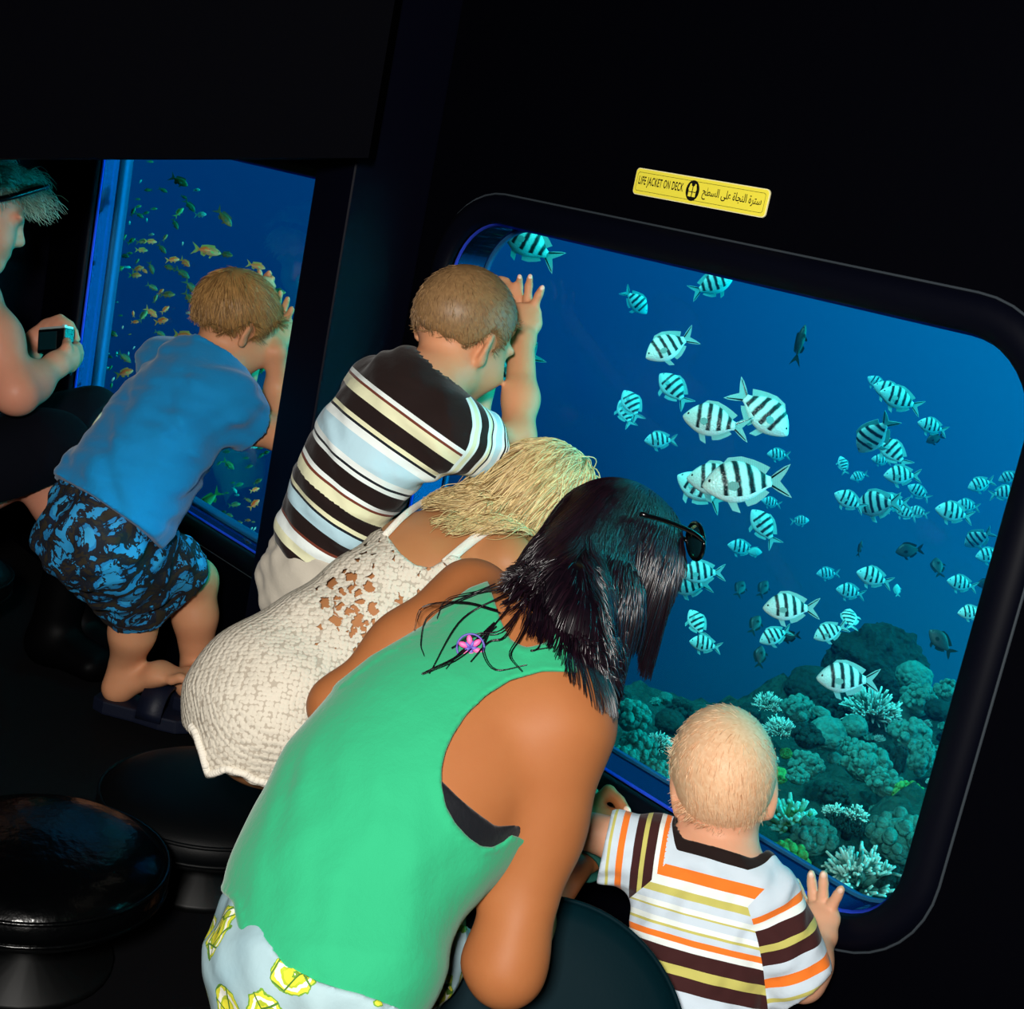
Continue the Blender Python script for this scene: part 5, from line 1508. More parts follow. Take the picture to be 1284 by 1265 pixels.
# ================================================================== BOY IN THE BROWN STRIPED SHIRT
skin('skin_fair', '#d09670', '#bd764f', 0.5, 0.1)
skin('skin_baby', '#dca686', '#d08e6e', 0.5, 0.12)
skin('skin_girl', '#b27c52', '#9c6238', 0.5, 0.08)
hairmat('hair_brown', '#5a4028', '#b08a5c', 0.45, 0.3)
hairmat('hair_sandy', '#6b4c2c', '#c89a5c', 0.45, 0.3)
hairmat('hair_baby', '#cf9468', '#f6dcb8', 0.5, 0.25)
hairmat('hair_blond', '#8a6838', '#ecd49a', 0.38, 0.4)
fabric('khaki', '#c2baab', (500, 0.25, 0.0007), 0.85, 0.1, 0.08)
W_, CRM, BLU, DKB, THN, RED = '#e6efec', '#e2e2bc', '#b4d6e2', '#1c0f0d', '#151a22', '#6e3424'
stripes('shirt_brown', [(DKB, 14), (W_, 3), (RED, 2), (CRM, 7), (DKB, 11), (CRM, 3), (THN, 1.6), (W_, 5), (BLU, 9), (W_, 4), (THN, 1.6), (W_, 3), (DKB, 11), (W_, 3), (RED, 2), (CRM, 8), (DKB, 9), (CRM, 3), (THN, 1.6), (BLU, 9), (DKB, 9), (RED, 1.6), (W_, 7), (CRM, 6), (DKB, 8), (CRM, 3), (THN, 1.5), (CRM, 2)],
        [(W_, 12), (CRM, 10), (W_, 6), (DKB, 22), (W_, 6), (CRM, 5), (THN, 4), (W_, 8), (BLU, 14), (W_, 6), (THN, 4), (W_, 3), (THN, 2.5), (W_, 3)])
ORG, OLV, PAL, TBR = '#f07a28', '#c3bd66', '#c9d8e4', '#3a1a1a'
stripes('shirt_orange', [(PAL, 10), (ORG, 8), (W_, 6), (OLV, 5), (PAL, 5), (W_, 3), (OLV, 1.5), (PAL, 5), (W_, 3), (OLV, 1.5), (PAL, 4), (ORG, 4), (W_, 4), (TBR, 9), (OLV, 6), (TBR, 9), (PAL, 10), (ORG, 9), (W_, 7), (OLV, 5), (PAL, 12), (ORG, 6), (PAL, 8)],
        [(PAL, 12), (ORG, 6), (W_, 6), (TBR, 13), (OLV, 6), (TBR, 11), (PAL, 12), (ORG, 9), (PAL, 9), (OLV, 4), (PAL, 11)])

def boy_striped():
    root = person('boy in a brown and cream striped shirt with cropped hair, hand raised to the glass', P(360, 760, 1.75))
    side = nrm([1, -0.12, -0.22])
    neckb = P(520, 492, 1.875)
    secs = [(P(398, 722, 1.93), 0.054, 0.050), (P(406, 675, 1.915), 0.060, 0.050), (P(432, 616, 1.895), 0.070, 0.054), (P(468, 558, 1.88), 0.080, 0.058), (P(505, 515, 1.87), 0.077, 0.053)]
    torso = lofts(secs, side, 0.035, 'torso') + [cap(J(520, 500, 1.865, 38), J(560, 540, 1.835, 33), 0.04, 'torso'), cap(J(508, 492, 1.885, 38), J(478, 492, 1.945, 32), 0.04, 'torso')]
    shR, shL = J(563, 545, 1.835, 34), J(476, 494, 1.945, 32)
    up = [cap(shR, J(606, 556, 1.875, 25), 0.03, 'arm'), cap(J(606, 556, 1.875, 25), J(648, 550, 1.925, 21), 0.02, 'arm')]
    fore = chain([J(648, 549, 1.925, 22), J(653, 500, 1.965, 21), J(654, 428, 2.02, 16)], 0.02, 'fore')
    armL = chain([shL, J(560, 525, 2.02, 24), J(590, 530, 2.06, 20)], 0.025, 'armL') + chain([J(590, 530, 2.06, 20), J(616, 440, 2.06, 17), J(622, 390, 2.055, 15)], 0.02, 'armL')
    A = nrm(P(660, 392, 2.055) - P(654, 428, 2.02)); nb = nrm(EYE - P(656, 400, 2.05)); sv = nrm(np.cross(A, nb))
    hand = [loft(P(654, 426, 2.022), 0.020, 0.014, P(657, 404, 2.04), 0.0245, 0.013, sv, 0.012, 'hand'), loft(P(657, 404, 2.04), 0.0245, 0.013, P(660, 388, 2.044), 0.0235, 0.010, sv, 0.012, 'hand')]
    FG = [[(652, 392), (652, 376), (651, 360), (651.5, 348.5)], [(660, 389), (661.5, 374), (663, 359), (664.5, 348)], [(667, 391), (671, 380), (675.5, 370), (679.5, 361.5)]]
    tips = []
    for f in FG:
        q = [PY(x, y, -0.012 + (0.004 if i == 3 else 0)) for i, (x, y) in enumerate(f)]; hand += finger(q, 0.0072, 0.0052); tips.append(q)
    q = [P(646, 394, 2.06), P(645, 378, 2.068), P(646, 364, 2.068), P(648, 356, 2.066)]; hand += finger(q, 0.007, 0.0052)
    hand += finger([P(650, 415, 2.05), P(641, 404, 2.06), P(638, 392, 2.065)], 0.008, 0.006)
    # left hand cupped on the far side of the forehead, fingertips showing past the brow
    hand += [cap(J(622, 392, 2.055, 15), J(623, 368, 2.065, 17), 0.012, 'hand')]
    for f in ([(626, 362), (634, 356), (641, 361)], [(624, 366), (633, 364), (641, 369)], [(622, 358), (628, 351), (636, 352)], [(620, 372), (628, 374), (636, 378)]):
        hand += finger([P(x, y, 2.07) for x, y in f], 0.0068, 0.0052)
    hand += finger([P(618, 385, 2.06), P(610, 372, 2.07), P(612, 360, 2.075)], 0.0075, 0.0055)
    hc = P(579, 419, 1.925); H = 0.179
    HA = frame([-0.12, 0.92, -0.36], [0.02, 0.36, 0.93])
    neck = [cap(J(530, 492, 1.875, 40), J(560, 462, 1.90, 39), 0.03, 'neck')]
    head = head_prims(hc, HA, H)
    legs = []
    for s, (x, y, d) in ((1, (416, 738, 1.92)), (-1, (392, 726, 1.95))):
        hp = P(x, y, d); kn = hp + np.array([0.02, 0.17, -0.22]); an = np.array([kn[0] + 0.03, kn[1] - 0.06, FLOOR + 0.07]); toe = an + np.array([0.0, 0.11, -0.04])
        legs += [cap((hp, 0.050), (kn, 0.038), 0.03, 'leg'), cap((kn, 0.037), (an, 0.026), 0.02, 'leg'), cap((an, 0.028), (toe, 0.022), 0.02, 'leg')]
    body(root, torso + up + fore + armL + hand + neck + head + legs, MAT['skin_fair'], 0.0036)
    face_parts(root, hc, HA, H, None)
    for q in tips: nail(root, q[-1], nb, q[-1] - q[-2], 0.0054)
    short_hair(root, hc, HA, H, MAT['hair_brown'], [(-0.6, -0.13), (-0.36, -0.13), (-0.18, -0.12), (-0.10, 0.06), (0.02, 0.06), (0.05, -0.02), (0.12, 0.05), (0.2, 0.24), (0.5, 0.27)], 0.026, 0.014, 9000, 0.0006, (0.02, -0.30, 0.40), 2)
    # T-shirt
    ax = nrm(secs[4][0] - secs[0][0])
    cuffp, cuffd = P(600, 556, 1.872), nrm(np.array(P(648, 550, 1.925)) - P(563, 545, 1.835))
    shp = torso + [cap((shR[0], shR[1] + 0.004), J(608, 558, 1.875, 37), 0.03, 'slv'), cap((shL[0], shL[1] + 0.004), J(545, 520, 2.00, 36), 0.03, 'slvL')]
    def cuts(X):
        a = (X - P(606, 557, 1.878)) @ cuffd
        b = (X - P(540, 518, 2.0)) @ nrm(np.array(P(560, 525, 2.02)) - shL[0])
        c = -((X - P(380, 692, 1.92)) @ nrm(secs[2][0] - secs[0][0]))
        n = 0.052 - np.linalg.norm((X - P(534, 486, 1.882)) * [1, 1, 1], axis=1)
        return np.max([a, b, c, n], 0)
    def at(V):
        st = np.clip(1.03 - 1.03 * along_poly(V, [P(370, 712, 1.92), P(402, 660, 1.905), secs[2][0], secs[3][0], P(520, 484, 1.875)]), 0, 0.999)
        sl = np.clip(along(V, P(556, 543, 1.83), P(606, 557, 1.878)), 0, 1)
        dS = np.min([prim_d(p, V) for p in shp if p['tag'] == 'slv'], 0); dT = np.min([prim_d(p, V) for p in torso], 0)
        return dict(st=st, sl=sl, arm=np.clip(0.5 + np.minimum((dT - dS - 0.002) / 0.03, (sl - 0.04) * 2), 0, 1), collar=np.zeros(len(V)))
    cloth(root, 't_shirt', shp, MAT['shirt_brown'], 0.0075, [cuts], 0.0032, (12, 0.0026, 120, 6, [0.5, 0.2, 0.9]), 1, at)
    sh = [loft(secs[0][0] - ax * 0.015, 0.062, 0.056, secs[1][0], 0.062, 0.050, side, 0.04)]
    for i in (0, 3): sh.append(cap((legs[i]['a'], 0.056), (legs[i]['b'] * 0.85 + legs[i]['a'] * 0.15, 0.056), 0.05))
    cloth(root, 'shorts', sh, MAT['khaki'], 0.006, [half(P(397, 672, 1.915), nrm(secs[2][0] - secs[0][0]))], 0.004, (14, 0.0040, 110))
boy_striped()

# ================================================================== TODDLER
def toddler():
    root = person('blond toddler in an orange, brown and white striped shirt, palm on the window frame', P(930, 1300, 1.6))
    side = nrm(M3 @ np.array([0.90, 0.36, -0.22]))
    secs = [(P(848, 1330, 1.585), 0.078, 0.060), (P(864, 1250, 1.60), 0.074, 0.058), (P(880, 1180, 1.61), 0.071, 0.054), (P(894, 1118, 1.62), 0.070, 0.048)]
    torso = lofts(secs, side, 0.03, 'torso') + [cap(J(905, 1092, 1.625, 36), J(952, 1124, 1.597, 32), 0.04, 'torso'), cap(J(895, 1088, 1.63, 34), J(826, 1072, 1.64, 32), 0.04, 'torso')]
    shR, shL = J(956, 1128, 1.595, 33), J(824, 1072, 1.64, 32)
    elR = J(1006, 1228, 1.585, 24)
    armR = chain([shR, J(984, 1182, 1.58, 28), elR], 0.025, 'armR') + chain([elR, J(1017, 1206, 1.60, 23), (PY(1029, 1176, -0.044), 0.0175)], 0.02, 'armR')
    armL = chain([shL, J(782, 1056, 1.645, 25), J(742, 1044, 1.65, 18)], 0.025, 'armL') + chain([J(742, 1042, 1.65, 19), J(716, 1038, 1.655, 17), J(694, 1040, 1.66, 15)], 0.02, 'armL')
    wr = PY(1029, 1172, -0.042); kn = PY(1027, 1140, -0.027); Aa = nrm(kn - wr); nb = nrm(EYE - kn); sv = nrm(np.cross(Aa, nb))
    hand = [loft(wr, 0.0185, 0.013, PY(1028, 1152, -0.032), 0.022, 0.012, sv, 0.01, 'hand'), loft(PY(1028, 1152, -0.032), 0.022, 0.012, kn, 0.0215, 0.0095, sv, 0.01, 'hand')]
    FG = [[(1011, 1141), (1007, 1130), (1002, 1117), (998.5, 1106)], [(1021, 1136), (1019.5, 1122), (1018, 1108), (1017, 1096)], [(1031, 1136), (1032, 1122), (1032.5, 1108), (1032.5, 1096)], [(1040, 1142), (1045, 1132), (1050, 1123), (1054.5, 1115)]]
    tips = []
    for f in FG:
        q = [PY(x, y, -0.023) for x, y in f]; hand += finger(q, 0.0070, 0.0054, 0.003); tips.append(q)
    hand += finger([PY(1014, 1162, -0.036), PY(1007, 1152, -0.028), PY(1004, 1143, -0.024)], 0.0078, 0.006, 0.004)
    hl = P(694, 1040, 1.66)
    hand += [cap((hl, 0.014), (P(682, 1044, 1.665), 0.016), 0.01, 'hand')]
    for k, (x, y) in enumerate(((658, 1030), (652, 1038), (652, 1047), (657, 1055))): hand += finger([P(676, 1036 + 5 * k, 1.67), P((674 + x) / 2, (1034 + 5 * k + y) / 2, 1.675), P(x, y, 1.675)], 0.0068, 0.0054, 0.003)
    hand += finger([P(688, 1036, 1.66), P(684, 1024, 1.665), P(678, 1018, 1.668)], 0.0075, 0.0058, 0.003)
    hc = P(906, 990, 1.65); H = 0.176
    HA = frame(M3 @ np.array([0.06, 0.20, 0.97]), M3 @ np.array([0.02, -0.97, 0.2]))
    at = lambda r, f, u: hc + H * (r * HA[0] + f * HA[1] + u * HA[2])
    head = head_prims(hc, HA, H, jaw=1.0, nar=0.85) + [ell(at(0, -0.06, 0.16), HA, np.array([0.30, 0.41, 0.36]) * H, 0.03, 'head')]
    neck = [cap(J(905, 1090, 1.62, 37), J(903, 1050, 1.635, 36), 0.03, 'neck')]
    legs = []
    for s, (x, y) in ((1, (890, 1335)), (-1, (815, 1318))):
        hp = P(x, y, 1.60); knn = hp + nrm(M3 @ np.array([0.45 * s + 0.12, 0.1, 0.6])) * 0.13; knn[1] = min(knn[1], -0.07); an = knn + np.array([-0.02, -0.12, -0.04]); an[2] = max(an[2], FLOOR + 0.04)
        legs += [cap((hp, 0.055), (knn, 0.042), 0.03, 'leg'), cap((knn, 0.04), (an, 0.028), 0.03, 'leg'), cap((an, 0.027), (an + np.array([0.01, -0.06, -0.01]), 0.02), 0.02, 'leg')]
    body(root, torso + armR + armL + hand + neck + head + legs, MAT['skin_baby'], 0.0032)
    face_parts(root, hc, HA, H, None)
    for q in tips: nail(root, q[-1], nb, q[-1] - q[-2], 0.0055)
    short_hair(root, hc, HA, H, MAT['hair_baby'], [(-0.6, -0.40), (-0.3, -0.38), (-0.15, -0.16), (-0.08, 0.06), (0.05, 0.08), (0.12, 0.10), (0.22, 0.30), (0.5, 0.34)], 0.014, 0.019, 9000, 0.0006, (0.08, -0.32, 0.34), 5, 0.10, 0.0032,
               lambda at2: [ell(at2(0, -0.06, 0.16), HA, (np.array([0.30, 0.41, 0.36]) + 0.012) * H, 0.03)], 0.85)
    ax = nrm(secs[3][0] - secs[0][0])
    cR, dR = P(999, 1236, 1.59), nrm(elR[0] - shR[0])
    cL, dL = P(758, 1060, 1.65), nrm(P(742, 1052, 1.65) - shL[0])
    shp = torso + [cap(J(906, 1098, 1.62, 42), J(904, 1060, 1.628, 37), 0.025, 'torso')] + [cap((shR[0], shR[1] + 0.003), J(1004, 1242, 1.58, 36), 0.025, 'slvR'), cap(J(986, 1180, 1.575, 33), J(1000, 1225, 1.575, 33), 0.02, 'slvR'), cap((shL[0], shL[1] + 0.007), J(750, 1060, 1.652, 39), 0.025, 'slvL')]
    nkd = nrm(M3 @ np.array([0.30, -0.90, 0.32]))
    def cuts(X):
        a = (X - P(1006, 1234, 1.587)) @ nrm(dR + 0.25 * M3[:, 0]); a = np.where(prim_d(shp[-3], X) < prim_d(secs_l, X), a, -1)
        b = (X - cL) @ dL
        n = np.where(np.linalg.norm(X - P(903, 1056, 1.629), axis=1) < 0.056, (X - P(900, 1069, 1.622)) @ nkd, -1)
        return np.max([a, b, n], 0)
    secs_l = torso[1]
    def attr(V):
        st = np.clip(along(V, P(906, 1078, 1.63), P(850, 1350, 1.585)), 0.045, 0.999)
        slR = np.clip(along(V, P(958, 1112, 1.59), P(1008, 1244, 1.587)), 0, 0.999)
        slL = np.clip(along(V, P(836, 1074, 1.635), P(757, 1060, 1.65)), 0, 1)
        dT = np.min([prim_d(p, V) for p in torso], 0); dR_ = prim_d(shp[-3], V); dL_ = prim_d(shp[-1], V)
        mR = (dT - dR_ - 0.004) / 0.03; mL = (dT - dL_ - 0.004) / 0.03
        nr = np.maximum(np.linalg.norm(V - P(904, 1066, 1.626), axis=1) - 0.012, -((V - P(900, 1069, 1.622)) @ nkd) + 0.0535 - 0.0155)
        return dict(st=st, sl=np.where(dR_ < dL_, slR, np.clip(0.12 + 0.88 * slL, 0, 0.999)), arm=np.clip(0.5 + np.maximum(mR, mL), 0, 1), collar=np.clip(0.5 + (0.0535 - nr) / 0.02, 0, 1))
    cloth(root, 't_shirt', shp, MAT['shirt_orange'], 0.0065, [cuts], 0.0030, (22, 0.0020, 150), 1, attr)
    tr = [loft(secs[0][0] - ax * 0.02, 0.086, 0.068, secs[0][0] + ax * 0.03, 0.080, 0.06, side, 0.03), cap((legs[0]['a'], 0.06), (legs[0]['b'], 0.05), 0.04), cap((legs[3]['a'], 0.06), (legs[3]['b'], 0.05), 0.04)]
    cloth(root, 'trousers', tr, MAT['khaki'], 0.005, [half(secs[0][0] + ax * 0.012, ax)], 0.004, (24, 0.003, 120))
toddler()
# ================================================================== GIRL IN THE CROCHET DRESS
def crochet():
    """Cream crochet: knotted relief with small gaps, and an open flower motif where skin shows through."""
    t = NT('crochet_cream')
    o = t.obj()
    mp = t.n('Mapping'); t.l(o, mp.inputs['Vector']); mp.inputs['Rotation'].default_value = (0.5, 0.6, 0.7)
    br = t.n('TexBrick', Scale=62.0); t.l(mp.outputs[0], br.inputs['Vector'])
    v = t.voro(175, 'F1', mp.outputs[0], 0.5); v2 = t.voro(150, 'DISTANCE_TO_EDGE', mp.outputs[0], 0.6)
    wv = t.n('TexWave', Scale=42.0, Distortion=3.0); wv.inputs['Detail Scale'].default_value = 2.0; t.l(mp.outputs[0], wv.inputs['Vector'])
    h = t.math('MULTIPLY_ADD', wv.outputs[1], 0.45, t.math('MULTIPLY', v, -0.9))
    c = t.mix(t.noise(25, 3), lin('#dcd4c4'), lin('#c8bfae'))
    c = t.mix(t.math('MULTIPLY', t.math('GREATER_THAN', v, 0.62), 0.5), c, lin('#8a7a68'))
    p = t.pbsdf(Roughness=0.9); t.l(c, p.inputs['Base Color']); p.inputs['Specular IOR Level'].default_value = 0.15
    t.l(t.bump(h, 0.6, 0.0022), p.inputs['Normal'])
    # openings: small slots away from the seat, petals of the flower
    slot = t.math('MULTIPLY', t.math('GREATER_THAN', t.attr('open'), 0.5), t.math('GREATER_THAN', t.voro(95, 'F1', mp.outputs[0], 1.0), 0.80))
    fl = t.math('GREATER_THAN', t.attr('flower'), 0.5)
    hole = t.math('MAXIMUM', slot, fl)
    tr = t.n('BsdfTransparent'); m = t.n('MixShader'); t.l(hole, m.inputs[0]); t.l(p.outputs[0], m.inputs[1]); t.l(tr.outputs[0], m.inputs[2])
    MAT['crochet'] = t.done(m.outputs[0])
crochet()
fabric('strap_cream', '#e9e2d4', (500, 0.4, 0.001), 0.85)

def girl():
    root = person('blond child in a cream crochet sundress bending towards the window', P(330, 960, 1.70))
    side = nrm([1, -0.15, -0.25])
    secs = [(P(338, 905, 1.715), 0.086, 0.080), (P(352, 872, 1.72), 0.088, 0.080), (P(410, 812, 1.745), 0.074, 0.062), (P(470, 762, 1.775), 0.070, 0.056), (P(535, 712, 1.805), 0.078, 0.058), (P(585, 682, 1.83), 0.074, 0.048)]
    torso = lofts(secs, side, 0.035, 'torso') + [cap(J(603, 680, 1.83, 32), J(636, 706, 1.775, 32), 0.035, 'torso'), cap(J(596, 668, 1.845, 30), J(566, 652, 1.91, 28), 0.035, 'torso')]
    shR, shL = J(640, 708, 1.77, 33), J(562, 650, 1.915, 28)
    arms = chain([shR, J(700, 735, 1.83, 24), J(745, 755, 1.86, 20), J(768, 705, 1.87, 16), J(775, 680, 1.885, 14)], 0.025, 'arm')
    arms += chain([shL, J(610, 665, 1.98, 22), J(640, 690, 2.03, 19), J(662, 650, 2.02, 15), J(668, 630, 2.01, 13)], 0.025, 'arm')
    hands = []
    for hx, hy, d in ((775, 678, float(project(PY(775, 660, -0.035)[None])[2][0])), (668, 628, float(project(PY(668, 610, -0.035)[None])[2][0]))):
        hands += [cap(J(hx, hy + 2, d, 12), J(hx + 2, hy - 16, d + 0.01, 14), 0.01, 'hand')]
        for k in range(4): hands += finger([P(hx - 8 + 6 * k, hy - 22, d + 0.008), P(hx - 10 + 7.5 * k, hy - 36, d + 0.008), P(hx - 11 + 8.5 * k, hy - 46 + 3 * abs(k - 1.5), d + 0.008)], 0.007, 0.0055)
        hands += finger([P(hx - 10, hy - 6, d), P(hx - 20, hy - 16, d + 0.008), P(hx - 22, hy - 24, d + 0.012)], 0.0078, 0.006)
    hc = P(678, 634, 1.87); H = 0.165
    HA = frame([0.10, 0.86, -0.50], [0.0, 0.5, 0.86])
    neck = [cap(J(606, 668, 1.84, 34), J(648, 640, 1.86, 33), 0.03, 'neck')]
    legs = []
    for s, (x, y, d) in ((1, (352, 905, 1.70)), (-1, (335, 890, 1.78))):
        hp = P(x, y, d); kn = hp + np.array([-0.02, 0.20, -0.14]); kn[1] = min(kn[1], -0.14); an = np.array([kn[0] + 0.02, kn[1] - 0.12, FLOOR + 0.06])
        legs += [cap((hp, 0.062), (kn, 0.042), 0.03, 'leg'), cap((kn, 0.041), (an, 0.027), 0.02, 'leg'), cap((an, 0.028), (an + np.array([0, 0.11, -0.035]), 0.021), 0.02, 'leg')]
    body(root, torso + arms + hands + neck + head_prims(hc, HA, H) + legs, MAT['skin_girl'], 0.0038)
    face_parts(root, hc, HA, H, None)
    # dress: bodice, seat and skirt hem hanging at the back
    drs = torso[:5] + [cap(J(345, 905, 1.705, 78), J(398, 985, 1.78, 70), 0.05, 'skirt'), cap(J(330, 905, 1.71, 78), J(310, 945, 1.70, 56), 0.05, 'skirt'), cap(J(345, 880, 1.74, 78), J(390, 930, 1.86, 70), 0.05, 'skirt')]
    poly = [(478, 662), (486, 672), (502, 694), (520, 708), (540, 712), (556, 702), (566, 694), (700, 760), (640, 1100), (420, 1100), (352, 1000), (337, 991), (326, 985), (314, 984), (303, 974), (291, 973), (280, 968), (268, 976), (258, 976), (253, 962), (250, 950), (246, 938), (242, 925), (236, 918), (225, 905), (200, 850), (250, 770), (420, 690)]
    f = Field(drs, 0.0036, 0.008)
    f.displace(lambda X: waves(X, 31, 0.0022, 40))
    f.cut(lambda X: poly_sd(X, poly))
    V, F = f.mesh(1, keep=1)
    me = mesh_np('dress', V, F)
    u, v, d = project(V)
    op = ((u > 395) & (v < 900)).astype(float); set_attr(me, 'open', op)
    # flower motif: 8 petals of openings round a centre on the lower back, drawn in the dress's own tangent plane
    fl = np.zeros(len(V))
    for cx, cy, R in ((437, 752, 34), (466, 790, 26)):
        c0 = march(cx, cy, drs, 0.008); n0 = nrm(EYE - c0)
        e1 = nrm(np.cross(n0, [0, 0, 1])); e2 = np.cross(e1, n0)
        q = V - c0; a = q @ e1; b = q @ e2; r = np.hypot(a, b) / (R * 1.75 / FPX); th = np.arctan2(b, a)
        k = np.cos(8 * th / 2) ** 2
        near = np.abs(q @ n0) < 0.05
        fl = np.maximum(fl, (((k > 0.42) & (r > 0.22) & (r < 0.55)) | ((np.cos(7 * th / 2 + 1) ** 2 > 0.5) & (r > 0.70) & (r < 1.0))) * near)
    set_attr(me, 'flower', fl)
    dress = place('dress', me, MAT['crochet'], root)
    # scalloped hem edge
    hem = [(337, 991), (326, 986), (314, 983), (303, 976), (291, 973), (280, 970), (268, 974), (258, 975), (253, 962), (250, 950), (246, 938), (242, 925), (237, 917)]
    parts = []
    for i, (x, y) in enumerate(spline(hem, 46)):
        c0 = f.march(x + 4, y - 6, 0.0005)
        if c0 is None: continue
        parts.append(ball_vf(c0, (0.0052, 0.0052, 0.0045), 8, 6))
    place('scalloped_hem', mesh_np('scalloped_hem', *grid_merge(parts)), MAT['strap_cream'], dress)
    sf = Field(torso + neck + arms[:1] + arms[4:5], 0.004, 0.004)
    def strap(pts, w, name):
        s = spline(pts, 26); c = [sf.march(x, y, 0.0015) for x, y in s]; c = np.array([q for q in c if q is not None])
        c[1:-1] = (c[:-2] + 2 * c[1:-1] + c[2:]) / 4
        T = np.gradient(c, axis=0); V = []
        for p, t in zip(c, T):
            n = nrm(EYE - p); b = nrm(np.cross(t, n)); n = np.cross(b, nrm(t)) 
            if np.dot(n, EYE - p) < 0: n = -n
            V += [p - b * w - n * 0.003, p - b * w * 0.9 + n * 0.0025, p + b * w * 0.9 + n * 0.0025, p + b * w - n * 0.003]
        F = [(i * 4 + k, i * 4 + (k + 1) % 4, (i + 1) * 4 + (k + 1) % 4, (i + 1) * 4 + k) for i in range(len(c) - 1) for k in range(4)] + [(0, 1, 2, 3)[::-1], tuple(len(V) - 4 + k for k in range(4))]
        place(name, mesh_np(name, V, F), MAT['strap_cream'], dress)
    strap([(558, 706), (577, 690), (597, 674), (617, 661), (632, 655)], 0.0062, 'shoulder_strap')
    strap([(482, 672), (505, 648), (532, 628), (560, 616), (580, 618)], 0.0045, 'shoulder_strap')
    # hair
    at = lambda r, fo, u: hc + H * (r * HA[0] + fo * HA[1] + u * HA[2])
    hp = [ell(at(0, -0.045, 0.11), HA, np.array([0.375, 0.45, 0.415]) * H, 0.03)] + chain([J(650, 640, 1.84, 38), J(618, 652, 1.825, 20)], 0.03) + chain([J(668, 640, 1.83, 40), J(666, 662, 1.81, 16)], 0.03)
    f = Field(hp, 0.004)
    f.cut(lambda X: np.where(np.abs(((X - hc) @ HA[0]) / H) < 0.34, ((X - hc) @ HA[1]) / H - np.interp(((X - hc) @ HA[2]) / H, [-0.6, -0.1, 0.2, 0.36, 0.5], [0.0, 0.08, 0.28, 0.42, 0.6]), -0.1) * H, 0.01)
    V, F = f.mesh(2); g = np.random.default_rng(9)
    me = mesh_np('hair', V, F); set_attr(me, 'tone', g.uniform(0.1, 0.6, len(V)))
    hair = place('hair', me, MAT['hair_blond'], root)
    Nn = vnormals(V, F); q = (V - hc) / H
    ok = np.nonzero(q @ HA[1] < 0.36)[0]
    ids = g.choice(ok, 3800); par = at(0, 0.1, 0.50)
    roots = V[ids] - Nn[ids] * 0.003; v = HA[0] * np.sign(q[ids] @ HA[0])[:, None] * 0.45 - HA[1] * 0.8 - HA[2] * 0.3; v = v - Nn[ids] * (v * Nn[ids]).sum(1)[:, None]
    coll = [f, Field(neck + torso + arms[:1], 0.006, 0.008)]
    pts = gravity_hair(roots, v, g.uniform(0.7, 1.1, len(ids)) * np.clip(0.07 + 0.75 * np.linalg.norm(V[ids] - P(600, 665, 1.83), axis=1), 0.06, 0.19), coll, 0.0012, nrm([-0.45, -0.22, -1.0]), 20, 0.75, 8, 0.16)
    cl = g.choice(len(ids), 130, replace=False)
    nearc = np.argmin(((pts[:, 9][:, None] - pts[cl, 9][None]) ** 2).sum(-1), 1)
    w = (np.linspace(0, 1, pts.shape[1]) ** 1.5 * 0.65)[None, :, None]
    pts = pts * (1 - w) + pts[cl][nearc] * w
    s = np.linspace(0, 1, pts.shape[1])[None, :, None]
    pts = pts + 0.004 * np.sin(s * 9 + g.uniform(0, 6, (len(ids), 1, 1))) * s * g.normal(size=(len(ids), 1, 3))
    strand_mesh('hair_strands', pts, 0.00095, MAT['hair_blond'], hair, np.clip(g.normal(0.55, 0.28, len(ids)), 0, 1), 4, 0.35)
girl()
# ================================================================== BOY IN THE BLUE SHIRT
fabric('shirt_blue', '#0c86c4', (650, 0.25, 0.0007), 0.85, 0.2, 0.06)
def hawaiian():
    t = NT('hawaiian_print')
    v = t.n('TexVoronoi', _feature='F1', Scale=17.0); t.l(t.obj(), v.inputs['Vector'])
    n = t.noise(22, 4, 0.6, None, 1.5); n2 = t.noise(60, 2)
    d = t.math('ADD', v.outputs['Distance'], t.math('MULTIPLY_ADD', n, 0.5, -0.25))
    leaf = t.math('LESS_THAN', t.math('ABSOLUTE', t.math('ADD', n, -0.5)), 0.035)
    c = t.ramp(d, [(0.0, lin('#2fa3dc')), (0.34, lin('#1d86c4')), (0.44, lin('#0b1830')), (0.49, lin('#2b2416')), (0.60, lin('#0c1526')), (0.64, lin('#2496d2'))], 'CONSTANT')
    c = t.mix(leaf, c, lin('#08101f'))
    p = t.pbsdf(Roughness=0.8); t.l(c, p.inputs['Base Color'])
    t.l(t.bump(t.noise(28, 4), 0.45, 0.006), p.inputs['Normal'])
    MAT['hawaiian'] = t.done(p.outputs[0])
hawaiian()
simple('sandal_navy', '#0a1022', 0.55, 0.3, (200, 0.3, 0.001)); simple('trouser_navy', '#04060f', 0.9, 0.1); simple('shoe_black', '#030304', 0.5, 0.05)
hairmat('hair_bleached', '#5a6a58', '#cfe0c8', 0.4, 0.4)
skin('skin_rosy', '#d8987c', '#c07058', 0.45, 0.1)

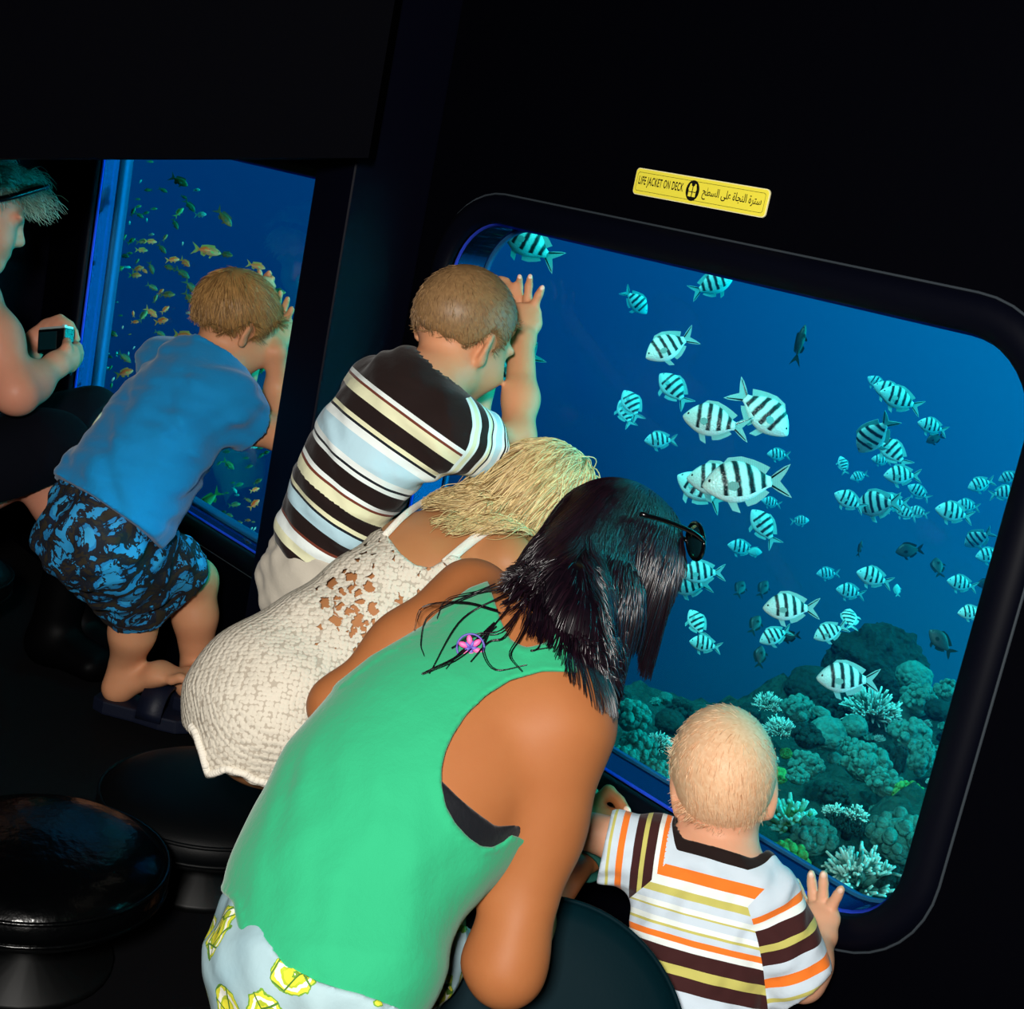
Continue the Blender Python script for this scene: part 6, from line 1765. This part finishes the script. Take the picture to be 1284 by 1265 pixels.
def boy_blue():
    root = person('boy in a blue polo shirt and palm print shorts, arm raised against the left window', P(150, 860, 2.6))
    side = nrm([1, -0.20, -0.25])
    secs = [(P(124, 662, 2.335), 0.088, 0.074), (P(150, 620, 2.36), 0.098, 0.076), (P(196, 555, 2.39), 0.098, 0.074), (P(228, 508, 2.42), 0.093, 0.066), (P(250, 474, 2.45), 0.072, 0.052)]
    torso = lofts(secs, side, 0.04, 'torso') + [cap(J(256, 470, 2.45, 28), J(284, 502, 2.405, 26), 0.045, 'torso'), cap(J(246, 462, 2.47, 28), J(212, 460, 2.56, 26), 0.045, 'torso')]
    shR, shL = J(286, 507, 2.40, 27), J(210, 462, 2.56, 25)
    arms = chain([shR, J(318, 535, 2.45, 20), J(352, 548, 2.47, 17)], 0.025, 'arm') + chain([J(352, 547, 2.47, 17), J(349, 490, 2.53, 16), J(346, 440, 2.575, 11.5)], 0.02, 'arm')
    arms += chain([shL, J(265, 490, 2.58, 20), J(300, 500, 2.58, 16), J(320, 430, 2.57, 13), (PY(330, 371, -0.05), 0.0155)], 0.025, 'arm')
    wr = PY(346, 441, -0.055); A = nrm(PY(351, 405, -0.02) - wr); nb = nrm(EYE - wr); sv = nrm(np.cross(A, nb))
    arms[3] = cap(J(349, 490, 2.53, 16), (wr, 0.0165), 0.02, 'arm')
    hand = [loft(wr, 0.018, 0.014, PY(350, 418, -0.03), 0.024, 0.014, sv, 0.012, 'hand'), loft(PY(350, 418, -0.03), 0.024, 0.014, PY(352, 402, -0.022), 0.023, 0.011, sv, 0.012, 'hand')]
    tips = []
    for f in ([(345, 402), (347, 390), (349, 378), (352, 367)], [(351, 400), (355, 390), (358, 382), (361, 374)], [(356, 402), (361, 396), (364, 391), (366, 387)], [(344, 408), (341, 398), (341, 390), (343, 384)]):
        q = [PY(x, y, -0.014) for x, y in f]; hand += finger(q, 0.0072, 0.0055, 0.003); tips.append(q)
    hand += finger([PY(345, 425, -0.04), PY(339, 414, -0.03), PY(337, 405, -0.02)], 0.0078, 0.006, 0.004)
    hl = (PY(330, 371, -0.05), 0.0155)
    hand += [cap(hl, (PY(331, 358, -0.035), 0.0175), 0.01, 'hand')]
    for f in ([(327, 356), (325, 347), (326, 341)], [(332, 354), (334, 347), (338, 342)], [(335, 358), (339, 352), (342, 349)], [(334, 363), (340, 360), (343, 358)]):
        hand += finger([PY(x, y, -0.022) for x, y in f], 0.0072, 0.0056, 0.003)
    hand += finger([PY(326, 366, -0.045), PY(321, 358, -0.035), PY(320, 352, -0.03)], 0.0078, 0.006, 0.004)
    hc = P(294, 405, 2.47); H = 0.180
    HA = frame([-0.06, 0.90, -0.42], [0.05, 0.42, 0.90])
    neck = [cap(J(262, 470, 2.45, 31), J(284, 440, 2.475, 29), 0.03, 'neck')]
    legs = []
    # near leg and far leg
    hpN, knN, anN = P(122, 680, 2.36), P(172, 762, 2.53), P(157, 838, 2.59)
    hpF, knF, anF = P(165, 690, 2.42), P(243, 728, 2.60), P(247, 836, 2.66)
    for hp, kn, an in ((hpN, knN, anN), (hpF, knF, anF)):
        cal = kn * 0.6 + an * 0.4 + nrm(EYE - kn) * 0.012
        legs += [cap((hp, 0.062), (kn, 0.043), 0.03, 'leg'), cap((kn, 0.040), (cal, 0.038), 0.02, 'leg'), cap((cal, 0.041), (an, 0.027), 0.02, 'leg')]
    feet = []
    for an, toe, hl2 in ((anN, P(222, 848, 2.56), P(148, 862, 2.585)), (anF, P(300, 838, 2.55), P(240, 858, 2.60))):
        feet += [cap((an, 0.027), (hl2, 0.026), 0.02, 'foot'), loft(hl2, 0.026, 0.024, an * 0.35 + toe * 0.65, 0.032, 0.020, np.cross(toe - hl2, [0, 0, 1]), 0.02, 'foot'), loft(an * 0.35 + toe * 0.65, 0.032, 0.018, toe, 0.030, 0.012, np.cross(toe - hl2, [0, 0, 1]), 0.02, 'foot')]
        d = nrm(toe - hl2); sd = nrm(np.cross(d, [0, 0, 1]))
        for k in range(5):
            b = toe + sd * (0.024 - 0.012 * k) - d * 0.006 * k * 0.5
            feet += finger([b, b + d * 0.016 + np.array([0, 0, 0.002]), b + d * 0.026 - np.array([0, 0, 0.003])], 0.0095 if k == 0 else 0.0075, 0.008 if k == 0 else 0.006, 0.004, 'foot')
    body(root, torso + arms + hand + neck + head_prims(hc, HA, H) + legs + feet, MAT['skin_fair'], 0.0042)
    face_parts(root, hc, HA, H, None)
    short_hair(root, hc, HA, H, MAT['hair_sandy'], [(-0.6, -0.16), (-0.36, -0.16), (-0.18, -0.12), (-0.10, 0.04), (0.02, 0.04), (0.05, -0.04), (0.12, 0.04), (0.22, 0.22), (0.5, 0.24)], 0.030, 0.026, 7000, 0.0008, (0.0, -0.28, 0.42), 12, 0.25, 0.004)
    ax = nrm(secs[3][0] - secs[0][0])
    shp = [loft(secs[0][0] + ax * 0.02, 0.106, 0.090, secs[1][0], 0.106, 0.086, side, 0.04, 'torso')] + torso[1:] + [cap((shR[0], shR[1] + 0.006), J(312, 534, 2.44, 27), 0.03, 'slv'), cap((shL[0], shL[1] + 0.006), J(268, 488, 2.65, 28), 0.03, 'slvL'), cap(J(262, 462, 2.455, 36), J(272, 450, 2.465, 33), 0.02, 'collar')]
    cd = nrm(P(352, 548, 2.52) - shR[0])
    def cuts(X):
        a = (X - P(310, 532, 2.435)) @ cd
        b = (X - P(266, 487, 2.65)) @ nrm(P(300, 500, 2.72) - shL[0])
        c = -((X - P(134, 642, 2.34)) @ nrm(ax + 0.12 * side))
        nk = nrm(P(284, 440, 2.475) - P(262, 470, 2.45)); n = (X - P(270, 452, 2.46)) @ nk
        n = np.where(np.linalg.norm(X - P(274, 448, 2.465), axis=1) < 0.09, n, -1)
        return np.max([a, b, c, n], 0)
    cloth(root, 'polo_shirt', shp, MAT['shirt_blue'], 0.012, [cuts], 0.004, (41, 0.0040, 95, 6, [0.6, 0.2, 0.8]))
    sh = [loft(secs[0][0] - ax * 0.015, 0.094, 0.080, secs[1][0] + ax * 0.01, 0.107, 0.084, side, 0.05), cap((hpN, 0.070), (knN * 0.97 + hpN * 0.03, 0.054), 0.05), cap((hpF, 0.070), (knF * 0.72 + hpF * 0.28, 0.058), 0.05)]
    dN = nrm(P(168, 776, 2.58) - P(140, 700, 2.40)); dF = nrm(knF - hpF)
    def legcut(X):
        a = (X - P(170, 770, 2.53)) @ nrm(P(172, 775, 2.55) - P(150, 715, 2.46))
        b = (X - P(222, 712, 2.55)) @ dF
        near = prim_d(legs[0 + 3], X) < prim_d(legs[0], X)
        return np.where(near, b, a)
    cloth(root, 'swim_shorts', sh, MAT['hawaiian'], 0.006, [half(P(165, 600, 2.36), ax), legcut], 0.004, (43, 0.0045, 100))
    # slide sandals
    for toe, hl2, an in ((P(222, 848, 2.56), P(148, 862, 2.585), anN), (P(300, 838, 2.55), P(240, 858, 2.60), anF)):
        d = nrm(toe - hl2); d[2] = 0; d = nrm(d); up = np.array([0, 0, 1.0]); sd = np.cross(d, up)
        sl = []; z0 = max(min(hl2[2], toe[2]) - 0.044, FLOOR + 0.001)
        for q, w in ((-0.035, 0.022), (-0.01, 0.034), (0.05, 0.034), (0.10, 0.040), (0.135, 0.038), (0.155, 0.022)):
            sl.append((np.array([hl2[0], hl2[1], z0]) + d * q, w))
        V = []
        n = len(sl)
        for zz in (0.0, 0.026):
            for p0, w in sl: V += [p0 + sd * w + up * zz, p0 - sd * w + up * zz]
        m = 2 * n; F = []
        for i in range(n - 1):
            a = 2 * i
            F += [(a, a + 1, a + 3, a + 2), (m + a, m + a + 2, m + a + 3, m + a + 1), (a, a + 2, m + a + 2, m + a), (a + 1, m + a + 1, m + a + 3, a + 3)]
        F += [(0, m, m + 1, 1), (2 * n - 2, 2 * n - 1, m + 2 * n - 1, m + 2 * n - 2)]
        me = mesh_np('sandal', V, F, False); bevel_mesh(me, 0.004, 2)
        so = place('sandal', me, MAT['sandal_navy'], root)
        b0 = np.array([hl2[0], hl2[1], z0 + 0.016]) + d * 0.085
        arc = []
        for i in range(13):
            a = math.pi * i / 12; arc.append((b0 + sd * 0.043 * math.cos(a) + up * 0.050 * math.sin(a)))
        V = []
        for p0 in arc:
            o = nrm(p0 - b0)
            V += [p0 - d * 0.026, p0 + d * 0.022, p0 + d * 0.022 + o * 0.005, p0 - d * 0.026 + o * 0.005]
        F = [(i * 4 + k, i * 4 + (k + 1) % 4, (i + 1) * 4 + (k + 1) % 4, (i + 1) * 4 + k) for i in range(12) for k in range(4)] + [(3, 2, 1, 0), (48, 49, 50, 51)]
        place('sandal_strap', mesh_np('sandal_strap', V, F), MAT['sandal_navy'], so)
boy_blue()

# ================================================================== ADULT WITH THE COMPACT CAMERA
def adult():
    root = person('person with short blond hair seated at the far left, photographing through the left window', P(-60, 640, 2.7))
    side = nrm([0.75, -0.6, -0.1])
    secs = [(P(-95, 600, 2.72), 0.155, 0.115), (P(-92, 520, 2.72), 0.130, 0.095), (P(-82, 440, 2.72), 0.145, 0.105), (P(-72, 380, 2.72), 0.130, 0.080)]
    torso = lofts(secs, side, 0.05, 'torso')
    shR, shL = J(-42, 372, 2.56, 36), J(-70, 378, 2.86, 34)
    elR = J(20, 492, 2.50, 26)
    torso += [cap(J(-66, 370, 2.70, 34), (shR[0], shR[1]), 0.05, 'torso'), cap(J(-66, 370, 2.74, 34), (shL[0], shL[1]), 0.05, 'torso')]
    arms = chain([shR, J(-8, 425, 2.52, 33), elR], 0.03, 'arm') + chain([elR, J(40, 480, 2.545, 23), J(70, 458, 2.60, 15)], 0.025, 'arm')
    arms += chain([shL, J(-20, 450, 2.84, 26), J(10, 480, 2.82, 23)], 0.03, 'arm') + chain([J(10, 480, 2.82, 23), J(28, 455, 2.77, 18), J(40, 438, 2.73, 13)], 0.025, 'arm')
    # right hand: fist round the right end of the camera, seen from the side
    hand = [cap(J(72, 456, 2.60, 16), J(84, 450, 2.63, 16), 0.012, 'hand')]
    for k, (x0, y0) in enumerate(((86, 440), (88, 447), (87, 454), (83, 461))):
        hand += finger([P(x0 - 6, y0 + 1, 2.62), P(x0 + 6, y0 - 1, 2.635), P(x0 + 11, y0 - 5, 2.66), P(x0 + 7, y0 - 9, 2.68)], 0.0105, 0.0085, 0.004)
    hand += finger([P(78, 446, 2.605), P(84, 436, 2.61), P(84, 428, 2.63)], 0.011, 0.0085, 0.004)
    # left hand: thumb below, fingers arching over the far end
    hand += [cap(J(40, 438, 2.73, 13), J(46, 426, 2.72, 13), 0.012, 'hand'), cap(J(46, 426, 2.72, 13), J(58, 410, 2.72, 10), 0.012, 'hand')]
    for f in ([(58, 408), (72, 402), (82, 405), (93, 416)], [(54, 412), (66, 406), (76, 405), (82, 412)], [(50, 418), (60, 411), (70, 410), (76, 417)], [(60, 405), (76, 400), (88, 408), (96, 425)]):
        hand += finger([P(x, y, 2.715 - 0.008 * i) for i, (x, y) in enumerate(f)], 0.0098, 0.0078, 0.004)
    hand += finger([P(46, 432, 2.715), P(56, 436, 2.70), P(66, 436, 2.69)], 0.0105, 0.0085, 0.004)
    hc = P(-31, 264, 2.70); H = 0.218
    HA = frame(M3 @ np.array([0.86, 0.36, 0.36]), M3 @ np.array([0.30, -0.94, 0.05]))
    at = lambda r, f, u: hc + H * (r * HA[0] + f * HA[1] + u * HA[2])
    neck = [cap(J(-66, 372, 2.72, 36), J(-48, 310, 2.71, 33), 0.04, 'neck')]
    legs = []
    hpF, knF, anF = P(-60, 585, 2.82), P(110, 530, 2.84), P(126, 655, 2.80)
    hpN, knN, anN = P(-70, 610, 2.62), P(58, 566, 2.60), P(92, 700, 2.74)
    for hp, kn, an in ((hpF, knF, anF), (hpN, knN, anN)):
        an = an.copy(); 
        legs += [cap((hp, 0.085), (kn, 0.056), 0.04, 'leg'), cap((kn, 0.054), (kn * 0.6 + an * 0.4, 0.050), 0.03, 'leg'), cap((kn * 0.6 + an * 0.4, 0.050), (an, 0.034), 0.03, 'leg')]
    body(root, torso + arms + hand + neck + head_prims(hc, HA, H) + legs, MAT['skin_rosy'], 0.0042)
    face_parts(root, hc, HA, H, None)
    cloth(root, 'dark_shirt', torso, MAT['trouser_navy'], 0.008, [half(secs[0][0] - nrm(secs[2][0] - secs[0][0]) * 0.05, -nrm(secs[2][0] - secs[0][0]))], 0.006, (51, 0.004, 25))
    sh = [loft(secs[0][0], 0.17, 0.13, secs[1][0], 0.135, 0.10, side, 0.06), cap((hpF, 0.098), (knF * 1.03 - hpF * 0.03, 0.066), 0.05), cap((hpN, 0.098), (knN * 1.04 - hpN * 0.04, 0.070), 0.05)]
    def knee(X):
        a = (X - P(132, 530, 2.84)) @ nrm(nrm(knF - hpF) + 0.9 * nrm(anF - knF)); b = (X - P(70, 594, 2.60)) @ nrm(nrm(knN - hpN) * 0.2 + nrm(anN - knN))
        n = prim_d(legs[0], X) < prim_d(legs[3], X)
        return np.where(n, a, b)
    cloth(root, 'dark_shorts', sh, MAT['trouser_navy'], 0.006, [half(secs[2][0], nrm(secs[2][0] - secs[0][0])), knee], 0.005, (53, 0.004, 30))
    for an in (legs[2]['b'], legs[5]['b']):
        t = an + np.array([0.10, 0.03, 0]); t[2] = FLOOR + 0.035; hl = np.array([an[0] - 0.01, an[1] - 0.02, FLOOR + 0.045])
        cloth(root, 'boot', [cap((an + [0, 0, 0.03], 0.046), (hl, 0.042), 0.03), loft(hl, 0.042, 0.040, t, 0.048, 0.030, np.cross(t - hl, [0, 0, 1]), 0.03)], MAT['shoe_black'], 0.002, [half([0, 0, FLOOR + 0.002], [0, 0, -1])], 0.005)
    hp = [ell(at(0, -0.06, 0.13), HA, np.array([0.39, 0.46, 0.43]) * H, 0.03), cap((at(0, 0.30, 0.40), 0.10 * H), (at(0.02, 0.44, 0.34), 0.06 * H), 0.05)]
    f = Field(hp, 0.0045)
    f.displace(lambda X: waves(X, 61, 0.006, 70))
    ln = ([-0.6, -0.3, -0.12, 0.02, 0.10, 0.2, 0.5], [-0.30, -0.26, -0.10, 0.02, 0.08, 0.22, 0.24])
    f.cut(lambda X: (np.interp(((X - hc) @ HA[1]) / H, *ln) - ((X - hc) @ HA[2]) / H) * H, 0.01)
    V, F = f.mesh(1); g = np.random.default_rng(14); me = mesh_np('hair', V, F); set_attr(me, 'tone', g.uniform(0.1, 0.6, len(V)))
    hair = place('hair', me, MAT['hair_bleached'], root); Nn = vnormals(V, F)
    ids = g.choice(len(V), 2600); q = (V[ids] - hc)
    fw = HA[1] * np.clip((q @ HA[1]) / H + 0.25, -0.2, 0.7)[:, None]
    d = nrmrows(Nn[ids] * 0.55 + fw + 0.25 * g.normal(size=(len(ids), 3)))
    strands('hair_strands', V[ids] - Nn[ids] * 0.003, d, np.where((q @ HA[1]) / H > 0.25, 0.045, 0.030), 0.0011, MAT['hair_bleached'], hair, nrmrows(fw - 0.25 * Nn[ids] - np.array([0, 0, 0.55])), 6, 0.25, 15, 0.25)
    # dark band over the hair
    band = [at(-0.40, -0.06, -0.02), at(-0.40, 0.18, 0.14), at(-0.24, 0.40, 0.36), at(0, 0.47, 0.45), at(0.24, 0.40, 0.36), at(0.40, 0.18, 0.14), at(0.41, -0.06, -0.02)]
    place('headband', mesh_np('headband', *tube_vf(spline(band, 40), 0.0062, 8)), MAT['plastic_black'], root)
    # compact camera held in both hands
    cc = P(70, 428, 2.672)
    CA = frame(M3 @ np.array([0.55, 0.05, 0.83]), M3 @ np.array([0.10, -0.97, 0.12]))
    cam_root = empty('compact_camera', cc, 'small black compact camera with a silver top edge held in two hands', 'camera')
    V, F = box_vf(cc, (0.078, 0.024, 0.046), CA); me = mesh_np('camera_body', V, F, False); bevel_mesh(me, 0.004, 3)
    cb = place('camera_body', me, MAT['plastic_black'], cam_root)
    V, F = box_vf(cc + CA[2] * 0.0245, (0.074, 0.021, 0.005), CA); me = mesh_np('silver_top', V, F, False); bevel_mesh(me, 0.0015, 2)
    place('silver_top', me, simple('silver', '#c8d4d4', 0.35, 0.5, metal=0.4), cam_root)
    V, F = box_vf(cc - CA[1] * 0.0122 - CA[0] * 0.008, (0.050, 0.002, 0.034), CA); place('screen', mesh_np('screen', V, F, False), MAT['lens_dark'], cam_root)
    lens = tube_vf([cc + CA[1] * t for t in (0.011, 0.016, 0.016, 0.026, 0.026)], [0.018, 0.018, 0.0155, 0.0155, 0.012], 24)
    place('lens_barrel', mesh_np('lens_barrel', *lens), MAT['silver'], cam_root)
    place('shutter_button', mesh_np('shutter_button', *tube_vf([cc + CA[2] * 0.027 + CA[0] * 0.024, cc + CA[2] * 0.0305 + CA[0] * 0.024], 0.005, 14)), MAT['silver'], cam_root)
    s = spline([cc + CA[0] * 0.041, cc + CA[0] * 0.048 - CA[2] * 0.02, P(92, 452, 2.66), P(88, 470, 2.64), P(84, 462, 2.63)], 20)
    place('wrist_strap', mesh_np('wrist_strap', *tube_vf(s, 0.0022, 6)), MAT['plastic_black'], cam_root)
adult()
# ================================================================== LIGHT, WORLD, CAMERA
def world():
    w = bpy.data.worlds.new('open_water'); SC.world = w; w.use_nodes = True
    t = w.node_tree; t.nodes.clear()
    N = t.nodes.new; L = t.links.new
    out = N('ShaderNodeOutputWorld'); bg = N('ShaderNodeBackground')
    tc = N('ShaderNodeTexCoord'); sep = N('ShaderNodeSeparateXYZ'); L(tc.outputs['Generated'], sep.inputs[0])
    # sideways: the sea glows more towards the open right-hand side
    d = N('ShaderNodeVectorMath'); d.operation = 'DOT_PRODUCT'; L(tc.outputs['Generated'], d.inputs[0]); d.inputs[1].default_value = (0.95, 0.25, 0.18)
    mr = N('ShaderNodeMapRange'); mr.inputs[1].default_value = -0.72; mr.inputs[2].default_value = -0.20; L(d.outputs['Value'], mr.inputs[0])
    r = N('ShaderNodeValToRGB'); L(mr.outputs[0], r.inputs[0])
    e = r.color_ramp.elements; e[0].position = 0.0; e[0].color = WORLD_COLS[0]; e[1].position = 1.0; e[1].color = WORLD_COLS[2]
    m = e.new(0.38); m.color = WORLD_COLS[1]
    # upwards: brighter green-blue of the sunlit surface; downwards: deep
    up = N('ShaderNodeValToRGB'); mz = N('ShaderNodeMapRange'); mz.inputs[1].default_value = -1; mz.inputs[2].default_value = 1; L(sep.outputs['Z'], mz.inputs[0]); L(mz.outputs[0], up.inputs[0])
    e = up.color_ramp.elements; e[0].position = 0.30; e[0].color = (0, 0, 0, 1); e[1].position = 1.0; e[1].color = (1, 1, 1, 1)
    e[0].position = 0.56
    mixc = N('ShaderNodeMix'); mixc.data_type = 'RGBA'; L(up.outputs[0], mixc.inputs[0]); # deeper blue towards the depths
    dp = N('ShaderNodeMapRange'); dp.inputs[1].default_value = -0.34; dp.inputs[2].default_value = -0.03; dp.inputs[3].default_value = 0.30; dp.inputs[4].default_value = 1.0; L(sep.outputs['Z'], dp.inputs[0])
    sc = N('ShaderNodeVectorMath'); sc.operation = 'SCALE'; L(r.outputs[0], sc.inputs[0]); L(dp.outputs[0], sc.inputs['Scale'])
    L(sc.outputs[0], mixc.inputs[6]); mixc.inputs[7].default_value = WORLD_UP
    # cyan lobe added out of view on the right, to rim-light the people
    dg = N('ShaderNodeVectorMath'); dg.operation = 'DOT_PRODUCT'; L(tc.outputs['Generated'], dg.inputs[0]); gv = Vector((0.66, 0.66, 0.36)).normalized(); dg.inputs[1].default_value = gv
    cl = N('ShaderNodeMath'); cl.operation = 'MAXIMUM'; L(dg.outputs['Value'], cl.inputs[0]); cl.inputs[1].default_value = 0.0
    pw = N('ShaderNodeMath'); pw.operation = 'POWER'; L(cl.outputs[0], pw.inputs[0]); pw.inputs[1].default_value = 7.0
    ad = N('ShaderNodeMix'); ad.data_type = 'RGBA'; ad.blend_type = 'ADD'; L(pw.outputs[0], ad.inputs[0]); L(mixc.outputs[2], ad.inputs[6]); ad.inputs[7].default_value = RIM_GLOW
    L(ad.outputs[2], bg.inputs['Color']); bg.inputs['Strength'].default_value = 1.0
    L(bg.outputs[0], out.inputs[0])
WORLD_COLS = [(0.0, 0.012, 0.105, 1), (0.0, 0.042, 0.125, 1), (0.004, 0.42, 0.62, 1)]
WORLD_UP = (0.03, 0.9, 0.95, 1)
RIM_GLOW = (0.1, 11.5, 10.5, 1)
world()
sun = bpy.data.lights.new('sun_through_surface', 'SUN'); sun.energy = 3.4; sun.color = (0.28, 1.0, 0.92); sun.angle = 0.15
so = bpy.data.objects.new('sun_through_surface', sun); COL.objects.link(so)
so.rotation_euler = Vector((0.25, 0.62, -1.0)).to_track_quat('-Z', 'Y').to_euler()
fl = bpy.data.lights.new('camera_flash', 'AREA'); fl.energy = 42; fl.size = 0.20; fl.color = (1.0, 0.96, 0.90); fl.spread = math.radians(150)
fo = bpy.data.objects.new('camera_flash', fl); COL.objects.link(fo)
R3 = M3
fp = EYE + M3 @ np.array([-0.12, -0.22, -0.45])
fo.location = tuple(fp)
tgt = P(600, 800, 1.6)
fo.rotation_euler = Vector(tuple(tgt - fp)).to_track_quat('-Z', 'Y').to_euler()

cam = bpy.data.cameras.new('camera'); co = bpy.data.objects.new('camera', cam); COL.objects.link(co)
cam.sensor_width = 36.0; cam.sensor_fit = 'HORIZONTAL'; cam.lens = FPX / 1284 * 36.0; cam.clip_start = 0.02; cam.clip_end = 200
rot = np.stack([M3[:, 0], -M3[:, 1], -M3[:, 2]], 1)
mw = Matrix([list(rot[i]) + [EYE[i]] for i in range(3)] + [[0, 0, 0, 1]])
co.matrix_world = mw
SC.camera = co
SC.view_settings.view_transform = 'Standard'; SC.view_settings.look = 'None'; SC.view_settings.gamma = 1.0
SC.view_settings.exposure = 0.0; SC.view_settings.use_curve_mapping = False
SC.cycles.max_bounces = 6; SC.cycles.transparent_max_bounces = 16; SC.cycles.volume_bounces = 0
SC.cycles.caustics_reflective = False; SC.cycles.caustics_refractive = False
SC.cycles.sample_clamp_indirect = 4.0
